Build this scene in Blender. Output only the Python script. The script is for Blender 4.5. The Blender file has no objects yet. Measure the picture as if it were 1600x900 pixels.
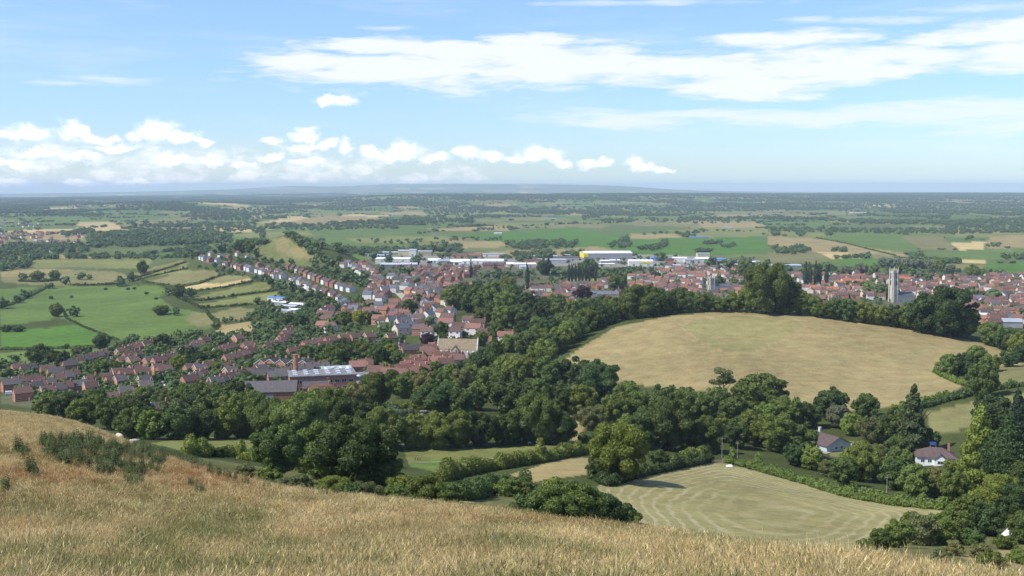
import bpy, bmesh, math, random
import numpy as np
from mathutils import Vector, Matrix

S = bpy.context.scene
COL = S.collection
rng = np.random.default_rng(7)
random.seed(7)

# ------------------------------------------------------------------ camera
H = 152.0                      # eye height above the levels, metres
F = 1700.0                     # focal length in pixels of the 1600 px wide photograph
PITCH = math.atan(158 / F)
cam = bpy.data.cameras.new("camera")
cam.sensor_width = 36.0
cam.lens = 36.0 * F / 1600.0
cam.clip_start = 0.2
cam.clip_end = 150000.0
cam_o = bpy.data.objects.new("camera", cam)
cam_o.location = (0, 0, H)
cam_o.rotation_euler = (math.pi / 2 - PITCH, 0, 0)
COL.objects.link(cam_o)
S.camera = cam_o
CP, SP = math.cos(PITCH), math.sin(PITCH)

def ray(px, py):
    u, v = (px - 800) / F, (450 - py) / F
    y = CP + v * SP
    return u / y, (-SP + v * CP) / y          # X and Z per unit of forward distance

def azel(px, py):
    x, z = ray(px, py)
    return math.atan(x), z / math.hypot(1, x)

# ------------------------------------------------------------------ render settings
S.render.engine = 'CYCLES'
S.view_settings.view_transform = 'Standard'
S.view_settings.look = 'None'
S.view_settings.gamma = 1.0
S.view_settings.use_curve_mapping = False
EXPOSURE = 0.42
S.view_settings.exposure = EXPOSURE
S.cycles.use_denoising = True
S.cycles.max_bounces = 5
S.cycles.diffuse_bounces = 2
S.cycles.glossy_bounces = 1
S.cycles.transmission_bounces = 2
S.cycles.transparent_max_bounces = 8
S.cycles.volume_bounces = 0

# ------------------------------------------------------------------ sun and sky
SUN_EL = 50.0
SUN_DIR = Vector((-0.93 * math.cos(math.radians(SUN_EL)), -0.37 * math.cos(math.radians(SUN_EL)), math.sin(math.radians(SUN_EL)))).normalized()
sl = bpy.data.lights.new("sun", 'SUN')
sl.energy = 4.3
sl.angle = math.radians(0.5)
sl.color = (1.0, 0.955, 0.88)
so = bpy.data.objects.new("sun", sl)
so.rotation_euler = SUN_DIR.to_track_quat('Z', 'Y').to_euler()
so.location = (0, 0, 400)
COL.objects.link(so)

world = bpy.data.worlds.new("World")
S.world = world
world.use_nodes = True
wt = world.node_tree
wt.nodes.clear()

class NT:
    """small helper to write node trees as expressions"""
    def __init__(s, tree): s.t = tree
    def n(s, kind, **kw):
        nd = s.t.nodes.new(kind)
        for k, v in kw.items(): setattr(nd, k, v)
        return nd
    def put(s, sock, v):
        if isinstance(v, bpy.types.NodeSocket): s.t.links.new(v, sock)
        elif v is not None:
            if sock.type == 'VECTOR' and not isinstance(v, (int, float)): v = tuple(v)[:3]
            sock.default_value = v
    def m(s, op, a, b=None, c=None, clamp=False):
        nd = s.n('ShaderNodeMath', operation=op, use_clamp=clamp)
        for i, v in enumerate((a, b, c)):
            if v is not None: s.put(nd.inputs[i], v)
        return nd.outputs[0]
    def v(s, op, a, b=None, c=None, out=0):
        nd = s.n('ShaderNodeVectorMath', operation=op)
        for i, x in enumerate((a, b, c)):
            if x is not None: s.put(nd.inputs[i], x)
        return nd.outputs[out]
    def noise(s, vec, scale, detail=3.0, rough=0.55, out=0, dist=0.0):
        nd = s.n('ShaderNodeTexNoise')
        s.put(nd.inputs['Vector'], vec)
        nd.inputs['Scale'].default_value = scale
        nd.inputs['Detail'].default_value = detail
        nd.inputs['Roughness'].default_value = rough
        nd.inputs['Distortion'].default_value = dist
        return nd.outputs[out]
    def remap(s, x, a, b, c=0.0, d=1.0, smooth=False):
        nd = s.n('ShaderNodeMapRange', interpolation_type='SMOOTHSTEP' if smooth else 'LINEAR')
        for i, q in enumerate((x, a, b, c, d)): s.put(nd.inputs[i], q)
        return nd.outputs[0]
    def mix(s, f, a, b, mode='MIX'):
        nd = s.n('ShaderNodeMix', data_type='RGBA', blend_type=mode)
        s.put(nd.inputs[0], f); s.put(nd.inputs[6], a); s.put(nd.inputs[7], b)
        return nd.outputs[2]

def rgb(r, g, b): return (r, g, b, 1.0)

def build_sky():
    T = NT(wt)
    SKY_STRENGTH = 0.13
    sky = T.n('ShaderNodeTexSky', sky_type='NISHITA')
    sky.sun_disc = False
    sky.sun_elevation = math.radians(SUN_EL)
    sky.sun_rotation = math.atan2(SUN_DIR.x, SUN_DIR.y)
    sky.air_density = 1.0; sky.dust_density = 0.3; sky.ozone_density = 2.0
    sky.altitude = 150
    tc = T.n('ShaderNodeTexCoord').outputs['Generated']
    sep = T.n('ShaderNodeSeparateXYZ'); T.put(sep.inputs[0], tc)
    x, y, z = sep.outputs
    cv = T.n('ShaderNodeCombineXYZ'); T.put(cv.inputs[0], x); T.put(cv.inputs[1], y); T.put(cv.inputs[2], T.m('MAXIMUM', z, 0.016))
    T.put(sky.inputs[0], T.v('NORMALIZE', cv.outputs[0]))      # the last degree above the ground keeps the pale horizon colour
    az = T.m('ARCTAN2', x, y)
    hyp = T.m('SQRT', T.m('ADD', T.m('MULTIPLY', x, x), T.m('MULTIPLY', y, y)))
    el = T.m('DIVIDE', z, T.m('MAXIMUM', hyp, 0.001))
    cb = T.n('ShaderNodeCombineXYZ'); T.put(cb.inputs[0], az); T.put(cb.inputs[1], el)
    P = cb.outputs[0]
    def blobs(vec, lst):
        """1 at a blob's centre, 0 on its edge, the largest of all blobs"""
        best = None
        for px, py, rx, ry in lst:
            a, e = azel(px, py)
            ra, re = rx / F, ry / F
            q = T.v('MULTIPLY_ADD', vec, (1 / ra, 1 / re, 0), (-a / ra, -e / re, 0))
            d = T.v('LENGTH', q, out=1)
            best = d if best is None else T.m('MINIMUM', best, d)
        return T.m('SUBTRACT', 1.0, best)
    # --- streaky layer clouds: coordinates stretched sideways and warped
    st = T.v('MULTIPLY', P, (3.2, 24.0, 1.0))
    w1 = T.noise(st, 1.6, 4.0, 0.6, out=1)
    wv = T.v('MULTIPLY', T.v('SUBTRACT', w1, (0.5, 0.5, 0.5)), (0.10, 0.016, 0))
    Ps = T.v('ADD', P, wv)
    big = [(640, 108, 250, 34), (470, 98, 110, 24), (850, 100, 300, 42), (1080, 110, 290, 34), (1170, 132, 190, 24),
           (1320, 100, 210, 34), (1440, 88, 110, 16), (720, 78, 300, 20), (1230, 62, 150, 14), (840, 62, 120, 12),
           (1600, 82, 120, 30), (1560, 55, 170, 18), (1640, 40, 140, 22)]
    second = [(960, 187, 160, 19), (1090, 178, 190, 9), (1310, 178, 240, 19), (1500, 175, 260, 22), (1640, 200, 160, 18)]
    small = [(190, 122, 95, 10), (120, 127, 80, 5), (600, 44, 55, 6), (1030, 6, 220, 7), (1260, 32, 40, 8), (1400, 30, 120, 8), (1520, 12, 160, 9), (880, 140, 60, 8)]
    fb = T.noise(T.v('MULTIPLY', Ps, (4.0, 26.0, 1)), 3.0, 6.0, 0.62)
    fb2 = T.noise(T.v('MULTIPLY', Ps, (9.0, 40.0, 1)), 3.0, 5.0, 0.6)
    per = T.m('MULTIPLY', T.m('SUBTRACT', fb, 0.5), 2.0)
    per2 = T.m('MULTIPLY', T.m('SUBTRACT', fb2, 0.5), 1.0)
    b1 = T.m('ADD', T.m('ADD', blobs(Ps, big), per), per2)
    m1 = T.remap(b1, -0.10, 0.62, 0, 1, True)
    b2 = T.m('ADD', T.m('ADD', blobs(Ps, second), per), per2)
    m2 = T.m('MULTIPLY', T.remap(b2, -0.10, 0.8, 0, 1, True), 0.72)
    b3 = T.m('ADD', T.m('ADD', blobs(Ps, small), per), per2)
    m3 = T.m('MULTIPLY', T.remap(b3, 0.0, 1.0, 0, 1, True), 0.6)
    # thin veil
    veil = T.m('MULTIPLY', T.remap(T.noise(st, 0.9, 5.0, 0.65), 0.46, 0.80, 0, 1, True), 0.42)
    strat = T.m('MAXIMUM', T.m('MAXIMUM', m1, m2), T.m('MAXIMUM', m3, veil))
    # --- heaped clouds along the horizon
    cu = T.v('MULTIPLY', P, (1, 1.25, 1))
    wn = T.noise(cu, 42.0, 5.0, 0.62, out=1)
    Pc = T.v('ADD', P, T.v('MULTIPLY', T.v('SUBTRACT', wn, (0.5, 0.5, 0.5)), (0.034, 0.022, 0)))
    heads = [(52, 207, 34, 16), (115, 203, 24, 18), (140, 213, 20, 9), (20, 214, 26, 10), (250, 205, 33, 22), (285, 213, 26, 12), (318, 220, 18, 5),
             (170, 218, 22, 6), (215, 216, 18, 9), (60, 240, 60, 8), (120, 247, 44, 8), (20, 255, 40, 8), (180, 232, 40, 8), (270, 250, 45, 12),
             (330, 248, 30, 9), (425, 222, 27, 7), (475, 202, 20, 6), (478, 214, 26, 10), (424, 247, 26, 9), (480, 232, 28, 8), (512, 226, 14, 12), (540, 232, 14, 17),
             (480, 255, 40, 8), (580, 237, 22, 12), (628, 235, 27, 18), (610, 245, 40, 9), (680, 246, 32, 9), (732, 238, 20, 15), (762, 245, 30, 12),
             (805, 250, 24, 10), (838, 240, 32, 16), (862, 242, 28, 16), (880, 255, 20, 9), (920, 258, 24, 8), (945, 257, 14, 8), (990, 254, 17, 15), (1005, 262, 24, 9), (1042, 265, 20, 6),
             (526, 157, 37, 8), (510, 153, 14, 7), (380, 258, 20, 6), (130, 285, 36, 7), (20, 285, 36, 8), (215, 285, 40, 7), (505, 158, 18, 8)]
    cb_ = blobs(Pc, heads)
    det = T.m('MULTIPLY', T.m('SUBTRACT', T.noise(cu, 80.0, 6.0, 0.65), 0.5), 1.15)
    hb = T.m('ADD', cb_, det)
    mc = T.remap(hb, -0.20, 0.52, 0, 1, True)
    # broken bank between the heads, thinning towards the right
    Pb = T.v('ADD', T.v('MULTIPLY', P, (1.0, 1.9, 1)), T.v('MULTIPLY', T.v('SUBTRACT', wn, (0.5, 0.5, 0.5)), (0.02, 0.012, 0)))
    bank_n = T.noise(Pb, 26.0, 7.0, 0.62)
    e_top, e_bot = azel(0, 208)[1], azel(0, 297)[1]
    band = T.m('MULTIPLY', T.remap(el, e_bot, e_bot + 0.010, 0, 1, True), T.remap(el, e_top - 0.020, e_top + 0.004, 1, 0, True))
    side = T.remap(az, azel(560, 300)[0], azel(1040, 300)[0], 1, 0, True)
    bd = T.m('MULTIPLY', band, side)
    mb = T.m('MULTIPLY', T.remap(T.m('ADD', bank_n, T.m('MULTIPLY', T.m('SUBTRACT', bd, 1.0), 0.22)), 0.42, 0.67, 0, 1, True), T.m('MULTIPLY', T.remap(bd, 0.0, 0.4, 0, 1, True), 0.88))
    veil2 = T.m('MULTIPLY', T.remap(bd, 0, 1, 0, 1, True), 0.12)
    # shade in the heaps: white crowns, faint blue undersides
    sh_n = T.noise(T.v('ADD', P, (0.006, -0.012, 0)), 60.0, 4.0, 0.6)
    lit = T.remap(T.m('ADD', hb, T.m('MULTIPLY', T.m('SUBTRACT', sh_n, 0.5), 1.2)), -0.1, 0.75, 0.0, 1.0, True)
    c_cum = T.mix(lit, rgb(0.66, 0.80, 0.97), rgb(1.0, 1.0, 1.0))
    c_str = rgb(0.96, 0.98, 1.0)
    # assemble
    skycol = T.v('MULTIPLY', sky.outputs[0], (SKY_STRENGTH,) * 3)
    low = T.mix(T.remap(el, -0.01, 0.26, 0, 1, True), rgb(0.61, 0.755, 1.0), rgb(0.86, 0.945, 1.16))
    skycol = T.v('MULTIPLY', skycol, low)
    K = 0.80
    full = T.mix(T.m('MULTIPLY', strat, 0.88), skycol, T.v('MULTIPLY', c_str, (K, K, K)))
    full = T.mix(veil2, full, T.v('MULTIPLY', rgb(0.86, 0.93, 1.0)[:3], (K * 0.92,) * 3))
    full = T.mix(mb, full, T.v('MULTIPLY', rgb(0.97, 0.985, 1.0)[:3], (K * 1.1,) * 3))
    full = T.mix(mc, full, T.v('MULTIPLY', c_cum, (K * 1.18,) * 3))
    bg = T.n('ShaderNodeBackground'); T.put(bg.inputs[0], full); bg.inputs[1].default_value = 1.0
    out = T.n('ShaderNodeOutputWorld'); wt.links.new(bg.outputs[0], out.inputs[0])
    # (the sky texture itself enters at SKY_STRENGTH; the clouds are painted on the same dome)
build_sky()
world.cycles.sampling_method = 'MANUAL'
world.cycles.sample_map_resolution = 512

# ------------------------------------------------------------------ terrain
# brow of the foreground slope: photo x, photo y, distance
BROW = np.array([(-300, 622, 115), (0, 636, 110), (60, 641, 108), (130, 656, 104), (190, 687, 98), (250, 708, 90), (330, 738, 78), (480, 765, 68),
                 (600, 776, 63), (720, 785, 60), (850, 801, 58), (1000, 813, 55), (1200, 842, 50), (1400, 868, 46), (1500, 883, 43), (1600, 897, 41), (1900, 930, 36)], float)
BROW[:, 1] += np.interp(BROW[:, 0], [0, 200, 400, 700, 1000, 1500], [6, 6, 5, 8, 16, 28])      # the grass tips stand above the soil
CTRL = [  # photo x, photo y (None: z given), distance, z
 (300,695,330),(650,718,360),(870,697,400),(690,735,330),(480,760,170),(640,780,170),(330,735,150),(180,690,160),(0,655,180),(-200,650,180),
 (900,803,185),(740,775,230),(810,745,290),(900,725,330),(940,765,270),(1120,725,370),(1340,842,215),(1050,840,190),(1500,800,270),(1420,845,215),
 (1590,880,150),(1580,838,230),(1480,862,160),(1600,760,330),(1450,740,400),(1300,705,450),(1200,690,450),(1050,690,430),(1800,760,330),
 (1330,640,530),(1200,620,560),(1050,608,590),(940,600,620),(1450,625,520),(1520,650,480),(1600,620,500),(1600,582,570),(1570,563,640),(1600,555,680),(1500,605,560),(1800,580,600),
 (1150,487,780),(1150,520,715),(1150,560,645),(1250,590,600),(1000,505,755),(900,548,700),(900,570,660),(1300,500,755),(1300,540,680),(1450,518,735),(1450,560,645),(1540,537,705),(1080,490,775),(1240,491,775),
 (1150,None,900,50),(1000,None,900,46),(1300,None,900,44),(1450,None,880,40),(1150,None,1060,27),(1000,None,1060,30),(1300,None,1050,24),(1450,None,1030,22),(1600,None,900,38),
 (715,550,720),(660,590,620),(500,610,560),(450,640,480),(350,650,470),(150,640,520),(0,640,560),(600,640,470),(760,640,480),(850,600,600),(800,560,720),
 (200,600,640),(0,600,680),(350,570,720),(100,570,800),(160,540,920),(250,540,860),(330,520,950),(0,550,940),(100,500,1150),(450,520,900),(600,540,780),(560,510,900),(-200,600,700),
 (650,490,980),(700,500,900),(800,520,830),(870,500,930),
 (600,470,1130),(500,450,1250),(400,425,1480),(315,403,1750),(455,366,1720),(405,385,1800),(490,399,1550),(540,415,1500),(580,425,1450),(340,396,1900),
 (470,374,1660),(480,383,1610),(440,366,1750),(425,371,1775),(500,405,1520),(510,410,1500),(450,398,1640),(430,398,1690),(470,410,1540),(410,408,1640),(440,380,1710),(465,391,1610),(455,None,2100,22),(500,None,1900,16),(530,None,1800,14),(350,None,2200,14),(600,None,1900,11),
 (420,460,1250),(300,470,1250),(330,440,1450),(220,437,1600),(250,410,1900),(200,450,1530),(340,500,1080),(420,500,1020),(0,480,1290),(0,430,1750),(100,420,1900),(-200,470,1350),
 (640,460,1180),(700,440,1450),(760,470,1150),(860,465,1280),(800,440,1550),(900,440,1600),(1000,455,1420),(1110,458,1440),(1390,472,1335),(1590,480,1250),(1550,450,1500),
 (1250,440,1600),(700,410,2050),(950,410,2050),(600,405,2100),(1200,410,2050),(1500,425,1800),(1800,450,1500),
]
for D_, z_ in ((2600, 6), (3500, 5), (5000, 4)):
    for px_ in (-200, 0, 200, 450, 700, 950, 1200, 1400, 1600, 1800):
        CTRL.append((px_, None, D_, z_))
CTRL += [(-200,None,7000,5),(0,None,7000,8),(120,None,7200,20),(190,None,7300,34),(260,None,7500,47),(310,None,7500,44),(380,None,7200,12),(500,None,7000,5),(700,None,7000,4),(900,None,7000,4),(1100,None,7000,4),(1300,None,7000,4),(1600,None,7000,4),(1800,None,7000,4),
 (0,None,10000,8),(260,None,10000,10),(400,None,10000,15),(480,318,8800),(550,311,9600),(620,306,10000),(700,304.5,10500),(850,303.5,11000),(1000,303,11500),(1100,303,14000),(1250,304,14000),(1450,304,14000),(1600,304,14000),(1800,304,14000),
 (0,311,13500),(150,310,13500),(300,None,15000,5),(500,None,15000,5),(700,None,15500,5),(850,None,16000,5),(1000,None,17000,10),
 (-100,310,19000),(100,308,19000),(200,304,22000),(300,298.5,24000),(400,296,26000),(430,293,26500),(460,290.5,27000),(500,292,27000),(560,290,28000),(600,288,28000),(650,287.5,28000),(700,287.2,28000),(780,287.5,28000),(850,287.5,28000),(910,289,28000),(950,289.5,28000),(1010,293,28000),(1060,297,28000),(1130,299,28000),(1250,300,28000),(1400,300,28000),(1600,300.5,28000),(1800,300.5,28000),
 (-100,None,36000,-60),(600,None,36000,20),(1600,None,36000,-60)]

_x = np.linspace(-300, 1900, 441)
_k = np.exp(-0.5 * (np.arange(-24, 25) * 5 / 38.0) ** 2); _k /= _k.sum()
def _sm(v):
    p_ = np.concatenate([v[0] + (v[0] - v[1:25][::-1]), v, v[-1] + (v[-1] - v[-25:-1][::-1])]); return np.convolve(p_, _k, 'valid')
BS = (_x, _sm(np.interp(_x, BROW[:, 0], BROW[:, 1])), _sm(np.interp(_x, BROW[:, 0], BROW[:, 2])))

def brow_params(th):
    px = 800 + F * np.tan(np.clip(th, -0.62, 0.62)) * 1.0
    py = np.interp(px, BS[0], BS[1])
    rb = np.interp(px, BS[0], BS[2])
    cth = np.cos(np.clip(th, -0.62, 0.62))
    def dep(y):
        v = (450 - y) / F
        return -(-SP + v * CP) / (CP + v * SP) * cth       # drop per unit of radial distance
    return rb, dep(py), np.maximum(dep(905.0), dep(py) + 0.012)

R0 = 24.0
def near_drop(th, r):
    """the steep summit slope easing off towards a shoulder, then rolling over its brow"""
    rb, sb, s0 = brow_params(th)
    q = np.clip((rb - r) / (rb - R0), 0, 1)
    mid = (sb + (s0 - sb) * q * q) * r
    front = 1.65 + (s0 * R0 - 1.65) * (r / R0)
    over = (sb + 0.30 * np.maximum(r / rb - 1, 0) ** 2) * r
    return np.where(r < R0, front, np.where(r < rb, mid, over))

KT, KR = 6.0, 3.0
pts, vals = [], []
for c in CTRL:
    px, py, D = c[0], c[1], c[2]
    if py is None:
        X = D * ray(px, 400)[0]; z = c[3]
    else:
        kx, kz = ray(px, py); X = D * kx; z = H + D * kz
    pts.append((math.atan2(X, D) * KT, math.log(math.hypot(X, D)) * KR)); vals.append(z)
for th in np.linspace(-0.56, 0.56, 15):
    rb = float(brow_params(th)[0])
    for k in (0.8, 1.0, 1.25):
        r = rb * k
        pts.append((th * KT, math.log(r) * KR)); vals.append(H - float(near_drop(th, r)))
pts = np.array(pts); vals = np.array(vals)
CQ = 0.22
def phi(d2): return np.sqrt(d2 + CQ * CQ)
A_ = phi(((pts[:, None, :] - pts[None, :, :]) ** 2).sum(-1))
n_ = len(pts)
A2 = np.zeros((n_ + 1, n_ + 1)); A2[:n_, :n_] = A_ ; A2[:n_, n_] = 1; A2[n_, :n_] = 1
A2[:n_, :n_] -= np.eye(n_) * 0.004
W_ = np.linalg.lstsq(A2, np.append(vals, 0), rcond=None)[0]

def rbf(th, r):
    q = np.stack([th * KT, np.log(r) * KR], -1)
    out = np.empty(len(q))
    for i in range(0, len(q), 20000):
        d2 = ((q[i:i + 20000, None, :] - pts[None]) ** 2).sum(-1)
        out[i:i + 20000] = phi(d2) @ W_[:n_] + W_[n_]
    return out

def sstep(x, a, b):
    t = np.clip((x - a) / (b - a), 0, 1); return t * t * (3 - 2 * t)

def terrain_polar(th, r):
    th = np.asarray(th, float); r = np.asarray(r, float)
    thc = np.clip(th, -0.53, 0.53)
    rb = brow_params(thc)[0]
    near = H - near_drop(thc, r)
    far = rbf(thc.ravel(), np.maximum(r.ravel(), 20.0)).reshape(r.shape)
    w = sstep(r / rb, 1.05, 1.7)
    z = near * (1 - w) + far * w
    return z

# polar grid of the whole sheet
rs = [1.0]
while rs[-1] < 32000:
    r = rs[-1]
    k = 0.05 if r < 8 else (0.012 if r < 700 else min(max(r / 120000.0, 0.007), 0.045))
    rs.append(r * (1 + k))
rs = np.array(rs)
ths = np.concatenate([np.linspace(-math.pi, -0.62, 40)[:-1], np.linspace(-0.62, 0.62, 640), np.linspace(0.62, math.pi, 40)[1:]])
TH, RR = np.meshgrid(ths, rs)
ZZ = terrain_polar(TH, RR)
# behind the viewer both sides of the sheet blend into their mean
wb = sstep(np.abs(TH), 0.9, 2.2)
zl, zr = ZZ[:, :1], ZZ[:, -1:]
ZZ = ZZ * (1 - wb) + 0.5 * (zl + zr) * wb
LR = np.log(rs)

def ground_z(x, y):
    x = np.atleast_1d(np.asarray(x, float)); y = np.atleast_1d(np.asarray(y, float))
    th = np.arctan2(x, y); r = np.maximum(np.hypot(x, y), rs[0])
    fi = np.clip(np.searchsorted(rs, r) - 1, 0, len(rs) - 2)
    ti = np.clip((r - rs[fi]) / (rs[fi + 1] - rs[fi]), 0, 1)
    fj = np.clip(np.searchsorted(ths, th) - 1, 0, len(ths) - 2)
    tj = np.clip((th - ths[fj]) / (ths[fj + 1] - ths[fj]), 0, 1)
    return (ZZ[fi, fj] * (1 - ti) * (1 - tj) + ZZ[fi + 1, fj] * ti * (1 - tj) + ZZ[fi, fj + 1] * (1 - ti) * tj + ZZ[fi + 1, fj + 1] * ti * tj)

def gz(x, y): return float(ground_z(x, y)[0])

def G(px, py, rmin=125.0):
    """the point of the ground seen at a photo pixel (beyond rmin)"""
    kx, kz = ray(px, py)
    th = math.atan(kx)
    c = math.cos(th)
    j = int(np.clip(np.searchsorted(ths, th) - 1, 0, len(ths) - 2)); t = (th - ths[j]) / (ths[j + 1] - ths[j])
    prof = ZZ[:, j] * (1 - t) + ZZ[:, j + 1] * t
    f = H + rs * c * kz - prof
    i0 = np.searchsorted(rs, rmin)
    neg = np.nonzero(f[i0:] < 0)[0]
    if len(neg) == 0: i = len(rs) - 2; s = 0.5
    elif neg[0] == 0: i = i0; s = 0.0
    else:
        i = i0 + neg[0] - 1; s = f[i] / (f[i] - f[i + 1])
    r = rs[i] + (rs[i + 1] - rs[i]) * s
    x, y = r * math.sin(th), r * c
    return Vector((x, y, gz(x, y)))

def GD(px, D, py=700):
    """ground point in the direction of photo column px at forward distance D"""
    x = D * ray(px, py)[0]
    return Vector((x, D, gz(x, D)))

def Gmany(lst, rmin=125.0): return [G(p[0], p[1], rmin) for p in lst]

# ------------------------------------------------------------------ tagging helpers
def tag(o, label=None, cat=None, group=None, kind=None):
    if label: o['label'] = label
    if cat: o['category'] = cat
    if group: o['group'] = group
    if kind: o['kind'] = kind
    return o

def link(name, me, mats=None, parent=None, loc=None, rz=None, scale=None):
    o = bpy.data.objects.new(name, me)
    COL.objects.link(o)
    if parent is not None: o.parent = parent
    if loc is not None: o.location = loc
    if rz is not None: o.rotation_euler = (0, 0, rz)
    if scale is not None: o.scale = scale
    if mats is not None and me is not None and not me.materials:
        for m in (mats if isinstance(mats, (list, tuple)) else [mats]): me.materials.append(m)
    return o

def empty(name, loc, rz=0.0, scale=None):
    o = bpy.data.objects.new(name, None)
    o.empty_display_size = 0.3
    COL.objects.link(o); o.location = loc; o.rotation_euler = (0, 0, rz)
    if scale is not None: o.scale = (scale,) * 3 if not isinstance(scale, (tuple, list)) else scale
    return o

def mesh_np(name, verts, faces_flat, loop_counts, smooth=False, mat_idx=None):
    me = bpy.data.meshes.new(name)
    verts = np.asarray(verts, np.float32); faces_flat = np.asarray(faces_flat, np.int32); loop_counts = np.asarray(loop_counts, np.int32)
    me.vertices.add(len(verts)); me.vertices.foreach_set('co', verts.ravel())
    me.loops.add(len(faces_flat)); me.loops.foreach_set('vertex_index', faces_flat)
    me.polygons.add(len(loop_counts))
    starts = np.concatenate([[0], np.cumsum(loop_counts)[:-1]]).astype(np.int32)
    me.polygons.foreach_set('loop_start', starts)
    me.polygons.foreach_set('loop_total', loop_counts)
    if mat_idx is not None: me.polygons.foreach_set('material_index', np.asarray(mat_idx, np.int32))
    me.polygons.foreach_set('use_smooth', np.full(len(loop_counts), smooth))
    me.update(calc_edges=True)
    return me

ORD = "first second third fourth fifth sixth seventh eighth ninth tenth eleventh twelfth thirteenth fourteenth fifteenth sixteenth seventeenth eighteenth nineteenth".split()
def ordinal(i):                      # 1-based
    if i <= 19: return ORD[i - 1]
    tens, u = divmod(i, 10)
    tw = {2: "twent", 3: "thirt", 4: "fort", 5: "fift", 6: "sixt", 7: "sevent", 8: "eight", 9: "ninet"}
    if i >= 100: return "hundred-and-" + ordinal(i - 100) if i > 100 else "hundredth"
    return tw[tens] + ("ieth" if u == 0 else "y-" + ORD[u - 1])
# ------------------------------------------------------------------ materials
def new_mat(name):
    m = bpy.data.materials.new(name); m.use_nodes = True
    m.node_tree.nodes.clear()
    return m, NT(m.node_tree)

def finish(T, shader):
    out = T.n('ShaderNodeOutputMaterial'); T.t.links.new(shader, out.inputs[0])

def principled(T, col, rough=0.8, spec=0.2, normal=None, metal=0.0):
    p = T.n('ShaderNodeBsdfPrincipled')
    T.put(p.inputs['Base Color'], col)
    T.put(p.inputs['Roughness'], rough)
    T.put(p.inputs['Specular IOR Level'], spec)
    T.put(p.inputs['Metallic'], metal)
    if normal is not None: T.put(p.inputs['Normal'], normal)
    return p.outputs[0]

def bump(T, h, strength=0.4, dist=0.1):
    b = T.n('ShaderNodeBump'); b.inputs['Strength'].default_value = strength; b.inputs['Distance'].default_value = dist
    T.put(b.inputs['Height'], h)
    return b.outputs[0]

def ground_material(name, stripes=False, fine=True):
    m, T = new_mat(name)
    at = T.n('ShaderNodeAttribute', attribute_name='Col').outputs['Color']
    pos = T.n('ShaderNodeNewGeometry').outputs['Position']
    flat = T.v('MULTIPLY', pos, (1, 1, 0))
    n1 = T.noise(flat, 0.012, 5, 0.6)
    n2 = T.noise(flat, 0.11, 4, 0.65)
    n3 = T.noise(flat, 0.7, 5, 0.75)
    k = T.m('ADD', T.m('ADD', T.m('MULTIPLY', n1, 0.55), T.m('MULTIPLY', n2, 0.6)), T.m('MULTIPLY', n3, 0.55))
    val = T.remap(k, 0.55, 1.15, 0.5, 1.5)
    c = T.mix(1.0, at, T.v('MULTIPLY', (1, 1, 1), val), 'MULTIPLY')
    # greener and drier patches
    hue = T.noise(flat, 0.045, 7, 0.78)
    dry = T.mix(1.0, c, rgb(1.10, 1.0, 0.90), 'MULTIPLY')
    grn = T.mix(1.0, c, rgb(0.92, 1.0, 0.88), 'MULTIPLY')
    c = T.mix(T.remap(hue, 0.30, 0.70), grn, dry)
    if stripes:
        dd = T.n('ShaderNodeAttribute', attribute_name='windrow').outputs['Fac']
        wob = T.m('MULTIPLY', T.noise(flat, 0.035, 4, 0.6), 6.0)
        ph = T.m('MULTIPLY', T.m('ADD', dd, wob), 2 * math.pi / 2.9)
        sn = T.m('SINE', ph)
        brk = T.noise(flat, 0.35, 4, 0.7)
        s = T.remap(T.m('ADD', sn, T.m('MULTIPLY', T.m('SUBTRACT', brk, 0.5), 3.0)), 0.1, 1.2, 0, 1, True)
        amt = T.remap(T.noise(flat, 0.025, 3, 0.6), 0.34, 0.60, 0.15, 0.85)
        s = T.m('MULTIPLY', T.m('MULTIPLY', s, amt), T.remap(dd, 14.0, 34.0, 1.1, 0.5))
        straw = T.mix(n3, rgb(0.36, 0.29, 0.15), rgb(0.45, 0.39, 0.24))
        c = T.mix(s, c, straw)
    nb = T.noise(flat, 1.3, 4, 0.7)
    finish(T, principled(T, c, 0.95, 0.05, bump(T, nb, 0.35, 0.35)))
    return m

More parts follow.
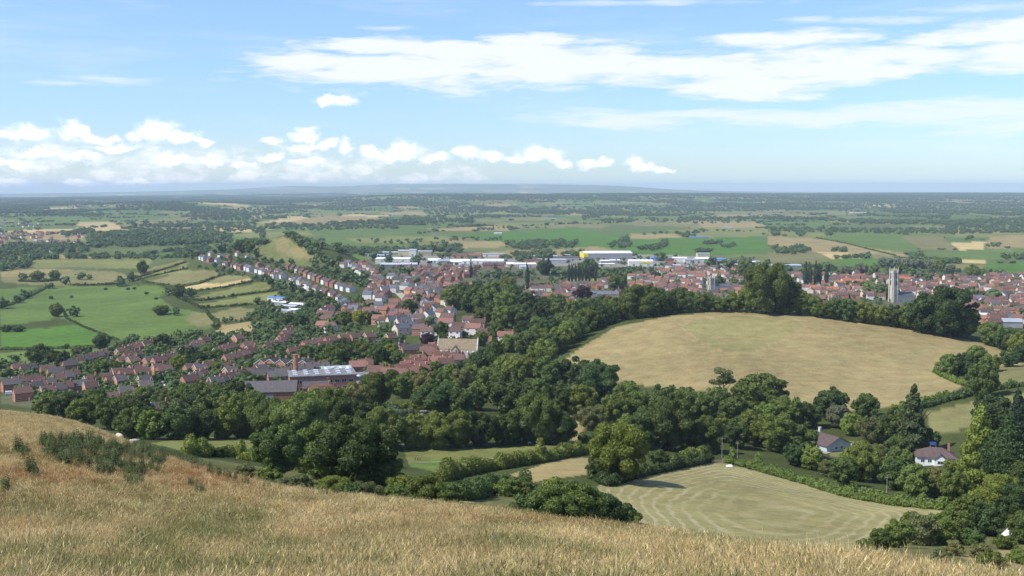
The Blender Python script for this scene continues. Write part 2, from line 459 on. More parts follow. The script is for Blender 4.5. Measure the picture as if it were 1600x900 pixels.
def foliage_material(name, dark, light, trans=0.22, mass=False):
    m, T = new_mat(name)
    oi = T.n('ShaderNodeObjectInfo').outputs['Random']
    geo = T.n('ShaderNodeNewGeometry')
    isl = geo.outputs['Random Per Island']
    f = T.m('ADD', T.m('MULTIPLY', oi, 0.80), T.m('MULTIPLY', isl, 0.45))
    tcn = T.n('ShaderNodeTexCoord').outputs['Object']
    cl = T.noise(tcn, 0.045 if mass else 4.0, 3, 0.6)
    f = T.m('ADD', f, T.m('MULTIPLY', T.m('SUBTRACT', cl, 0.5), 1.6 if mass else 0.9), clamp=True)
    c = T.mix(f, rgb(*dark), rgb(*light))
    hs = T.m('FRACT', T.m('MULTIPLY', oi, 7.31))
    c = T.mix(1.0, c, T.mix(hs, rgb(1.13, 1.03, 0.86), rgb(0.86, 0.97, 1.08)), 'MULTIPLY')
    d = T.n('ShaderNodeBsdfDiffuse'); T.put(d.inputs[0], c)
    t = T.n('ShaderNodeBsdfTranslucent'); T.put(t.inputs[0], T.mix(1.0, c, rgb(1.25, 1.3, 0.6), 'MULTIPLY'))
    g = T.n('ShaderNodeBsdfGlossy'); g.inputs['Roughness'].default_value = 0.55; T.put(g.inputs[0], rgb(0.5, 0.52, 0.5))
    mx = T.n('ShaderNodeMixShader'); mx.inputs[0].default_value = trans
    T.t.links.new(d.outputs[0], mx.inputs[1]); T.t.links.new(t.outputs[0], mx.inputs[2])
    m2 = T.n('ShaderNodeMixShader'); m2.inputs[0].default_value = 0.035
    T.t.links.new(mx.outputs[0], m2.inputs[1]); T.t.links.new(g.outputs[0], m2.inputs[2])
    finish(T, m2.outputs[0])
    return m

def plain(name, col, rough=0.8, spec=0.2, nscale=None, namt=0.3, metal=0.0, objrand=0.0):
    m, T = new_mat(name)
    c = rgb(*col)
    if nscale:
        tcn = T.n('ShaderNodeTexCoord').outputs['Object']
        k = T.remap(T.noise(tcn, nscale, 4, 0.65), 0.25, 0.75, 1 - namt, 1 + namt)
        c = T.mix(1.0, c, T.v('MULTIPLY', (1, 1, 1), k), 'MULTIPLY')
    if objrand:
        oi = T.n('ShaderNodeObjectInfo').outputs['Random']
        k = T.remap(oi, 0, 1, 1 - objrand, 1 + objrand)
        c = T.mix(1.0, c, T.v('MULTIPLY', (1, 1, 1), k), 'MULTIPLY')
    finish(T, principled(T, c, rough, spec, None, metal))
    return m

def tiled(name, col, mortar, bw, bh, rough=0.85, objrand=0.15, vert=False, namt=0.25):
    """brick or tile courses laid by the brick texture in object space"""
    m, T = new_mat(name)
    tcn = T.n('ShaderNodeTexCoord').outputs['Object']
    sp = T.n('ShaderNodeSeparateXYZ'); T.put(sp.inputs[0], tcn)
    cb = T.n('ShaderNodeCombineXYZ')
    T.put(cb.inputs[0], T.m('ADD', sp.outputs[0], sp.outputs[1])); T.put(cb.inputs[1], sp.outputs[2])
    br = T.n('ShaderNodeTexBrick')
    T.put(br.inputs['Vector'], cb.outputs[0])
    br.inputs['Scale'].default_value = 1.0
    br.inputs['Brick Width'].default_value = bw; br.inputs['Row Height'].default_value = bh
    br.inputs['Mortar Size'].default_value = bh * 0.09
    br.inputs['Color1'].default_value = rgb(*[v * 0.85 for v in col]); br.inputs['Color2'].default_value = rgb(*[v * 1.15 for v in col])
    br.inputs['Mortar'].default_value = rgb(*mortar)
    c = br.outputs[0]
    k = T.remap(T.noise(tcn, 0.7, 5, 0.7), 0.25, 0.75, 1 - namt, 1 + namt)
    c = T.mix(1.0, c, T.v('MULTIPLY', (1, 1, 1), k), 'MULTIPLY')
    oi = T.n('ShaderNodeObjectInfo').outputs['Random']
    c = T.mix(1.0, c, T.v('MULTIPLY', (1, 1, 1), T.remap(oi, 0, 1, 1 - objrand, 1 + objrand)), 'MULTIPLY')
    finish(T, principled(T, c, rough, 0.15))
    return m

# ------------------------------------------------------------------ ground sheet with its fields
LUSH, GREEN, PALE = (0.075, 0.15, 0.028), (0.105, 0.155, 0.042), (0.17, 0.18, 0.065)
OLIVE, TAN, STRAW, DRY = (0.175, 0.165, 0.075), (0.27, 0.215, 0.105), (0.42, 0.33, 0.165), (0.29, 0.235, 0.115)
FLOOR = (0.06, 0.075, 0.026)
FIELDS = [  # colour, polygon in photo pixels
 (PALE, [(0,422),(100,417),(230,420),(240,404),(180,402),(40,404),(0,408)]),
 (OLIVE, [(0,425),(60,420),(180,424),(205,432),(185,440),(120,446),(60,446),(0,440)]),
 (TAN, [(0,424),(70,420),(110,422),(60,430),(0,432)]),
 (GREEN, [(0,452),(60,447),(30,470),(0,476)]),
 (GREEN, [(0,484),(30,474),(72,450),(110,447),(245,446),(262,455),(248,465),(270,480),(325,490),(338,505),(325,515),(300,518),(250,530),(190,534),(160,524),(120,505),(95,497),(0,510)]),
 (OLIVE, [(300,487),(332,494),(338,508),(310,512),(290,500)]),
 (LUSH, [(0,516),(70,513),(120,508),(158,524),(150,536),(140,541),(0,543)]),
 (GREEN, [(0,552),(60,546),(150,545),(180,546),(160,556),(95,566),(40,574),(0,572)]),
 (OLIVE, [(207,429),(230,420),(285,406),(297,410),(215,433)]),
 (PALE, [(215,437),(240,428),(292,413),(294,420),(222,438)]),
 (OLIVE, [(225,440),(290,423),(335,422),(344,430),(325,438),(270,447)]),
 (STRAW, [(270,453),(330,440),(385,432),(396,439),(350,449),(300,455)]),
 (OLIVE, [(330,437),(352,431),(386,430),(392,434),(345,443),(325,443)]),
 (PALE, [(282,467),(330,458),(397,443),(420,440),(425,455),(385,457),(350,464),(300,470)]),
 (PALE, [(312,476),(360,467),(400,459),(436,456),(438,462),(410,472),(340,481)]),
 (TAN, [(328,528),(345,508),(400,501),(412,505),(400,520),(345,530)]),
 (OLIVE, [(330,490),(370,480),(400,483),(380,500),(345,503)]),
 ((0.19, 0.165, 0.078), [(420,375),(443,369),(500,402),(492,405),(468,404),(440,394),(424,390),(432,382)]),
 (STRAW, [(118,354),(125,346),(170,346),(188,353),(186,355)]),
 (STRAW, [(405,347),(470,338),(485,341),(445,349)]), (TAN, [(445,349),(490,339),(560,337),(600,342),(575,347),(510,349)]), (STRAW, [(510,349),(520,345),(545,346),(540,349)]),
 (GREEN, [(505,374),(480,362),(540,356),(600,360),(700,372),(690,379),(600,382),(450,384)]),
 (PALE, [(540,372),(690,368),(710,374),(640,380),(560,380)]),
 (TAN, [(590,332),(660,330),(670,336),(610,337)]),(TAN, [(700,378),(780,376),(800,385),(720,388)]),(TAN, [(740,395),(840,388),(850,398),(760,402)]),
 (LUSH, [(715,368),(790,362),(840,368),(860,375),(770,377)]),
 (LUSH, [(800,364),(900,354),(950,368),(1060,372),(1180,370),(1212,385),(1160,398),(1060,399),(960,396),(870,385),(800,374)]),
 (TAN, [(985,366),(1060,365),(1062,372),(985,373)]), (TAN, [(860,390),(930,385),(980,394),(930,402),(860,402)]),
 (TAN, [(1200,368),(1290,374),(1400,390),(1420,400),(1260,392),(1200,382)]), (GREEN, [(1275,370),(1390,367),(1440,393),(1400,394),(1320,381)]),
 (OLIVE, [(1405,369),(1470,370),(1500,391),(1440,390)]), (STRAW, [(1485,379),(1540,378),(1536,390),(1500,391)]), (TAN, [(1545,370),(1600,367),(1660,372),(1660,388),(1540,388)]),
 (STRAW, [(1275,393),(1320,393),(1345,403),(1300,405)]), (LUSH, [(1305,406),(1380,404),(1372,416),(1320,419)]), (GREEN, [(1440,394),(1660,391),(1660,406),(1440,405)]),
 (STRAW, [(1490,406),(1542,406),(1540,411),(1490,411)]), (OLIVE, [(1440,408),(1500,412),(1540,413),(1530,424),(1450,420)]), (LUSH, [(1544,413),(1660,410),(1660,428),(1545,426)]),
 (OLIVE, [(1200,395),(1270,393),(1300,406),(1250,416),(1200,413)]),
 (PALE, [(800,452),(830,444),(900,436),(985,429),(1000,433),(960,441),(905,447),(830,463),(800,466)]),
 (PALE, [(600,395),(690,392),(700,398),(620,402)]),
 (PALE, [(625,692),(700,699),(770,700),(860,696),(905,689),(880,704),(760,724),(690,739),(640,727)]),
 (GREEN, [(640,722),(760,716),(740,730),(690,739),(640,729)]),
 (PALE, [(235,692),(320,683),(390,682),(398,700),(290,706)]),
 (DRY, [(715,775),(760,752),(820,735),(890,712),(925,716),(915,742),(850,750),(780,768),(730,790)]),
 (TAN, [(862,645),(900,636),(920,655),(905,690),(880,690)]), (TAN, [(726,612),(742,606),(745,625),(728,630)]), (TAN, [(765,592),(785,584),(790,600),(768,602)]),
 (PALE, [(635,655),(655,640),(665,644),(640,662)]),
 (OLIVE, [(1448,645),(1500,632),(1620,610),(1700,612),(1700,650),(1530,668),(1455,678)]), (OLIVE, [(1520,600),(1560,572),(1700,568),(1700,592),(1560,602)]),
 (OLIVE, [(1290,700),(1330,690),(1395,700),(1390,715),(1300,715)]),
 (TAN, [(1500,870),(1560,860),(1700,855),(1700,900),(1560,900)]),
]
CHAL = [(880,567),(890,556),(905,545),(960,512),(1040,495),(1110,488),(1150,485),(1200,486),(1290,496),(1400,512),(1480,524),(1540,537),(1600,556),(1660,566),(1570,572),(1490,568),(1460,575),(1505,600),(1500,608),(1440,626),(1380,638),(1330,642),(1200,622),(1050,608),(960,596)]
HAY = [(932,760),(1010,742),(1105,722),(1125,722),(1200,741),(1340,777),(1512,800),(1430,842),(1380,858),(1330,870),(1000,850),(960,800)]

def to_plan(poly, rmin=125.0, dens=5):
    out = []
    n = len(poly)
    for i in range(n):
        a, b = poly[i], poly[(i + 1) % n]
        for k in range(dens):
            t = k / dens
            p = G(a[0] + (b[0] - a[0]) * t, a[1] + (b[1] - a[1]) * t, rmin); out.append((p.x, p.y))
    return np.array(out)

def inside(P, poly):
    x, y = P[:, 0], P[:, 1]
    c = np.zeros(len(P), bool)
    bx0, by0 = poly.min(0); bx1, by1 = poly.max(0)
    idx = np.nonzero((x >= bx0) & (x <= bx1) & (y >= by0) & (y <= by1))[0]
    if len(idx) == 0: return c
    xs, ys = x[idx], y[idx]; r = np.zeros(len(idx), bool)
    j = len(poly) - 1
    for i in range(len(poly)):
        xi, yi = poly[i]; xj, yj = poly[j]
        if yi != yj:
            r ^= ((yi > ys) != (yj > ys)) & (xs < (xj - xi) * (ys - yi) / (yj - yi) + xi)
        j = i
    c[idx] = r
    return c

def dist_poly(P, poly):
    d = np.full(len(P), 1e9)
    for i in range(len(poly)):
        a, b = poly[i], poly[(i + 1) % len(poly)]
        ab = b - a; L = (ab ** 2).sum() + 1e-9
        t = np.clip(((P - a) @ ab) / L, 0, 1)
        d = np.minimum(d, np.hypot(*(P - a - t[:, None] * ab).T))
    return d

GX, GY = RR * np.sin(TH), RR * np.cos(TH)
PV = np.stack([GX.ravel(), GY.ravel()], 1)
NV = len(PV)
rflat = RR.ravel()

# far plain: a patchwork of fields, each cell of a jittered grid one crop
CELL = 260.0
def cell_sites(ix, iy):
    h = (ix * 73856093) ^ (iy * 19349663)
    a = np.sin(h * 12.9898 + 1.7) * 43758.5453; b = np.sin(h * 78.233 + 4.1) * 24634.6345; c = np.sin(h * 39.425 + 2.9) * 31415.927
    return a - np.floor(a), b - np.floor(b), c - np.floor(c)
def patchwork(P):
    q = P * np.array([[1.0, 0.62]]) / CELL
    ca, sa = math.cos(0.35), math.sin(0.35)
    q = np.stack([q[:, 0] * ca - q[:, 1] * sa, q[:, 0] * sa + q[:, 1] * ca], 1)
    i0 = np.floor(q).astype(np.int64)
    d1 = np.full(len(P), 9.0); d2 = np.full(len(P), 9.0); key = np.zeros(len(P))
    for dx in (-1, 0, 1):
        for dy in (-1, 0, 1):
            ix, iy = i0[:, 0] + dx, i0[:, 1] + dy
            a, b, c = cell_sites(ix, iy)
            # chessboard-like metric gives roughly rectangular fields
            ddx, ddy = np.abs(ix + 0.15 + 0.7 * a - q[:, 0]), np.abs(iy + 0.15 + 0.7 * b - q[:, 1])
            d = np.maximum(ddx, ddy) * 0.75 + 0.25 * (ddx + ddy)
            nearer = d < d1
            d2 = np.where(nearer, d1, np.minimum(d2, d)); key = np.where(nearer, c, key); d1 = np.where(nearer, d, d1)
    return key, (d2 - d1) * CELL
pal_k = np.array([0, .20, .42, .56, .70, .88, .93, .97, 1.01])
pal_c = np.array([GREEN, (0.09, 0.135, 0.04), PALE, OLIVE, (0.10, 0.13, 0.045), TAN, (0.13, 0.15, 0.055), STRAW, STRAW])
key, edge = patchwork(PV)
ci = np.clip(np.searchsorted(pal_k, key, side='right') - 1, 0, 7)
colr = pal_c[ci]
far_w = sstep(rflat, 1500, 2300)[:, None]
colr = colr * far_w + np.array(FLOOR) * (1 - far_w)
# town ground: gardens, yards and paving
TOWN = [(800,430),(1040,415),(1210,415),(1280,425),(1660,425),(1660,520),(1400,480),(1180,480),(1000,475),(900,480),(820,480),(700,470),(640,440),(560,410),(600,398),(740,392),(1000,395),(1200,405)]
tp = to_plan(TOWN)
msk = inside(PV, tp); colr[msk] = np.array((0.10, 0.105, 0.06))
est = to_plan([(0,575),(110,560),(240,535),(330,525),(420,515),(620,525),(600,560),(540,600),(470,600),(380,625),(240,650),(60,640),(0,630)])
msk = inside(PV, est); colr[msk] = np.array((0.10, 0.105, 0.06))
ind = to_plan([(560,396),(700,398),(830,404),(1000,396),(1120,402),(1200,412),(1050,418),(900,416),(760,418),(620,415)])
msk = inside(PV, ind); colr[msk] = np.array((0.22, 0.21, 0.19))
wear = to_plan([(400,384),(440,372),(500,402),(540,412),(500,420),(440,412),(390,400)])
msk = inside(PV, wear); colr[msk] = np.array((0.125, 0.135, 0.055))
tf = (rflat < 250) & (np.abs(TH.ravel()) < .62); colr[tf] = np.array((0.125, 0.125, 0.05))
field_plans = []
for c, poly in FIELDS:
    pl = to_plan(poly, 125.0, 4); field_plans.append(pl)
    msk = inside(PV, pl)
    colr[msk] = np.array(c) * (1 + 0.06 * rng.standard_normal())
chal_p, hay_p = to_plan(CHAL), to_plan(HAY)
# keep the crest of the dry hill: its far edge runs a little over the brow
m_chal = inside(PV, chal_p); m_hay = inside(PV, hay_p)
colr[m_chal] = np.array((0.262, 0.212, 0.108))
dc = dist_poly(PV[m_chal], chal_p)
colr[m_hay] = np.array((0.250, 0.226, 0.106))
windrow = np.zeros(NV); 
hq = to_plan([(932,760),(1115,722),(1512,800),(1380,875),(1000,872)], 125.0, 1)
def edge_d(P, a, b):
    ab = b - a; t = np.clip(((P - a) @ ab) / (ab @ ab), 0, 1); return np.hypot(*(P - a - t[:, None] * ab).T)
ds = np.stack([edge_d(PV[m_hay], hq[i], hq[(i + 1) % len(hq)]) for i in range(len(hq))]) + 1.0
windrow[m_hay] = (ds ** -2.6).sum(0) ** (-1 / 2.6) * 1.15
# the greener ring in the dry hill and its trodden path
ring = to_plan([(1065,512),(1080,500),(1160,492),(1240,497),(1260,510),(1225,530),(1180,550),(1140,552),(1100,538)])
mr = inside(PV, ring); colr[mr & m_chal] = np.array((0.232, 0.208, 0.096))
dr_ = dist_poly(PV[m_chal], ring); idx = np.nonzero(m_chal)[0]
colr[idx[dr_ < 0.9]] = np.array((0.295, 0.24, 0.125))
# near slope
near_m = rflat < 128
colr[near_m] = np.array((0.20, 0.15, 0.07))
# far hills: land colour muted, with the pale blue of distance haze painted in
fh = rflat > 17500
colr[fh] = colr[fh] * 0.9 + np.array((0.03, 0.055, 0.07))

NR, NTH = TH.shape
fi = np.arange(NR - 1)[:, None] * NTH + np.arange(NTH - 1)[None, :]
quads = np.stack([fi, fi + NTH, fi + NTH + 1, fi + 1], -1).reshape(-1, 4)[:, ::-1]
fr = rflat[quads].mean(1)
vc = m_chal.astype(int)[quads].sum(1) >= 2; vh = m_hay.astype(int)[quads].sum(1) >= 2
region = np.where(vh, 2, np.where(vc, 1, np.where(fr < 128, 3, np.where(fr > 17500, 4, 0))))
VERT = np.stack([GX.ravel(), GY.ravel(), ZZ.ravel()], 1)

def sheet(name, sel, mat, label):
    q = quads[sel]
    used, inv = np.unique(q.ravel(), return_inverse=True)
    me = mesh_np(name, VERT[used], inv.astype(np.int32), np.full(len(q), 4), smooth=True)
    ca = me.color_attributes.new('Col', 'FLOAT_COLOR', 'POINT')
    ca.data.foreach_set('color', np.concatenate([colr[used], np.ones((len(used), 1))], 1).astype(np.float32).ravel())
    if name == 'hay_field':
        at = me.attributes.new('windrow', 'FLOAT', 'POINT'); at.data.foreach_set('value', windrow[used].astype(np.float32))
    o = link(name, me, mat)
    return tag(o, label, None, None, 'structure')

M_ground = ground_material('meadow_ground')
M_hay = ground_material('mown_hay', stripes=True)
sheet('ground', region == 0, M_ground, 'green and tan fields and gardens spreading to the horizon')
sheet('hill', region == 1, M_ground, 'rounded dry grass hill in the middle distance')
sheet('hay_field', region == 2, M_hay, 'mown hay field striped with rows of cut grass')
sheet('hillside', region == 3, M_ground, 'dry grassy slope falling away below the viewpoint')
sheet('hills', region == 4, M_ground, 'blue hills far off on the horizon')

def build_haze():
    me = bpy.data.meshes.new('haze')
    bm = bmesh.new(); bmesh.ops.create_cube(bm, size=1.0); bm.to_mesh(me); bm.free()
    zlo, zhi = float(ZZ.min()) - 1.0, max(float(ZZ.max()), H) + 8.0
    o = link('haze', me)
    o.scale = (66000, 66000, zhi - zlo); o.location = (0, 0, (zhi + zlo) / 2)
    m = bpy.data.materials.new('haze_air'); m.use_nodes = True
    nt = m.node_tree; nt.nodes.clear()
    pv = nt.nodes.new('ShaderNodeVolumePrincipled')
    pv.inputs['Color'].default_value = (0.70, 0.86, 1.0, 1)
    pv.inputs['Density'].default_value = HAZE
    pv.inputs['Anisotropy'].default_value = 0.0
    out = nt.nodes.new('ShaderNodeOutputMaterial'); nt.links.new(pv.outputs[0], out.inputs['Volume'])
    me.materials.append(m)
    tag(o, 'pale blue summer haze lying over the whole landscape', None, None, 'stuff')
HAZE = 4.6e-5
build_haze()
def vnoise(x, y, seed, cell):
    g = np.random.default_rng(seed); tab = g.random((64, 64))
    u, v = x / cell, y / cell; i, j = np.floor(u).astype(int), np.floor(v).astype(int); fu, fv = u - i, v - j
    fu = fu * fu * (3 - 2 * fu); fv = fv * fv * (3 - 2 * fv); m = 63
    return tab[i & m, j & m] * (1 - fu) * (1 - fv) + tab[(i + 1) & m, j & m] * fu * (1 - fv) + tab[i & m, (j + 1) & m] * (1 - fu) * fv + tab[(i + 1) & m, (j + 1) & m] * fu * fv
def fnoise(x, y, seed, cell): return .55 * vnoise(x, y, seed, cell) + .3 * vnoise(x, y, seed + 1, cell * .43) + .15 * vnoise(x, y, seed + 2, cell * .19)

# ------------------------------------------------------------------ vegetation builders
M_fol = {
 'dark':   foliage_material('foliage_dark',   (0.034, 0.056, 0.015), (0.112, 0.156, 0.038)),
 'mid':    foliage_material('foliage_mid',    (0.064, 0.094, 0.020), (0.182, 0.226, 0.048)),
 'light':  foliage_material('foliage_light',  (0.105, 0.145, 0.024), (0.230, 0.280, 0.052)),
 'yellow': foliage_material('foliage_yellow', (0.170, 0.190, 0.020), (0.330, 0.335, 0.038)),
 'willow': foliage_material('foliage_willow', (0.110, 0.130, 0.075), (0.220, 0.245, 0.145)),
 'olive':  foliage_material('foliage_olive',  (0.095, 0.105, 0.034), (0.200, 0.200, 0.072)),
 'copper': foliage_material('foliage_copper', (0.030, 0.016, 0.020), (0.075, 0.034, 0.036), 0.12),
 'conifer':foliage_material('foliage_conifer',(0.026, 0.044, 0.020), (0.072, 0.102, 0.038), 0.08),
 'far':    foliage_material('foliage_far',    (0.034, 0.054, 0.018), (0.105, 0.145, 0.044), 0.15, True),
}
M_bark = plain('bark', (0.085, 0.065, 0.048), 0.95, 0.05, 3.0, 0.4)
M_deadwood = plain('pale_dead_wood', (0.42, 0.36, 0.28), 0.9, 0.1, 2.0, 0.3)

def unit(v): return v / (np.linalg.norm(v, axis=-1, keepdims=True) + 1e-9)

def leaves_on(lobes, n, size, g, up=0.15, rough=0.75, cut=0.82):
    """rhombic leaf clumps on the outside of a set of lobes -> verts (n,4,3)"""
    c = np.array([l[0] for l in lobes], float); r = np.array([l[1] for l in lobes], float)
    if r.ndim == 1: r = np.repeat(r[:, None], 3, 1)
    w = (r.prod(1)) ** (2 / 3); w /= w.sum()
    k = int(n * 1.9)
    li = g.choice(len(lobes), k, p=w)
    d = unit(g.standard_normal((k, 3)) + np.array([0, 0, up]))
    rad = 1 - np.abs(g.normal(0, 0.10, k)) + 0.10 * (g.random(k) < 0.12)
    p = c[li] + d * r[li] * rad[:, None]
    keep = np.ones(k, bool)
    for j in range(len(lobes) if cut > 0 else 0):
        q = np.linalg.norm((p - c[j]) / r[j], axis=1)
        keep &= ~((q < cut) & (li != j))
    p, d = p[keep][:n], d[keep][:n]
    m = len(p)
    nrm = unit(d + rough * g.standard_normal((m, 3)))
    a = unit(np.cross(nrm, g.standard_normal((m, 3)))); b = np.cross(nrm, a)
    s = size * g.uniform(0.6, 1.4, (m, 1))
    return np.stack([p - a * s, p - b * s * 0.62 - nrm * s * 0.12, p + a * s, p + b * s * 0.62 - nrm * s * 0.12], 1)

_ico = {}
def ico(sub):
    if sub not in _ico:
        bm = bmesh.new(); bmesh.ops.create_icosphere(bm, subdivisions=sub, radius=1.0)
        _ico[sub] = (np.array([v.co[:] for v in bm.verts]), np.array([[v.index for v in f.verts] for f in bm.faces])); bm.free()
    return _ico[sub]

def crown_mesh(name, lobes, n, size, g, core=0.74, up=0.15, sub=1, rough=0.9, cut=0.82):
    L = leaves_on(lobes, n, size, g, up, rough, cut)
    V = [L.reshape(-1, 3)]; Fq = np.arange(len(L) * 4); cnt = [np.full(len(L), 4)]; fl = [Fq]
    off = len(L) * 4
    iv, ifc = ico(sub)
    if core > 0:
        for c, r in lobes:
            rr = np.array(r, float) * core
            jit = 1 + 0.10 * g.standard_normal((len(iv), 1))
            V.append(np.array(c) + iv * rr * jit); fl.append((ifc + off).ravel()); cnt.append(np.full(len(ifc), 3)); off += len(iv)
    return mesh_np(name, np.concatenate(V), np.concatenate(fl), np.concatenate(cnt))

def tube_geo(paths, sides=7):
    """[(points, radii), ...] -> verts, faces"""
    V, Fc = [], []
    for P, Rr in paths:
        P = [Vector(p) for p in P]; base = len(V)
        for i, p in enumerate(P):
            t = (P[min(i + 1, len(P) - 1)] - P[max(i - 1, 0)]).normalized()
            a = t.cross(Vector((0.3, 1, 0.1))).normalized(); b = t.cross(a)
            for k in range(sides):
                an = 2 * math.pi * k / sides
                V.append(tuple(p + (a * math.cos(an) + b * math.sin(an)) * Rr[i]))
        for i in range(len(P) - 1):
            for k in range(sides):
                k2 = (k + 1) % sides
                Fc.append((base + i * sides + k, base + i * sides + k2, base + (i + 1) * sides + k2, base + (i + 1) * sides + k))
        Fc.append(tuple(base + (len(P) - 1) * sides + k for k in range(sides)))
    return V, Fc

def mesh_pd(name, V, Fc, smooth=False):
    me = bpy.data.meshes.new(name); me.from_pydata([tuple(v) for v in V], [], [tuple(f) for f in Fc])
    if smooth:
        me.polygons.foreach_set('use_smooth', [True] * len(me.polygons))
    me.update(); return me

def trunk_mesh(name, g, h=0.55, r=0.032, limbs=5, spread=0.28, z0=-0.03):
    paths = [([(0, 0, z0), (0.008, 0, 0.08), (-0.006, 0.01, h * 0.5), (0.01, -0.01, h)], [r * 1.35, r, r * 0.75, r * 0.3])]
    for i in range(limbs):
        a = 2 * math.pi * i / limbs + g.uniform(-0.4, 0.4); zz = g.uniform(0.2, 0.42); L = spread * g.uniform(0.8, 1.2)
        paths.append(([(0, 0, zz), (math.cos(a) * L * 0.5, math.sin(a) * L * 0.5, zz + 0.10), (math.cos(a) * L, math.sin(a) * L, zz + 0.26)], [r * 0.5, r * 0.34, r * 0.12]))
    V, Fc = tube_geo(paths, 6)
    return mesh_pd(name, V, Fc, True)

def lobes_round(g, w=1.0, z0=0.12, nl=18, big=0.62, small=(0.20, 0.34), flat=1.0):
    """lobes of a domed crown of unit height and width w"""
    R = w * 0.5; zc = (1 + z0) / 2; Rz = (1 - z0) / 2
    out = [((0, 0, zc - 0.02), (R * big, R * big, Rz * big))]
    for i in range(nl):
        ph = i * 2.39996 + g.uniform(-0.4, 0.4); u = 1 - 2 * (i + 0.5) / nl
        u = max(-0.9, min(0.95, u + g.uniform(-0.12, 0.12)))
        s = math.sqrt(max(0, 1 - u * u))
        k = g.uniform(*small)
        q = (1 - k) * g.uniform(0.78, 1.12)
        fl = 0.85 if u < -0.3 else 1.0
        out.append(((math.cos(ph) * s * R * q * fl, math.sin(ph) * s * R * q * fl, zc + u * Rz * q * flat), (R * k * 1.1, R * k * 1.1, Rz * k * 0.95)))
    return out

def lobes_column(g, w=0.22, z0=0.05, nl=9, taper=True):
    out = []
    for i in range(nl):
        t = i / (nl - 1); z = z0 + 0.06 + t * (0.90 - z0)
        rr = w * 0.5 * (0.75 + 0.35 * math.sin(math.pi * min(1, t * 1.1))) * (1 - 0.6 * max(0, t - 0.6) / 0.4)
        out.append(((g.normal(0, w * 0.05), g.normal(0, w * 0.05), z), (rr, rr, 0.09)))
    return out

def lobes_cone(g, w=0.5, z0=0.05, nl=26):
    out = []
    for i in range(nl):
        t = (i + 0.5) / nl; z = z0 + t * (0.96 - z0); R = w * 0.5 * (1 - t) ** 0.8 + 0.02
        ph = i * 2.39996; k = g.uniform(0.45, 0.6)
        out.append(((math.cos(ph) * R * 0.55, math.sin(ph) * R * 0.55, z), (R * k + 0.02, R * k + 0.02, 0.07)))
    return out

def lobes_sparse(g):
    out = [((0, 0, 0.62), (0.13, 0.13, 0.16)), ((0.02, 0, 0.82), (0.12, 0.12, 0.12))]
    for i in range(14):
        a = i * 2.4; R = g.uniform(0.14, 0.36)
        out.append(((math.cos(a) * R, math.sin(a) * R, g.uniform(0.42, 0.90)), (0.15, 0.15, 0.075)))
    return out

# pools: kind -> lod -> list of (crown mesh, trunk mesh)
POOL = {}
def pool(kind, lod, i, make_lobes, n, size, mat, trunk=True, **kw):
    g = np.random.default_rng(hash((len(kind), kind[0], lod, i, n)) % (2 ** 31) if False else (sum(map(ord, kind)) * 1000 + lod * 100 + i))
    me = crown_mesh('crown_' + kind, make_lobes(g), n, size, g, **kw); me.materials.append(mat)
    tr = None
    if trunk:
        tr = trunk_mesh('trunk_' + kind, g); tr.materials.append(M_bark)
    POOL.setdefault((kind, lod), []).append((me, tr))

LODS = {0: (14000, 0.0185), 1: (5200, 0.030), 2: (1500, 0.050)}
for lod, (n, s) in LODS.items():
    reps = {0: 3, 1: 4, 2: 4}[lod]
    for kind in ('dark', 'mid', 'light'):
        for i in range(reps):
            pool(kind, lod, i, lambda g: lobes_round(g, g.uniform(1.0, 1.25), -0.04, int(g.integers(28, 42)), 0.56, (0.12, 0.31)), n, s, M_fol[kind])
for lod in (1, 2):
    n, s = LODS[lod]
    for i in range(2):
        pool('yellow', lod, i, lambda g: lobes_round(g, 1.05, -0.04, 18), n, s, M_fol['yellow'])
        pool('olive', lod, i, lambda g: lobes_round(g, 1.1, -0.04, 18), n, s, M_fol['olive'])
        pool('willow', lod, i, lambda g: lobes_round(g, 1.15, -0.04, 22), n, s, M_fol['willow'])
        pool('copper', lod, i, lambda g: lobes_round(g, 1.2, -0.03, 22), n, s, M_fol['copper'])
        pool('poplar', lod, i, lambda g: lobes_column(g), n // 2, s * 0.8, M_fol['conifer'])
        pool('column', lod, i, lambda g: lobes_column(g, 0.42, 0.03, 9), n // 2, s * 0.9, M_fol['mid'])
        pool('conifer', lod, i, lambda g: lobes_cone(g, 0.52), n, s * 0.85, M_fol['conifer'])
        pool('dome', lod, i, lambda g: lobes_round(g, 1.35, 0.03, 26, 0.8, (0.16, 0.24)), n, s, M_fol['dark'])
for i in range(2):
    pool('bigconifer', 0, i, lambda g: lobes_cone(g, 0.62, 0.02, 34), 15000, 0.017, M_fol['light'], up=-0.3)
    pool('bigdark', 0, i, lambda g: lobes_column(g, 0.62, 0.02, 14), 14000, 0.017, M_fol['dark'])
pool('pine', 1, 0, lobes_sparse, 2600, 0.026, M_fol['olive'], core=0.5)
for kind in ('dark', 'mid', 'light', 'olive'):
    for i in range(2):
        pool('bush_' + kind, 0, i, lambda g: lobes_round(g, g.uniform(1.5, 1.9), -0.12, 22, 0.6, (0.2, 0.36)), 9000, 0.027, M_fol[kind], False)
        pool('bush_' + kind, 1, i, lambda g: lobes_round(g, g.uniform(1.4, 1.9), -0.12, 16, 0.6, (0.2, 0.36)), 3200, 0.045, M_fol[kind], False)
        pool('bush_' + kind, 2, i, lambda g: lobes_round(g, 1.5, -0.12, 10, 0.65, (0.24, 0.36)), 900, 0.08, M_fol[kind], False)

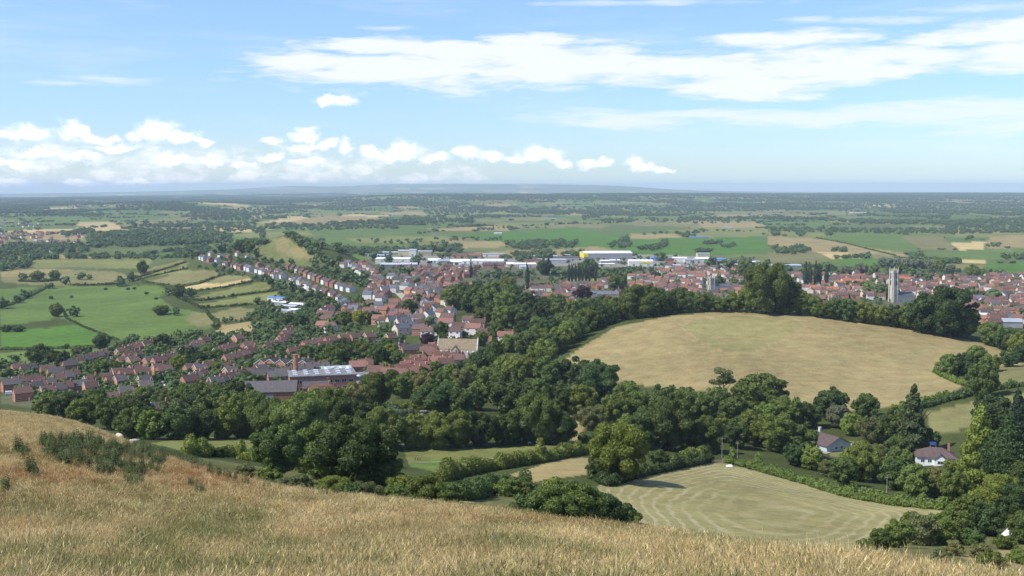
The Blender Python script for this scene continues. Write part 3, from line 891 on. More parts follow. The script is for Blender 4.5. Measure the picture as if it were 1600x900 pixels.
LOOK = {'dark': ('dark green broadleaf tree', 'broadleaf_tree', 'tree'), 'mid': ('mid green broadleaf tree', 'broadleaf_tree', 'tree'),
        'light': ('bright green broadleaf tree', 'broadleaf_tree', 'tree'), 'yellow': ('yellow-green leafy tree', 'broadleaf_tree', 'tree'),
        'olive': ('dull olive-green tree', 'broadleaf_tree', 'tree'), 'willow': ('pale grey-green willow', 'willow_tree', 'tree'),
        'copper': ('dark purple copper beech', 'copper_beech', 'tree'), 'poplar': ('slim upright poplar', 'poplar_tree', 'tree'),
        'column': ('narrow column-shaped tree', 'columnar_tree', 'tree'), 'conifer': ('dark pointed conifer', 'conifer_tree', 'tree'),
        'dome': ('broad dark domed tree', 'broadleaf_tree', 'tree'), 'bigconifer': ('tall drooping pale green conifer', 'conifer_tree', 'tree'),
        'bigdark': ('tall dark spreading tree', 'broadleaf_tree', 'tree'), 'pine': ('sparse-crowned pine', 'pine_tree', 'tree'),
        'bush_dark': ('dark green bush', 'bush', 'bush'), 'bush_mid': ('mid green bush', 'bush', 'bush'), 'bush_light': ('bright green bush', 'bush', 'bush'), 'bush_olive': ('dull olive bush', 'bush', 'bush')}
ASPECT = {'poplar': 4.2, 'column': 2.3, 'conifer': 1.9, 'dome': 0.74, 'bigconifer': 1.55, 'bigdark': 1.5, 'pine': 1.15, 'copper': 0.85, 'willow': 0.85, 'yellow': 0.95, 'olive': 0.9}
for _k in ('bush_dark', 'bush_mid', 'bush_light', 'bush_olive'): ASPECT[_k] = 0.62
PLANTS = []          # (px, record) for labels
TREE_XY = []

MASS_TREES = []       # small far trees that go into the one mass of woods: x, y, height, width / height
SPECS = []
def plant(px, py, wpx, kind='mid', where='in the wood', group='trees', hk=1.0):
    p = G(px, py)
    SPECS.append((px, wpx, kind, where, group, hk, p))
    TREE_XY.append((p.x, p.y, wpx / F * p.y * 0.5))

def realise_plants(most=295):
    order = sorted(range(len(SPECS)), key=lambda i: -SPECS[i][1]); count = {}; keep = set()
    for i in order:
        nm = LOOK[SPECS[i][2]][1]; count[nm] = count.get(nm, 0) + 1
        if count[nm] <= most: keep.add(i)
    for i, (px, wpx, kind, where, group, hk, p) in enumerate(SPECS):
        D = p.y
        w = wpx / F * D                                     # crown width in metres
        h = w * ASPECT.get(kind, 0.92) * hk
        if i not in keep:
            MASS_TREES.append((p.x, p.y, h, w / h)); continue
        lod = 0 if wpx > 62 else (1 if wpx > 24 else 2)
        while (kind, lod) not in POOL: lod = lod + 1 if (kind, lod + 1) in POOL else lod - 1
        ps = POOL[(kind, lod)]
        me, tr = ps[int(rng.integers(len(ps)))]
        look, name, cat = LOOK[kind]
        if 'w' not in me: me['w'] = max(v.co.x for v in me.vertices) - min(v.co.x for v in me.vertices)
        sxy = w / me['w']; rz = float(rng.uniform(0, 6.28))
        if tr is not None:
            o = empty(name, p, rz, (sxy, sxy, h))
            link('trunk', tr, None, o); link('crown', me, None, o)
        else:
            o = link(name, me, None, None, p, rz, (sxy, sxy, h))
        PLANTS.append((px, look, cat, group, where, o))

def label_plants():
    groups = {}
    for r in PLANTS: groups.setdefault((r[3], r[2]), []).append(r)
    for (gname, cat), rows in groups.items():
        rows.sort(key=lambda r: r[0])
        for i, (px, look, c, gr, where, o) in enumerate(rows):
            n = len(rows)
            if n == 1: lab = f"{look} {where}"
            else: lab = f"{look}, {ordinal(i + 1)} from the left {where}"
            tag(o, lab, c, gr if n > 1 else None)

def hedge(pts_px, h, w, kind='dark', label='hedge', leaf=None, per_m=None, rmin=125.0, gaps=0.0, group=None):
    """a hedge along a line of photo points, built where it stands"""
    P = Gmany(pts_px, rmin)
    g = np.random.default_rng(int(abs(P[0].x * 13 + P[0].y * 7)))
    lob = []; total = 0
    org = P[0].copy()
    for a, b in zip(P[:-1], P[1:]):
        L = math.hypot(b.x - a.x, b.y - a.y); total += L
        n = max(2, int(L / (w * 0.55)))
        for k in range(n):
            if g.random() < gaps: continue
            t = (k + g.uniform(0, 0.6)) / n
            x, y = a.x + (b.x - a.x) * t, a.y + (b.y - a.y) * t
            hh = h * g.uniform(0.55, 1.3) * (1.7 if g.random() < .06 else 1)
            lob.append(((x - org.x + g.normal(0, w * 0.1), y - org.y + g.normal(0, w * 0.1), gz(x, y) - org.z + hh * 0.42), (w * g.uniform(.45, .75), w * g.uniform(.45, .75), hh * 0.6)))
    D = sum(p.y for p in P) / len(P)
    size = leaf or max(0.13, D / 1700 * 1.5)
    n = int(total * (w + 2 * h) * 1.5 / (size * size * 1.1))
    n = min(n, 40000)
    me = crown_mesh('hedge', lob, n, size, g, core=0.82, up=0.3, cut=0)
    me.materials.append(M_fol[kind])
    o = link('hedge', me, None, None, org)
    return tag(o, label, 'hedge', group)
# ------------------------------------------------------------------ building materials
MB = {
 'brick': tiled('red_brick', (0.38, 0.16, 0.095), (0.30, 0.24, 0.19), 0.23, 0.075),
 'brick2': tiled('orange_brick', (0.50, 0.235, 0.125), (0.38, 0.27, 0.2), 0.23, 0.075),
 'render': plain('white_render', (0.64, 0.61, 0.56), 0.85, 0.1, 0.6, 0.12, objrand=0.22),
 'cream': plain('cream_render', (0.60, 0.53, 0.40), 0.85, 0.1, 0.6, 0.12, objrand=0.12),
 'pink': plain('pale_pink_render', (0.62, 0.46, 0.38), 0.85, 0.1, 0.6, 0.12, objrand=0.12),
 'bluewash': plain('pale_blue_render', (0.40, 0.47, 0.50), 0.85, 0.1, 0.5, 0.08),
 'stone': tiled('grey_gold_stone', (0.40, 0.34, 0.24), (0.3, 0.26, 0.2), 0.55, 0.22, namt=0.3),
 'stone2': tiled('pale_church_stone', (0.56, 0.51, 0.42), (0.40, 0.36, 0.30), 0.7, 0.3, namt=0.35),
 'brown': tiled('brown_roof_tile', (0.140, 0.085, 0.070), (0.08, 0.05, 0.04), 0.30, 0.26, 0.8, 0.25),
 'dkgrey': tiled('dark_grey_roof_tile', (0.108, 0.095, 0.093), (0.05, 0.05, 0.05), 0.30, 0.26, 0.75, 0.25),
 'slate': tiled('blue_grey_slate', (0.135, 0.145, 0.165), (0.06, 0.06, 0.07), 0.30, 0.24, 0.6, 0.2),
 'terra': tiled('terracotta_roof_tile', (0.225, 0.120, 0.090), (0.16, 0.07, 0.05), 0.30, 0.26, 0.85, 0.3),
 'terra2': tiled('weathered_red_roof_tile', (0.172, 0.098, 0.078), (0.11, 0.055, 0.04), 0.30, 0.26, 0.85, 0.3),
 'orange': tiled('bright_orange_roof_tile', (0.46, 0.165, 0.08), (0.22, 0.08, 0.05), 0.30, 0.26, 0.85, 0.15),
 'pinkroof': tiled('mauve_brown_roof_tile', (0.128, 0.092, 0.084), (0.07, 0.05, 0.045), 0.32, 0.28, 0.8, 0.1),
 'stoneroof': tiled('old_stone_roof_tile', (0.30, 0.235, 0.145), (0.15, 0.12, 0.08), 0.45, 0.32, 0.9, 0.1, namt=0.35),
 'white': plain('white_paint', (0.80, 0.80, 0.78), 0.5, 0.3, 1.0, 0.06),
 'whiteroof': plain('white_sheet_roof', (0.78, 0.79, 0.80), 0.55, 0.3, 0.1, 0.10, objrand=0.08),
 'greyroof': plain('grey_sheet_roof', (0.36, 0.38, 0.40), 0.6, 0.3, 0.12, 0.15, objrand=0.2),
 'feltroof': plain('grey_felt_roof', (0.20, 0.195, 0.19), 0.9, 0.1, 0.25, 0.30),
 'blueroof': plain('blue_sheet', (0.11, 0.23, 0.50), 0.55, 0.3, 0.2, 0.12),
 'palebluesheet': plain('pale_blue_grey_sheet', (0.42, 0.50, 0.54), 0.6, 0.3, 0.1, 0.12),
 'clad': plain('grey_cladding', (0.30, 0.30, 0.30), 0.7, 0.2, 0.2, 0.12, objrand=0.25),
 'yellow': plain('yellow_sheet', (0.75, 0.62, 0.06), 0.55, 0.3, 0.2, 0.08),
 'redsign': plain('red_board', (0.55, 0.05, 0.04), 0.6, 0.3),
 'glass': plain('dark_window_glass', (0.035, 0.045, 0.055), 0.12, 0.6),
 'skylight': plain('pale_rooflight', (0.72, 0.76, 0.80), 0.3, 0.5),
 'wood': plain('weathered_wood', (0.24, 0.19, 0.14), 0.9, 0.1, 2.0, 0.3),
 'pole': plain('grey_pole_timber', (0.36, 0.31, 0.26), 0.9, 0.1, 2.0, 0.25),
 'asphalt': plain('road_asphalt', (0.105, 0.10, 0.095), 0.9, 0.15, 0.15, 0.18),
 'paleroad': plain('pale_track', (0.36, 0.32, 0.26), 0.95, 0.05, 0.3, 0.2),
 'tyre': plain('black_rubber', (0.02, 0.02, 0.02), 0.85, 0.2),
 'canvas': plain('white_canvas', (0.82, 0.81, 0.78), 0.85, 0.1, 1.0, 0.05),
 'bluecanvas': plain('blue_canvas', (0.10, 0.22, 0.62), 0.8, 0.1, 1.0, 0.1),
 'solar': plain('blue_solar_panel', (0.025, 0.05, 0.16), 0.3, 0.4),
}

class Geo:
    """boxes, prisms and slabs gathered into one mesh"""
    def __init__(s): s.V = []; s.F = []; s.M = []
    def face(s, vs, m=0):
        b = len(s.V); s.V += [tuple(v) for v in vs]; s.F.append(tuple(range(b, b + len(vs)))); s.M.append(m)
    def box(s, x0, x1, y0, y1, z0, z1, m=0):
        b = len(s.V)
        s.V += [(x0,y0,z0),(x1,y0,z0),(x1,y1,z0),(x0,y1,z0),(x0,y0,z1),(x1,y0,z1),(x1,y1,z1),(x0,y1,z1)]
        for f in ((0,3,2,1),(4,5,6,7),(0,1,5,4),(1,2,6,5),(2,3,7,6),(3,0,4,7)):
            s.F.append(tuple(b + i for i in f)); s.M.append(m)
        return s
    def gable(s, L, W, e, rise, z0=-1.5, m=0, cx=0, cy=0):
        """wall body with two gable ends, ridge along x"""
        x0, x1, y0, y1 = cx - L/2, cx + L/2, cy - W/2, cy + W/2
        b = len(s.V)
        s.V += [(x0,y0,z0),(x1,y0,z0),(x1,y1,z0),(x0,y1,z0),(x0,y0,e),(x1,y0,e),(x1,y1,e),(x0,y1,e),(x0,cy,e+rise),(x1,cy,e+rise)]
        for f in ((0,1,5,4),(2,3,7,6),(1,2,6,9,5),(3,0,4,8,7),(0,3,2,1),(4,5,9,8),(6,7,8,9)):
            s.F.append(tuple(b + i for i in f)); s.M.append(m)
        return s
    def slab(s, a, b, c, d, t, m=0):
        """a thick quad: the top face a b c d, thickness t downwards"""
        k = len(s.V)
        for p in (a, b, c, d): s.V.append(tuple(p))
        for p in (a, b, c, d): s.V.append((p[0], p[1], p[2] - t))
        for f in ((0,1,2,3),(7,6,5,4),(0,4,5,1),(1,5,6,2),(2,6,7,3),(3,7,4,0)):
            s.F.append(tuple(k + i for i in f)); s.M.append(m)
        return s
    def roof(s, L, W, e, rise, over=0.3, t=0.16, m=0, cx=0, cy=0):
        sl = rise / (W / 2); x0, x1 = cx - L/2 - over, cx + L/2 + over
        yo = W / 2 + over; ze = e - over * sl + 0.14; zr = e + rise + 0.14
        s.slab((x0, cy - yo, ze), (x1, cy - yo, ze), (x1, cy - 0.002, zr), (x0, cy - 0.002, zr), t, m)
        s.slab((x0, cy + 0.002, zr), (x1, cy + 0.002, zr), (x1, cy + yo, ze), (x0, cy + yo, ze), t, m)
        return s
    def hip(s, L, W, e, rise, over=0.4, m=0, cx=0, cy=0):
        x0, x1, y0, y1 = cx - L/2 - over, cx + L/2 + over, cy - W/2 - over, cy + W/2 + over
        r = max(0.3, (L - W) / 2)
        b = len(s.V)
        s.V += [(x0,y0,e),(x1,y0,e),(x1,y1,e),(x0,y1,e),(cx-r,cy,e+rise),(cx+r,cy,e+rise),(x0,y0,e-0.15),(x1,y0,e-0.15),(x1,y1,e-0.15),(x0,y1,e-0.15)]
        for f in ((0,1,5,4),(1,2,5),(2,3,4,5),(3,0,4),(6,7,1,0),(7,8,2,1),(8,9,3,2),(9,6,0,3),(9,8,7,6)):
            s.F.append(tuple(b + i for i in f)); s.M.append(m)
        return s
    def cyl(s, x, y, z0, z1, r0, r1=None, n=10, m=0):
        r1 = r0 if r1 is None else r1; b = len(s.V)
        for z, r in ((z0, r0), (z1, r1)):
            for k in range(n): s.V.append((x + r * math.cos(2*math.pi*k/n), y + r * math.sin(2*math.pi*k/n), z))
        for k in range(n):
            k2 = (k + 1) % n; s.F.append((b + k, b + k2, b + n + k2, b + n + k)); s.M.append(m)
        s.F.append(tuple(b + n + k for k in range(n))); s.M.append(m)
        s.F.append(tuple(b + n - 1 - k for k in range(n))); s.M.append(m)
        return s
    def xform(s, M):
        s.V = [tuple(M @ Vector(v)) for v in s.V]; return s
    def mesh(s, name, *mats):
        me = bpy.data.meshes.new(name); me.from_pydata(s.V, [], s.F)
        for m in mats: me.materials.append(m)
        me.polygons.foreach_set('material_index', s.M); me.update(); return me

def window_geo(x, y, z, w, h, side):
    """white frame with dark glass, a little proud of the wall; side = +-1 for y faces, 'l'/'r' for gable ends"""
    g = Geo(); f = 0.09
    if side in (1, -1):
        o = 0.04 * side
        a, b = sorted((y, y + o)); g.box(x - w/2, x + w/2, a, b, z, z + h, 0)
        a, b = sorted((y + o, y + o * 1.25)); 
        g.box(x - w/2 + f, x - f/2, a, b, z + f, z + h - f, 1); g.box(x + f/2, x + w/2 - f, a, b, z + f, z + h - f, 1)
    else:
        sd = -1 if side == 'l' else 1; o = 0.04 * sd
        a, b = sorted((x, x + o)); g.box(a, b, y - w/2, y + w/2, z, z + h, 0)
        a, b = sorted((x + o, x + o * 1.25)); g.box(a, b, y - w/2 + f, y + w/2 - f, z + f, z + h - f, 1)
    return g

def house_parts(L, W, e, rise, wall, roof, chim=1, windows=True, barge=False, door=True, two=True, stagger=0.0):
    """list of (part name, mesh, name of parent part)"""
    out = [('wall', Geo().gable(L, W, e, rise).mesh('house_wall', MB[wall]), None),
           ('roof', Geo().roof(L, W, e, rise).mesh('house_roof', MB[roof]), None)]
    cm = MB['brick'] if wall in ('render', 'cream', 'pink') else MB[wall]
    for k in range(chim):
        x = (L/2 - 0.6) * (1 if k == 0 else -1)
        g = Geo().box(x - 0.45, x + 0.45, -0.5, 0.5, e + rise - 0.7, e + rise + 1.3)
        g.box(x - 0.53, x + 0.53, -0.58, 0.58, e + rise + 1.3, e + rise + 1.45)
        for dy in (-0.22, 0.22): g.cyl(x, dy, e + rise + 1.45, e + rise + 1.85, 0.12, 0.10, 8, 1)
        out.append(('chimney', g.mesh('house_chimney', cm, MB['terra']), 'roof'))
    if windows:
        hs = (0.9, 3.4) if two else (0.9,)
        for sd in (-1, 1):
            for h in hs:
                for fx in (-0.27, 0.27):
                    if door and h < 1 and fx > 0: continue
                    out.append(('window', window_geo(L * fx, sd * W/2, h, 1.7, 1.2, sd).mesh('house_window', MB['white'], MB['glass']), None))
            if door:
                g = Geo(); a, b = sorted((sd * W/2, sd * (W/2 + 0.05))); g.box(L*0.27 - 0.5, L*0.27 + 0.5, a, b, -0.1, 2.05)
                out.append(('door', g.mesh('house_door', MB['white']), None))
        if two: out.append(('window', window_geo(-L/2, 0.6, 3.4, 0.9, 1.1, 'l').mesh('house_window', MB['white'], MB['glass']), None))
    if barge:
        g = Geo(); sl = rise / (W/2); yo = W/2 + 0.32
        for x in (-L/2 - 0.34, L/2 + 0.302):
            for sgn in (-1, 1):
                a = (x, sgn * yo, e - 0.32 * sl + 0.17); b = (x, 0, e + rise + 0.17)
                c = (x + 0.04, 0, e + rise + 0.17); d = (x + 0.04, sgn * yo, e - 0.32 * sl + 0.17)
                g.slab(a, b, c, d, 0.30)
        out.append(('bargeboard', g.mesh('house_bargeboard', MB['white']), 'roof'))
    return out

HK = {}
def hk(name, *a, **k): HK[name] = (a, k)
hk('brickA', 9.0, 7.6, 4.9, 2.7, 'brick2', 'brown', barge=True)
hk('brickB', 11.5, 7.8, 4.9, 2.8, 'brick', 'brown')
hk('brickC', 8.5, 7.4, 4.9, 2.6, 'brick2', 'dkgrey', barge=True)
hk('brickD', 13.0, 7.8, 4.8, 2.7, 'brick', 'dkgrey')
hk('lowbrick', 12.0, 7.8, 2.7, 2.4, 'brick2', 'brown', two=False)
hk('terrW', 8.6, 7.6, 5.2, 2.7, 'render', 'brown')
hk('terrB', 9.6, 7.8, 5.2, 2.7, 'brick', 'brown')
hk('terrP', 8.6, 7.6, 5.2, 2.7, 'pink', 'terra2')
hk('villa', 10.0, 8.0, 5.6, 3.0, 'render', 'slate', chim=2)
hk('stoneS', 12.0, 8.0, 5.6, 3.4, 'cream', 'slate', chim=2)
hk('stoneT', 10.0, 7.0, 4.8, 3.0, 'stone', 'terra2', chim=2)
hk('red', 10.5, 7.6, 5.0, 3.0, 'brick2', 'terra')
hk('red2', 9.0, 7.2, 5.0, 2.9, 'cream', 'terra2')
hk('red3', 12.0, 8.0, 5.2, 3.2, 'render', 'terra')
hk('orange', 14.0, 8.5, 5.4, 3.2, 'cream', 'orange')
hk('greyT', 11.0, 8.0, 5.2, 3.0, 'cream', 'dkgrey')
hk('whiteT', 9.0, 7.5, 5.2, 2.8, 'render', 'pinkroof')
HLOOK = {'brickA': 'white-gabled orange brick house', 'brickB': 'brown-roofed red brick house', 'brickC': 'grey-roofed orange brick house', 'brickD': 'long dark-roofed brick house',
         'lowbrick': 'low brown-roofed brick house', 'terrW': 'brown-roofed white house', 'terrB': 'brown-roofed brick house', 'terrP': 'red-roofed pale pink house',
         'villa': 'slate-roofed white villa', 'stoneS': 'slate-roofed tall cream house', 'stoneT': 'red-roofed old stone house', 'red': 'terracotta-roofed brick house',
         'red2': 'red-roofed cream house', 'red3': 'terracotta-roofed white house', 'orange': 'long orange-roofed house', 'greyT': 'grey-roofed cream house', 'whiteT': 'mauve-roofed white house'}
_hc = {}
HOUSES = []
HOUSE_XY = []
ESTATE = ('estate houses along the green field', 'dark-roofed estate houses', 'upper estate rows', 'middle estate rows', 'front estate rows', 'low front houses of the estate', 'dark-roofed staggered estate rows', 'far estate rows', 'gabled brick row above the copse')
FAR_HOUSES = []
FAR_GROUPS = set()
def house(px, py, kind, yaw=0.0, where='in the town', group='houses', name='house', lift=True, sc=1.0):
    p0 = G(px, py)
    if lift: p0 = G(px, py + 3.6 / p0.y * F)
    near = p0.y < 1000
    key = (kind, near)
    if key not in _hc:
        a, k = HK[kind]; k = dict(k)
        if not near: k['windows'] = False; k['barge'] = False
        _hc[key] = house_parts(*a, **k)
    L = HK[kind][0][0] * sc; W = HK[kind][0][1]
    for hx, hy, hr in HOUSE_XY:
        if math.hypot(hx - p0.x, hy - p0.y) < 5.2: return None
    if group in ESTATE and len(HOUSE_XY) % 7 == 3:
        HOUSE_XY.append((p0.x, p0.y - 900, 1)); return None          # a garden gap in the row
    HOUSE_XY.append((p0.x, p0.y, 0.5 * math.hypot(L, W)))
    if group in FAR_GROUPS:
        FAR_HOUSES.append((p0, kind, yaw)); return None
    o = empty(name, p0, math.radians(yaw), (sc, 1, 1))
    made = {}
    for pn, me, par in _hc[key]:
        c = link(pn, me, None, made.get(par, o))
        made.setdefault(pn, c)
    HOUSES.append((px, HLOOK[kind], group, where, o))
    return o

def label_houses():
    groups = {}
    for r in HOUSES: groups.setdefault(r[2], []).append(r)
    for gname, rows in groups.items():
        rows.sort(key=lambda r: r[0])
        for i, (px, look, gr, where, o) in enumerate(rows):
            lab = f"{look}, {ordinal(i + 1)} from the left {where}" if len(rows) > 1 else f"{look} {where}"
            tag(o, lab, 'house', gr if len(rows) > 1 else None)

def build_far_houses():
    """the many small roofs of the far town, one mass"""
    mats = []; V = []; Fl = []; Mi = []; off = 0; tpl = {}
    for p, kind, yaw in FAR_HOUSES:
        if kind not in tpl:
            a, k = HK[kind]; k = dict(k); k['windows'] = False; k['barge'] = False
            parts = house_parts(*a, **k); tv, tf, tm = [], [], []; b = 0
            for pn, me, par in parts:
                for m in me.materials:
                    if m not in mats: mats.append(m)
                tv += [v.co[:] for v in me.vertices]
                for f in me.polygons: tf.append([i + b for i in f.vertices]); tm.append(mats.index(me.materials[f.material_index]))
                b += len(me.vertices)
            tpl[kind] = (np.array(tv), tf, tm)
        tv, tf, tm = tpl[kind]
        c, s_ = math.cos(math.radians(yaw)), math.sin(math.radians(yaw))
        V.append(tv @ np.array([[c, s_, 0], [-s_, c, 0], [0, 0, 1]]) + np.array(p)[None])
        Fl += [[i + off for i in f] for f in tf]; Mi += tm; off += len(tv)
    V = np.concatenate(V)
    me = mesh_np('far_houses', V, np.concatenate([np.array(f) for f in Fl]), np.array([len(f) for f in Fl]), False, Mi)
    for m in mats: me.materials.append(m)
    tag(link('houses', me), 'close-packed red and brown roofs of the far town', None, None, 'stuff')

def shed(name, px, py, wpx, depth, h, wall, roof, label, rise=1.2, yaw=0.0, cat='warehouse', group=None, band=None, doors=2, lights=0, signs=None):
    """an industrial or commercial building standing on the ground at a photo point (its near wall's foot)"""
    p = G(px, py); D = p.y
    L = wpx / F * D
    p = p + Vector((0, depth / 2, 0)); p.z = gz(p.x, p.y)
    o = empty(name, p, math.radians(yaw))
    tag(o, label, cat, group)
    link('wall', Geo().gable(L, depth, h, rise, -3).mesh('shed_wall', MB[wall]), None, o)
    r = link('roof', Geo().roof(L, depth, h, rise, 0.4, 0.2).mesh('shed_roof', MB[roof]), None, o)
    for k in range(doors):
        x = L * (-0.3 + 0.6 * k / max(1, doors - 1)) if doors > 1 else 0
        link('roller_door', Geo().box(x - 2, x + 2, -depth/2 - 0.06, -depth/2, -0.1, min(4, h - 0.6)).mesh('shed_door', MB['clad']), None, o)
    if band:
        link('band', Geo().box(-L/2 - 0.05, L/2 + 0.05, -depth/2 - 0.08, -depth/2, h - 1.6, h - 0.2).mesh('shed_band', MB[band]), None, o)
    for k in range(lights):
        x = -L/2 + L * (k + 0.5) / lights; sl = rise / (depth / 2)
        for y0 in (-depth * 0.36,):
            y1 = -depth * 0.10
            za = h + (y0 + depth/2) * sl + 0.16; zb = h + (y1 + depth/2) * sl + 0.16
            g = Geo(); g.slab((x - 0.7, y0, za), (x + 0.7, y0, za), (x + 0.7, y1, zb), (x - 0.7, y1, zb), 0.02)
            link('rooflight', g.mesh('shed_light', MB['skylight']), None, r)
    return o

def along(pts, n):
    """n photo points evenly spaced along a polyline"""
    P = np.array(pts, float); d = np.concatenate([[0], np.cumsum(np.hypot(*np.diff(P, axis=0).T))])
    t = np.linspace(0, d[-1], n)
    return list(zip(np.interp(t, d, P[:, 0]), np.interp(t, d, P[:, 1])))
# ------------------------------------------------------------------ roads and tracks (ribbons laid on the ground)
ROAD_XY = []
def ribbon(name, pts_px, w, mat, label, lift=0.12, step=4.0, rmin=125.0):
    P = Gmany(pts_px, rmin); V = []; n = 0
    C = []
    for a, b in zip(P[:-1], P[1:]):
        k = max(1, int((b - a).length / step))
        for i in range(k): C.append(a.lerp(b, i / k))
    C.append(P[-1])
    ROAD_XY.extend((c.x, c.y) for c in C)
    for i, c in enumerate(C):
        t = (C[min(i + 1, len(C) - 1)] - C[max(i - 1, 0)]); t.z = 0; t.normalize()
        s = Vector((-t.y, t.x, 0)) * (w / 2)
        for q in (-1, -0.33, 0.33, 1):
            p = c + s * q; V.append((p.x, p.y, gz(p.x, p.y) + lift + (0.03 if abs(q) < 0.5 else 0)))
    Fc = []
    for i in range(len(C) - 1):
        for k in range(3):
            a = i * 4 + k; Fc.append((a, a + 4, a + 5, a + 1)[::-1])
    me = mesh_pd(name, V, Fc, True); me.materials.append(mat)
    return tag(link(name, me), label, None, None, 'structure')

ribbon('road', [(318,408),(372,422),(410,431),(447,441),(493,459),(537,474),(585,480)], 6.5, MB['asphalt'], 'street of terraced houses along the foot of the ridge')
ribbon('road', [(572,416),(590,434),(600,444),(622,457),(632,466),(642,476),(650,486),(655,498),(660,512),(680,524),(715,530)], 8.5, MB['paleroad'], 'pale street running down through the middle of the town')
ribbon('path', [(632,664),(645,655),(662,642)], 3.0, MB['paleroad'], 'pale track showing among the trees')
ribbon('path', [(1280,707),(1310,697),(1350,694)], 6.0, MB['paleroad'], 'pale gravel drive beside the grey bungalow')
ribbon('path', [(638,722),(700,721),(760,718),(850,706)], 0.9, MB['paleroad'], 'faint trodden footpath across the small green field', 0.05)
ribbon('road', [(800,505),(830,504),(862,505)], 7, MB['asphalt'], 'car park strip behind the trees beside the dry hill')
ribbon('path', [(700,532),(740,536),(800,528)], 6, MB['asphalt'], 'lane passing behind the old stone barn')

# ------------------------------------------------------------------ houses

def houses(pts, kinds, yaw, where, group, jit=4, name='house', lift=True, sc=1.0):
    if group in ESTATE: sc = 0.80
    for i, (x, y) in enumerate(pts):
        k = kinds[i % len(kinds)] if isinstance(kinds, (list, tuple)) else kinds
        house(x, y, k, yaw + (16 if group in ESTATE else 0) + rng.uniform(-jit, jit), where, group, name, lift, sc)

FAR_GROUPS.update(['dense brick terraces', 'far roofs', 'houses hidden along the ridge street', 'houses edging the playing field'])
# old houses and terrace below the flat-roofed works
houses([(560,575),(571,572)], ['red', 'red2'], 10, 'behind the flat-roofed works', 'red roofs behind the works')
houses([(588,583),(598,585),(608,587),(617,588),(626,588)], ['red2', 'red2', 'terrP'], -8, 'in the long low terrace', 'low red-roofed terrace')
houses([(632,580),(638,575),(645,570),(652,565),(655,582),(646,585),(660,576)], 'red', 35, 'in the stepped many-chimneyed terrace', 'stepped red-roofed terrace')
houses([(672,548),(682,545),(667,552),(674,557),(690,560),(703,562),(713,564),(683,568),(697,570)], ['red2', 'red', 'red2'], 12, 'before the stone barn', 'red roofs by the stone barn')
houses([(500,615),(510,618),(494,608)], ['red', 'red2', 'brickD'], 15, 'just below the flat-roofed works', 'red roofs below the works')
# estate
g1 = 'estate houses along the green field'; w1 = 'in the green-field-edge row'
houses([(190,553),(199,549),(208,546),(217,543),(230,541),(243,538),(255,535)], ['brickA', 'brickB'], 28, w1, g1)
g2 = 'dark-roofed estate houses'; w2 = 'by the big field-edge trees'
houses([(111,572),(122,569),(133,564),(143,561),(151,558),(159,556),(60,579),(75,580),(88,583),(30,577),(45,578)], ['brickD', 'brickB'], 22, w2, g2)
g3 = 'upper estate rows'; w3 = 'in the upper estate rows'
houses([(203,558),(213,556),(222,557),(194,566),(208,566),(237,565),(249,566),(262,562),(272,560),(282,553),(292,549),(300,545),(309,540),(320,535)], ['brickB', 'brickA', 'brickD'], 30, w3, g3)
g4 = 'middle estate rows'; w4 = 'in the middle estate rows'
houses([(142,597),(152,596),(163,594),(172,585),(185,585),(198,586),(178,597),(189,597),(212,580),(222,584),(233,592),(226,597),(248,578),(257,581),(300,578),(312,579),(327,575),(286,602),(297,597),(306,592),(314,588)], ['brickA', 'brickB', 'brickB', 'brickC'], 24, w4, g4)
g5 = 'front estate rows'; w5 = 'in the front estate rows'
houses([(92,595),(102,591),(112,588),(125,584),(18,602),(30,598),(42,597),(54,596),(66,595),(52,607),(62,604),(72,601),(25,618),(36,616),(48,614),(75,614),(88,611),(100,608),(113,606),(124,604),(142,607)], ['brickA', 'brickD', 'brickB', 'brickB', 'brickD'], 20, w5, g5)
g6 = 'low front houses of the estate'; w6 = 'among low houses nearest the wood'
houses([(160,614),(172,618),(197,615),(208,615),(220,610),(228,606),(247,618),(262,620),(280,621),(295,620),(236,640),(250,642),(183,638)], ['lowbrick', 'lowbrick', 'brickC'], 14, w6, g6)
g7 = 'dark-roofed staggered estate rows'; w7 = 'in staggered rows beside the dark hall'
houses([(307,612),(318,609),(327,604),(337,600),(346,597),(354,594),(363,592),(372,588),(388,586),(398,584),(408,580),(352,578),(360,583)], ['brickC', 'brickC', 'brickB'], 26, w7, g7)
g8 = 'gabled estate houses in a line'; w8 = 'in the gabled line above the works'
houses([(411,570),(427,569),(443,570),(463,570),(478,571)], 'brickC', 75, w8, g8, 3)
houses([(405,588),(418,585),(437,590),(448,586),(460,583),(472,580),(485,578),(497,576)], 'brickD', 20, 'directly above the works', 'dark-roofed houses above the works')
g9 = 'far estate rows'; w9 = 'in the far estate rows'
houses([(342,552),(350,548),(358,545),(372,531),(378,537),(388,542),(393,549),(402,549),(360,562),(370,559),(380,556),(390,553),(412,547),(422,544),(432,540),(440,535),(444,530),(448,524),(452,519)], ['brickA', 'brickB', 'brickB'], 30, w9, g9)
g10 = 'gabled brick row above the copse'; w10 = 'in the gabled row above the copse'
houses([(472,541),(482,540),(496,537),(517,534),(537,531),(557,529),(577,528),(596,526),(611,530),(460,551),(470,549),(508,542)], ['brickA', 'brickB'], 18, w10, g10)

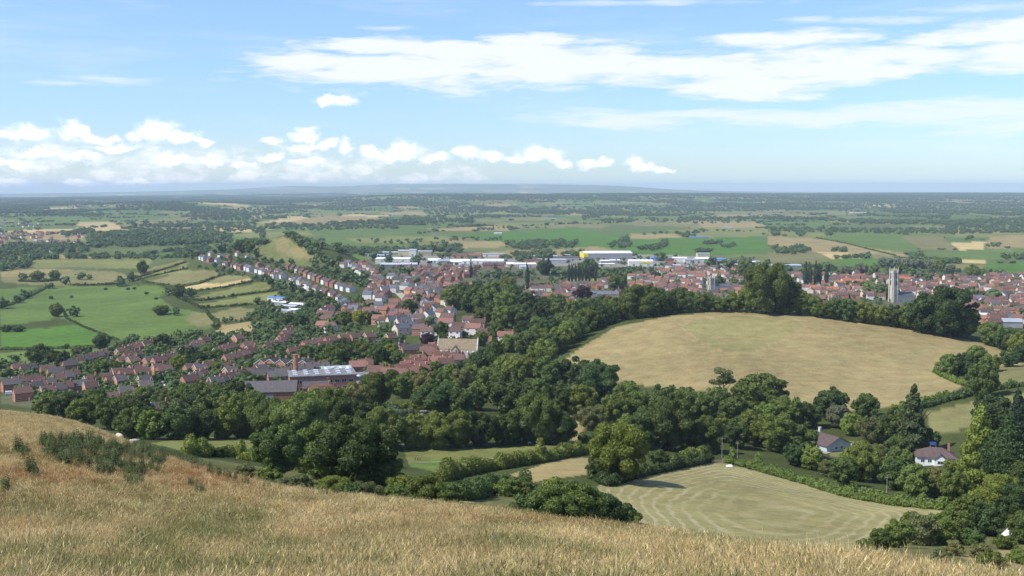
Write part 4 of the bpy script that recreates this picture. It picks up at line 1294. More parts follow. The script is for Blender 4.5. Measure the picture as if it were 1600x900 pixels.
# streets climbing the ridge
gA = 'terraced houses along the ridge street'; wA = 'along the ridge street'
RT = ['terrW', 'terrW', 'whiteT', 'terrB', 'terrP', 'red2', 'villa', 'terrB']
houses([(x + rng.uniform(-2, 2), y + rng.uniform(-1.6, 1.6)) for i, (x, y) in enumerate(along([(314,401),(340,408),(372,416),(410,424),(447,433),(478,444),(508,456),(537,467)], 36)) if i % 8 != 5], [RT[int(rng.integers(8))] for _ in range(37)], -57, wA, gA, 7, 'terraced_house')
gB = 'upper ridge street terraces'; wB = 'in the upper ridge street row'
houses(along([(452,417),(470,423),(490,432),(510,440),(522,444)], 11), ['terrB', 'terrB', 'terrW'], -57, wB, gB, 3, 'terraced_house')
houses([(530,446),(538,449),(548,451)], ['terrW', 'whiteT'], -57, wB, gB, 3, 'terraced_house')
gC = 'houses hidden along the ridge street'; wC = 'below the ridge trees'
houses([(330,397),(345,400),(358,402),(372,396),(388,401),(405,414),(420,420),(435,424)], ['red2', 'terrW', 'terrB'], -50, wC, gC)
gD = 'white houses at the bend'; wD = 'at the bend beyond the ridge'
houses([(537,414),(544,412),(552,414),(557,418),(560,423),(567,426),(573,428)], ['terrW', 'villa'], -35, wD, gD)
gE = 'houses along the descending street'; wE = 'along the descending street'
houses([(566,411),(572,415),(578,419),(584,424),(589,429),(594,434),(583,437),(588,441),(596,444),(582,448),(576,455),(590,458),(604,459),(598,464),(586,462)], ['terrB', 'terrP', 'terrW', 'red2'], -48, wE, gE)
gF = 'villas below the dark copse'; wF = 'below the dark copse'
houses([(612,433),(620,439),(632,434),(640,438),(625,447),(634,448),(615,452)], ['villa', 'greyT', 'villa'], -25, wF, gF)
gG = 'dense brick terraces'; wG = 'before the white sheds'
houses([(640,421),(648,423),(656,425),(664,427),(672,424),(680,423),(688,426),(696,428),(704,426),(712,424),(720,427),(728,429),(736,427),(650,430),(684,432),(700,433),(716,434)], ['terrB', 'red2', 'terrB', 'terrP'], -60, wG, gG, 6, 'terraced_house')
gH = 'houses beside the park trees'; wH = 'climbing beside the park trees'
houses([(660,438),(664,443),(670,440),(663,449),(672,447),(640,455),(650,456),(658,459),(660,466),(668,469),(675,466),(684,462),(688,467),(700,446),(707,449),(716,443),(724,445),(740,446),(750,447),(760,449),(698,458),(706,453)], ['brickB', 'red', 'red2', 'terrW'], -50, wH, gH)
house(616, 474, 'red', 10, 'standing alone among garden trees below the street', 'single houses'); house(672, 481, 'red3', 20, 'beside the parked cars at the street end', 'single house by the parked cars')
gI = 'houses in the wooded lower town'; wI = 'in the leafy lower town'
houses([(505,492),(515,494),(527,478),(560,480),(592,500),(600,503),(553,485),(512,500),(505,510),(517,512),(575,462)], ['red', 'terrW', 'villa', 'brickB'], -15, wI, gI)
gJ = 'cream slate-roofed school buildings'; wJ = 'in the tall cream group'
houses([(616,504),(630,506),(627,516),(638,513)], 'stoneS', 35, wJ, gJ, 10)
gK = 'houses behind the stone barn'; wK = 'behind the stone barn'
houses([(657,516),(668,520),(700,497),(697,506),(719,512),(732,502),(748,506),(740,515),(758,522),(769,522),(778,525),(790,528),(800,532),(712,520)], ['brickB', 'terrW', 'brickB', 'red3'], -15, wK, gK)
house(628, 546, 'stoneT', 70, 'with a pointed gable at the edge of the copse', 'gabled stone house'); house(643, 548, 'brickD', 20, 'beside the gabled stone house', 'brick house by the copse')
# town centre
gL = 'houses in front of the copper beech'; wL = 'before the copper beech'
houses([(842,472),(832,468),(826,463),(880,476),(890,473),(900,477),(912,478),(925,473),(938,470),(948,468),(930,482),(870,478)], ['red3', 'red', 'red2'], 5, wL, gL)
gM = 'houses edging the playing field'; wM = 'edging the playing field'
houses([(836,452),(848,450),(858,451),(872,450),(880,449),(888,448),(896,449),(925,446),(935,444),(945,446),(800,459),(810,462),(818,460),(876,458),(866,462),(945,438)], ['whiteT', 'brickB', 'red2'], -12, wM, gM)
gN = 'red roofs left of the small church tower'; wN = 'around the small church tower'
ptsN = [(1042,424),(1050,421),(1058,426),(1066,430),(1074,424),(1082,428),(1090,424),(1098,428),(1050,432),(1060,436),(1070,440),(1080,436),(1088,440),(1076,446),(1086,450),(1070,448),(1092,434),(1100,422),(1108,424),(1118,428),(1126,426),(1134,430),(1140,434),(1148,434),(1156,436),(1130,446),(1122,453),(1132,455),(1142,456),(1152,454),(1160,452),(1116,459),(1090,460),(1100,466),(1082,462),(1094,470),(1140,465),(1150,463),(1030,436),(1022,440),(1012,438),(1000,442)]
ptsNn = [q for q in ptsN if q[1] >= 444]; ptsNf = [q for q in ptsN if q[1] < 444]
houses(ptsNf, ['red', 'red2', 'red', 'red3', 'greyT'], -20, wN, 'far roofs', 25)
houses(ptsNn, ['red', 'red2', 'red', 'red3', 'greyT'], -20, wN, gN, 25)
gO = 'town houses right of the great church tower'; wO = 'in the town beyond the hill'
gP = 'pointed bright red roofs'
houses([(1312,444),(1322,440),(1340,442),(1274,452),(1300,454)], ['orange'], 8, 'among bright orange-roofed blocks', 'bright orange-roofed blocks', 4)
houses([(1405,436),(1414,438)], 'orange', 0, 'just beyond the great church tower', 'orange roofs by the great tower')
ptsO = [(1246,430),(1256,432),(1262,440),(1270,436),(1282,430),(1292,434),(1290,445),(1302,462),(1316,458),(1330,460),(1322,452),(1272,464),(1284,468),(1300,470),(1328,474),
 (1350,448),(1362,446),(1356,434),(1346,432),(1430,440),(1440,446),(1418,448),(1426,452),(1438,454),(1450,450),(1460,446),(1448,458),(1462,456),(1474,450),(1484,446),(1470,460),(1482,458),(1494,452),(1506,450),(1496,444),(1518,452),(1530,456),(1520,446),(1534,446),(1546,450),
 (1556,444),(1566,440),(1576,434),(1544,438),(1552,430),(1586,432),(1596,430),(1590,442),(1580,450),(1594,454),(1566,452),(1574,460),(1586,466),(1598,464),(1560,470),(1570,476),(1584,478),(1596,476),(1440,462),(1522,478),(1536,482),(1546,476),(1558,484),(1580,486),(1596,488),(1540,490),(1520,488),(1536,500),(1550,496),(1564,498),(1552,506),(1504,438),(1524,436),(1480,434)]
houses([q for q in ptsO if q[1] < 456], ['red', 'red2', 'red2', 'brickB', 'red', 'greyT', 'red3'], -10, wO, 'far roofs', 28)
houses([q for q in ptsO if q[1] >= 456], ['red', 'red2', 'red2', 'brickB', 'red', 'greyT', 'red3'], -10, wO, gO, 28)
houses([(1442,466),(1568,462),(1592,459),(1440,440),(1568,430)], 'villa', 60, 'among the red town roofs', 'white gabled houses', 15)

def in_poly(x, y, poly):
    r = False; j = len(poly) - 1
    for i in range(len(poly)):
        (xi, yi), (xj, yj) = poly[i], poly[j]
        if (yi > y) != (yj > y) and x < (xj - xi) * (y - yi) / (yj - yi) + xi: r = not r
        j = i
    return r
def fill_houses(poly, n, kinds, yaw, jit=30, mind=11.0):
    P = to_plan(poly, 125.0, 3); lo, hi = P.min(0), P.max(0); k = 0
    for t in range(n * 12):
        x, y = rng.uniform(lo[0], hi[0]), rng.uniform(lo[1], hi[1])
        if not in_poly(x, y, P): continue
        if any(math.hypot(hx - x, hy - y) < mind for hx, hy, hr in HOUSE_XY): continue
        kd = kinds[int(rng.integers(len(kinds)))]
        HOUSE_XY.append((x, y, 6)); FAR_HOUSES.append((Vector((x, y, gz(x, y))), kd, yaw + rng.uniform(-jit, jit) + (90 if rng.random() < .3 else 0))); k += 1
        if k >= n: break
RK = ['red', 'red2', 'red2', 'red2', 'brickB', 'red3', 'greyT', 'terrP', 'brickB', 'whiteT', 'terrW']
fill_houses([(1240,432),(1320,428),(1420,432),(1500,436),(1660,430),(1660,490),(1500,476),(1400,470),(1300,470),(1240,470)], 210, RK, -10)
fill_houses([(1490,470),(1660,478),(1660,520),(1530,505)], 34, RK, -10)
fill_houses([(985,436),(1040,418),(1120,420),(1180,430),(1200,470),(1080,478),(1020,455)], 90, RK, -20)
fill_houses([(790,452),(880,446),(960,442),(1000,450),(960,475),(830,478)], 40, ['red2', 'terrB', 'red', 'whiteT', 'greyT'], -8)
fill_houses([(636,420),(745,420),(745,438),(690,440),(640,432)], 40, ['terrB', 'red2', 'terrP', 'terrB'], -60, 8)
# the two far villages on the left skyline side
fill_houses([(-60,364),(60,364),(130,366),(128,384),(40,386),(-60,392)], 100, ['red2', 'whiteT', 'red', 'terrW', 'terrB'], 10, 40, 14)
fill_houses([(-60,350),(60,348),(75,356),(-60,362)], 40, ['terrW', 'whiteT', 'red2'], 10, 40, 18)
fill_houses([(470,312),(570,308),(575,322),(480,326)], 36, ['terrW', 'whiteT', 'red2'], 0, 40, 40)
fill_houses([(110,320),(210,322),(210,334),(110,334)], 20, ['terrW', 'whiteT', 'red2'], 0, 40, 40)
fill_houses([(1380,306),(1660,304),(1660,318),(1400,316)], 60, ['terrW', 'whiteT', 'red2'], 0, 40, 60)
fill_houses([(1000,306),(1200,304),(1200,316),(1000,316)], 40, ['terrW', 'whiteT', 'red2'], 0, 40, 60)
fill_houses([(592,440),(660,436),(705,440),(716,500),(650,520),(600,500),(540,500),(490,498),(520,478),(590,470)], 75, ['red2', 'terrB', 'red', 'whiteT', 'greyT', 'villa', 'terrW'], -40, 40, 12)
build_far_houses()
label_houses()

# ------------------------------------------------------------------ works, sheds and shops
shed('works_hall', 416, 626, 82, 22, 5, 'brick', 'dkgrey', 'long hall with dark pitched roof and brick walls below the estate', 3.6, 8, 'hall', None, None, 1)
def flat_works():
    p = G(498, 611); L = 34; W = 20
    o = empty('factory', p + Vector((0, 10, 0)), math.radians(14)); o.location.z = gz(o.location.x, o.location.y)
    tag(o, 'flat-roofed brick works with rooflights and a brick chimney', 'factory')
    link('wall', Geo().box(-L/2, L/2, -W/2, W/2, -3, 8.5).mesh('works_wall', MB['brick']), None, o)
    r = link('roof', Geo().box(-L/2 - .4, L/2 + .4, -W/2 - .4, W/2 + .4, 8.5, 9.0).mesh('works_roof', MB['feltroof']), None, o)
    for i in range(6):
        for j in range(3):
            x, y = -14 + i * 5.6, -6 + j * 6
            link('rooflight', Geo().box(x - 1.1, x + 1.1, y - .7, y + .9, 9.0, 9.5).mesh('works_light', MB['skylight']), None, r)
    for i in range(9):
        x = -14.5 + i * 3.6
        for z in (1.2, 5.0): link('window', window_geo(x, -W/2, z, 2.4, 1.8, -1).mesh('works_window', MB['white'], MB['glass']), None, o)
    g = Geo().cyl(-13, 9, 0, 17, 1.5, 1.1, 12); g.cyl(-13, 9, 17, 17.6, 1.35, 1.3, 12)
    link('chimney', g.mesh('works_chimney', MB['brick']), None, o)
flat_works()
shed('workshop', 538, 604, 70, 18, 5, 'render', 'feltroof', 'pale low workshop with grey roof joined to the red terrace', 0.6, 12, 'workshop', None, None, 1, 6)
shed('workshop', 522, 590, 46, 14, 5, 'brick', 'greyroof', 'grey-roofed workshop behind the brick works chimney', 1.0, 16, 'workshop', None, None, 1, 4)
shed('garage', 566, 610, 20, 9, 4, 'brick2', 'feltroof', 'small orange brick store at the end of the pale workshop', 0.5, 10, 'garage', None, None, 1)
# glasshouse-like white sheds on the south slope of the ridge
for k, (x, y, w) in enumerate([(432,470,30),(440,477,30),(452,483,28),(466,480,30),(446,490,28),(462,489,16)]):
    shed('shed', x, y, w, 9, 3, 'clad' if k % 2 else 'render', 'blueroof' if k == 0 else ('whiteroof' if k % 2 else 'greyroof'),
         f"{['long blue-roofed', 'white-roofed', 'grey-roofed', 'white-roofed', 'grey-roofed', 'white-roofed'][k]} yard shed, {ordinal(k + 1)} of the cluster below the ridge street", 0.9, -25, 'shed', 'yard sheds below the ridge street', None, 1)
house_like = [(478,496),(482,487)]
SH = [  # name, px, py, width px, depth, height, wall, roof, label, rise, band
 ('warehouse', 614, 410, 54, 40, 6, 'render', 'whiteroof', 'long white warehouse beyond the ridge street', 2.0, None, 0),
 ('supermarket', 622, 419, 58, 30, 6, 'clad', 'greyroof', 'grey-roofed supermarket with a small red sign board', 2.2, 'clad', 8),
 ('warehouse', 592, 403, 34, 30, 5, 'clad', 'palebluesheet', 'low pale blue-grey shed, nearer the ridge of the two', 1.0, None, 0),
 ('warehouse', 608, 398, 32, 30, 5, 'clad', 'palebluesheet', 'low pale blue-grey shed just behind the long white warehouse', 1.0, None, 0),
 ('mill', 634, 399, 24, 20, 9, 'cream', 'greyroof', 'tall pale derelict mill building', 2.5, None, 0),
 ('mill', 645, 400, 11, 16, 12, 'render', 'greyroof', 'tallest white block of the derelict mill', 2.0, None, 0),
 ('mill', 664, 399, 22, 18, 8, 'stone', 'greyroof', 'long low stone block of the derelict mill', 2.0, None, 0),
 ('barracks', 718, 403, 24, 14, 5, 'brick2', 'terra', 'long low block with terracotta roof, nearer of a pair', 3.0, None, 0),
 ('barracks', 742, 403, 21, 14, 5, 'brick2', 'terra', 'long low block with terracotta roof, farther of a pair', 3.0, None, 0),
 ('warehouse', 771, 401, 34, 14, 5, 'render', 'greyroof', 'long low pale block beside the terracotta-roofed pair', 1.5, None, 0),
 ('marquee', 678, 411, 20, 24, 5, 'canvas', 'whiteroof', 'white tent-like shed next to the dark copse', 3.0, None, 0),
 ('marquee', 693, 412, 18, 24, 5, 'clad', 'greyroof', 'grey tent-like shed between two white ones', 3.0, None, 0),
 ('marquee', 712, 414, 18, 26, 6, 'canvas', 'whiteroof', 'large white tent-like shed behind the brick terraces', 3.5, None, 0),
 ('marquee', 727, 412, 14, 24, 5, 'canvas', 'whiteroof', 'white tent-like shed at the end of its row', 3.0, None, 0),
 ('warehouse', 762, 412, 50, 36, 6, 'render', 'whiteroof', 'long white-roofed store behind the red gabled shops', 2.0, None, 0),
 ('shop', 763, 420, 18, 16, 7, 'brick', 'pinkroof', 'red brick shop with pointed gables', 4.0, None, 0),
 ('shop', 780, 420, 16, 14, 7, 'brick', 'pinkroof', 'second red brick shop with pointed gables', 4.0, None, 0),
 ('shop', 797, 417, 12, 20, 6, 'pink', 'whiteroof', 'pale pink and white shop beside the gabled pair', 2.0, None, 0),
 ('warehouse', 815, 418, 44, 34, 6, 'pink', 'whiteroof', 'wide white-roofed store before the tree clump', 1.6, None, 0),
 ('warehouse', 833, 412, 26, 30, 6, 'brick2', 'brown', 'brown-roofed store beside the wide white-roofed one', 2.0, None, 0),
 ('warehouse', 818, 420, 12, 14, 4, 'render', 'palebluesheet', 'small pale turquoise-roofed kiosk store', 1.6, None, 0),
 ('warehouse', 862, 411, 46, 32, 6, 'clad', 'greyroof', 'long grey-roofed store behind the poplars', 1.6, None, 0),
 ('warehouse', 885, 407, 40, 30, 6, 'clad', 'dkgrey', 'dark-roofed store with a pale edge beyond the poplars', 1.6, None, 0),
 ('warehouse', 850, 404, 40, 20, 5, 'render', 'greyroof', 'low pale store at the back of the trading estate', 1.4, None, 0),
 ('warehouse', 897, 402, 30, 16, 5, 'brick2', 'greyroof', 'orange-walled low store before the largest warehouse', 1.0, None, 0),
 ('warehouse', 949, 405, 76, 60, 12, 'clad', 'whiteroof', 'largest warehouse, grey-walled with a white roof edge', 3.0, None, 0),
 ('warehouse', 945, 412, 14, 16, 5, 'clad', 'whiteroof', 'small grey shed in front of the largest warehouse', 1.4, None, 0),
 ('warehouse', 961, 411, 16, 16, 5, 'clad', 'whiteroof', 'small white-roofed shed in front of the largest warehouse', 1.4, None, 0),
 ('warehouse', 947, 416, 26, 16, 4, 'cream', 'whiteroof', 'low cream shed behind the playing field trees', 0.8, None, 0),
 ('showroom', 1002, 416, 38, 30, 9, 'render', 'whiteroof', 'white showroom with a yellow curved front', 2.0, None, 0),
 ('warehouse', 1030, 408, 24, 20, 6, 'blueroof', 'blueroof', 'blue-clad shed beyond the white showroom', 1.2, None, 0),
 ('flats', 1047, 415, 13, 14, 10, 'brick', 'brown', 'brick block of flats beside the blue shed', 3.0, None, 0),
 ('warehouse', 1063, 409, 22, 20, 7, 'render', 'whiteroof', 'bright white shed behind the red roofs', 1.5, None, 0),
 ('warehouse', 1080, 411, 20, 22, 6, 'render', 'greyroof', 'grey-roofed white shed behind the red roofs', 2.0, None, 0),
 ('warehouse', 1098, 410, 22, 22, 7, 'render', 'whiteroof', 'white gabled shed behind the small church tower', 2.5, None, 0),
 ('flats', 1099, 403, 19, 14, 9, 'cream', 'greyroof', 'tall cream block standing beyond the sheds', 1.0, None, 0),
 ('warehouse', 1055, 418, 18, 16, 4, 'blueroof', 'palebluesheet', 'low blue shed just behind the red roofs', 1.0, None, 0),
 ('warehouse', 1082, 420, 14, 14, 4, 'render', 'blueroof', 'low shed with bright blue roof behind the red roofs', 1.0, None, 0),
 ('warehouse', 1125, 410, 20, 18, 6, 'bluewash', 'blueroof', 'blue-roofed shed among trees past the small church tower', 1.2, None, 0),
 ('warehouse', 1152, 418, 14, 16, 5, 'pink', 'greyroof', 'pale pink shed among the trees past the small church tower', 1.4, None, 0),
 ('warehouse', 1178, 415, 18, 14, 7, 'render', 'whiteroof', 'white block seen over the dark trees of the dry hill', 1.0, None, 0),
 ('warehouse', 1230, 419, 46, 26, 5, 'clad', 'palebluesheet', 'long pale green-grey shed beside the open fields', 1.0, None, 0),
 ('school', 1430, 434, 16, 14, 6, 'brick2', 'dkgrey', 'dark-roofed school block beside the round pale tree', 2.0, None, 0),
 ('school', 1470, 436, 22, 14, 5, 'clad', 'dkgrey', 'long low grey-roofed school block', 1.5, None, 0),
 ('flats', 1506, 440, 32, 12, 6, 'render', 'pinkroof', 'long white terrace of flats with mauve roof', 2.0, None, 0),
 ('flats', 1545, 441, 26, 12, 6, 'render', 'pinkroof', 'second long white terrace of flats with mauve roof', 2.0, None, 0),
 ('hall', 1524, 473, 38, 20, 5, 'stone', 'slate', 'long dark slate-roofed hall among the red roofs', 3.0, None, 0),
 ('hall', 1582, 512, 34, 16, 5, 'clad', 'greyroof', 'grey-roofed sheds at the near edge of the red-roofed town', 2.0, None, 0),
 ('hall', 1545, 497, 22, 12, 4, 'render', 'whiteroof', 'white-roofed low store among the near red roofs', 1.0, None, 0),
 ('garage', 1092, 372, 30, 14, 4, 'clad', 'blueroof', 'blue-roofed barn out on the green levels', 1.0, None, 0),
 ('barn', 860, 342, 20, 16, 4, 'clad', 'palebluesheet', 'pale farm barn far out on the levels', 1.0, None, 0),
 ('barn', 85, 395, 16, 12, 4, 'render', 'whiteroof', 'white-roofed farm barn on the green levels', 1.0, None, 0),
 ('barn', 778, 366, 12, 12, 4, 'render', 'whiteroof', 'small white farm barn beside the bright field', 1.0, None, 0),
 ('barn', 1535, 376, 6, 6, 3, 'wood', 'dkgrey', 'small dark field barn out on the levels', 1.0, None, 0),
 ('barn', 1137, 357, 14, 12, 4, 'clad', 'palebluesheet', 'pale shed beside the far wood on the levels', 1.0, None, 0),
 ('barn', 1345, 333, 34, 14, 4, 'pink', 'whiteroof', 'long pale farm range far out before the dark wood', 1.0, None, 0),
 ('shop', 888, 456, 0, 0, 0, None, None, None, 0, None, 0),
 ('market_hall', 950, 469, 34, 16, 7, 'stone', 'slate', 'grey-roofed hall with white pointed gables by the copper beech', 3.0, None, 0),
 ('market_hall', 938, 465, 26, 16, 6, 'clad', 'slate', 'low slate-roofed hall beside the copper beech', 1.4, None, 0),
]
for (nm, x, y, w, dp, h, wl, rf, lb, rise, band, nl) in SH:
    if w == 0: continue
    o = shed(nm, x, y, w, dp, h, wl, rf, lb, rise, rng.uniform(-6, 6), {'warehouse': 'warehouse', 'marquee': 'shed', 'shop': 'shop'}.get(nm, nm.replace('_', ' ')), None, band, 2 if w > 20 else 1, nl)
    if 'red sign' in lb: link('sign_board', Geo().box(-3, 5, -15.3, -15.12, 3.0, 5.5).mesh('sign_board', MB['redsign']), None, o)
    if 'yellow curved' in lb:
        g = Geo(); L = w / F * o.location.y
        n = 12
        for i in range(n):
            a0, a1 = i / n, (i + 1) / n
            z0, z1 = 5.4 + 3.4 * math.sin(math.pi * a0), 5.4 + 3.4 * math.sin(math.pi * a1)
            x0, x1 = -L * .1 + L * .58 * a0, -L * .1 + L * .58 * a1
            g.face([(x0, -15.5, 5.2), (x1, -15.5, 5.2), (x1, -15.5, z1), (x0, -15.5, z0)]); g.face([(x0, -15.5, z0), (x1, -15.5, z1), (x1, -15.0, z1), (x0, -15.0, z0)])
        link('curved_front', g.mesh('curved_front', MB['yellow']), None, o)
    if 'largest warehouse, grey' in lb:
        L = w / F * o.location.y
        link('yellow_end', Geo().box(-L/2 - 0.6, -L/2 - 0.1, -30, 30, 2, 12.5).box(-L/2 - .6, -L/2 + 9, -30.5, -30.1, 5, 12.4).mesh('yellow_end', MB['yellow']), None, o)

# ------------------------------------------------------------------ stone barn
def stone_barn():
    p = G(716, 556); o = empty('stone_barn', p, math.radians(-6)); o.location.z = gz(p.x, p.y)
    tag(o, 'great medieval stone barn with steep stone-tiled roof and gabled porch', 'barn')
    L, W, e, r = 26, 10, 4.6, 6.6
    link('wall', Geo().gable(L, W, e, r, -2).mesh('barn_wall', MB['stone2']), None, o)
    rf = link('roof', Geo().roof(L - 0.9, W, e, r, 0.0, 0.25).mesh('barn_roof', MB['stoneroof']), None, o)
    g = Geo()
    for x in (-L/2, L/2):
        for sgn in (-1, 1): g.slab((x - .35, sgn * 5.2, e), (x + .35, sgn * 5.2, e), (x + .35, 0, e + r + .6), (x - .35, 0, e + r + .6), 0.4)
        g.box(x - .2, x + .2, -.2, .2, e + r + .5, e + r + 1.7)
    link('coping', g.mesh('barn_coping', MB['stone2']), None, rf)
    pw = Geo().gable(5.0, 4.6, 5.0, 2.6, -2); pw.xform(Matrix.Translation((-1, -W/2 - 1.6, 0)) @ Matrix.Rotation(math.pi/2, 4, 'Z'))
    link('porch', pw.mesh('barn_porch', MB['stone2']), None, o)
    pr = Geo().roof(7.0, 4.6, 5.0, 2.6, 0.25, 0.2); pr.xform(Matrix.Translation((-1, -W/2 - 0.6, 0)) @ Matrix.Rotation(math.pi/2, 4, 'Z'))
    link('porch_roof', pr.mesh('barn_porch_roof', MB['stoneroof']), None, o)
    link('door', Geo().box(-2.4, .4, -W/2 - 4.18, -W/2 - 4.1, 0, 4).mesh('barn_door', MB['wood']), None, o)
    for x in (-10.5, -7, -4.2, 3.4, 7, 10.5):
        g = Geo().box(x - .5, x + .5, -W/2 - 1.0, -W/2, -2, 3.2); g.slab((x - .5, -W/2 - 1.0, 3.2), (x + .5, -W/2 - 1.0, 3.2), (x + .5, -W/2, 4.2), (x - .5, -W/2, 4.2), .3)
        link('buttress', g.mesh('barn_buttress', MB['stone2']), None, o)
    for y in (-2.2, 2.2): link('window', Geo().box(-L/2 - .06, -L/2, y - .2, y + .2, 2, 4).mesh('barn_slit', MB['glass']), None, o)
stone_barn()

# ------------------------------------------------------------------ church towers
def church_tower(px, py, w, h, pinn, label, nave=True, D=None):
    p = GD(px, D) if D else G(px, py)
    o = empty('church_tower', p, math.radians(18)); tag(o, label, 'church tower')
    a = w / 2
    g = Geo().box(-a, a, -a, a, -3, h)
    for z in (h * .28, h * .52, h * .74, h): g.box(-a - .2, a + .2, -a - .2, a + .2, z - .25, z + .25)
    link('tower', g.mesh('church_body', MB['stone2']), None, o)
    for sx in (-1, 1):
        for sy in (-1, 1):
            g = Geo()
            for (z0, z1, q) in ((-3, h * .52, .22), (h * .52, h * .8, .16), (h * .8, h + .4, .11)):
                d = w * q
                x0, x1 = sorted((sx * (a - .1), sx * (a + d))); y0, y1 = sorted((sy * (a - w * .2), sy * (a + .02)))
                g.box(x0, x1, y0, y1, z0, z1)
                x0, x1 = sorted((sx * (a - w * .2), sx * (a + .02))); y0, y1 = sorted((sy * (a - .1), sy * (a + d)))
                g.box(x0, x1, y0, y1, z0 - .01, z1 - .01)
            link('buttress', g.mesh('church_buttress', MB['stone2']), None, o)
            g = Geo(); x, y = sx * a, sy * a
            g.box(x - w * .08, x + w * .08, y - w * .08, y + w * .08, h, h + pinn * .45)
            g.cyl(x, y, h + pinn * .45, h + pinn, w * .09, 0.05, 4)
            link('pinnacle', g.mesh('church_pinnacle', MB['stone2']), None, o)
    for (x, y) in ((0, -a), (0, a), (-a, 0), (a, 0)):
        g = Geo().box(x - w * .05, x + w * .05, y - w * .05, y + w * .05, h, h + pinn * .3).cyl(x, y, h + pinn * .3, h + pinn * .7, w * .06, .04, 4)
        link('pinnacle', g.mesh('church_pinnacle', MB['stone2']), None, o)
    # pierced parapet
    g = Geo()
    for k in range(9):
        t = -a + w * (k + .5) / 9
        for (x, y) in ((t, -a), (t, a), (-a, t), (a, t)): g.box(x - w * .03, x + w * .03, y - w * .03, y + w * .03, h + .2, h + w * .16 + (.5 if k % 2 else 0))
    link('parapet', g.mesh('church_parapet', MB['stone2']), None, o)
    # tall belfry openings, two on each face in two stages
    for z0, z1 in ((h * .55, h * .72), (h * .77, h * .96)):
        for q in (-.2, .2):
            for sgn in (-1, 1):
                g = Geo(); y0, y1 = sorted((sgn * a, sgn * (a + .12))); g.box(q * w - w * .1, q * w + w * .1, y0, y1, z0, z1)
                link('window', g.mesh('church_belfry', MB['glass']), None, o)
                g = Geo(); x0, x1 = sorted((sgn * a, sgn * (a + .12))); g.box(x0, x1, q * w - w * .1, q * w + w * .1, z0, z1)
                link('window', g.mesh('church_belfry', MB['glass']), None, o)
    if nave:
        g = Geo().gable(24, 9, 9, 3, -3, 0, a + 12, 0); link('nave', g.mesh('church_nave', MB['stone2']), None, o)
        link('nave_roof', Geo().roof(24, 9, 9, 3, .2, .2, 0, a + 12, 0).mesh('church_nave_roof', MB['slate']), None, o)
    return o
church_tower(1388, 470, 6.8, 37.5, 6.5, 'tall pale stone church tower crowned with pinnacles, highest thing in the town', True, 1335)
church_tower(1107, 458, 6.4, 20.0, 4.2, 'smaller pale church tower with tall corner pinnacles among red roofs', True, 1440)

def abbey_kitchen():
    p = GD(1042, 960); o = empty('abbey_kitchen', p); o.location.z = G(1042, 484).z
    tag(o, 'stone kitchen with steep eight-sided roof half hidden by trees', 'kitchen')
    o.location.z = gz(p.x, p.y)
    zt = H + p.y * ray(1042, 458)[1] - o.location.z         # its lantern shows above the trees
    s = zt / 24.0
    link('wall', Geo().cyl(0, 0, -3, 9 * s, 6, 6, 8).mesh('kitchen_wall', MB['stone2']), None, o)
    r = link('roof', Geo().cyl(0, 0, 9 * s, 19 * s, 5.9, 1.4, 8).mesh('kitchen_roof', MB['stoneroof']), None, o)
    link('lantern', Geo().cyl(0, 0, 19 * s, 22 * s, 1.2, 1.1, 8).cyl(0, 0, 22 * s, 24 * s, 1.3, .2, 8).mesh('kitchen_lantern', MB['stone2']), None, r)
abbey_kitchen()

# ------------------------------------------------------------------ the two bungalows in the trees
def bungalow_grey():
    p = G(1289, 699); o = empty('bungalow', p, math.radians(-62))
    tag(o, 'bungalow with pale blue-grey gable wall and brown roof among the trees', 'bungalow')
    L, W, e, r = 16, 13.5, 2.9, 3.0
    link('wall', Geo().gable(L, W, e, r).mesh('bungalow_wall', MB['bluewash']), None, o)
    rf = link('roof', Geo().roof(L, W, e, r, .5, .2).mesh('bungalow_roof', MB['pinkroof']), None, o)
    g = Geo().box(-5.6, -4.4, 1.2, 2.2, e + 1.5, e + r + 1.6); g.box(-5.7, -4.3, 1.1, 2.3, e + r + 1.6, e + r + 1.75)
    link('chimney', g.mesh('bungalow_chimney', MB['render']), None, rf)
    for y in (-1.4, 1.6): link('window', window_geo(L/2, y, 1.0, 1.5, 1.2, 'r').mesh('bungalow_window', MB['white'], MB['glass']), None, o)
    for x in (-4, 3): link('window', window_geo(x, -W/2, 1.0, 1.8, 1.2, -1).mesh('bungalow_window', MB['white'], MB['glass']), None, o)
    link('door', Geo().box(-.5, .5, -W/2 - .06, -W/2, 0, 2.1).mesh('bungalow_door', MB['white']), None, o)
bungalow_grey()
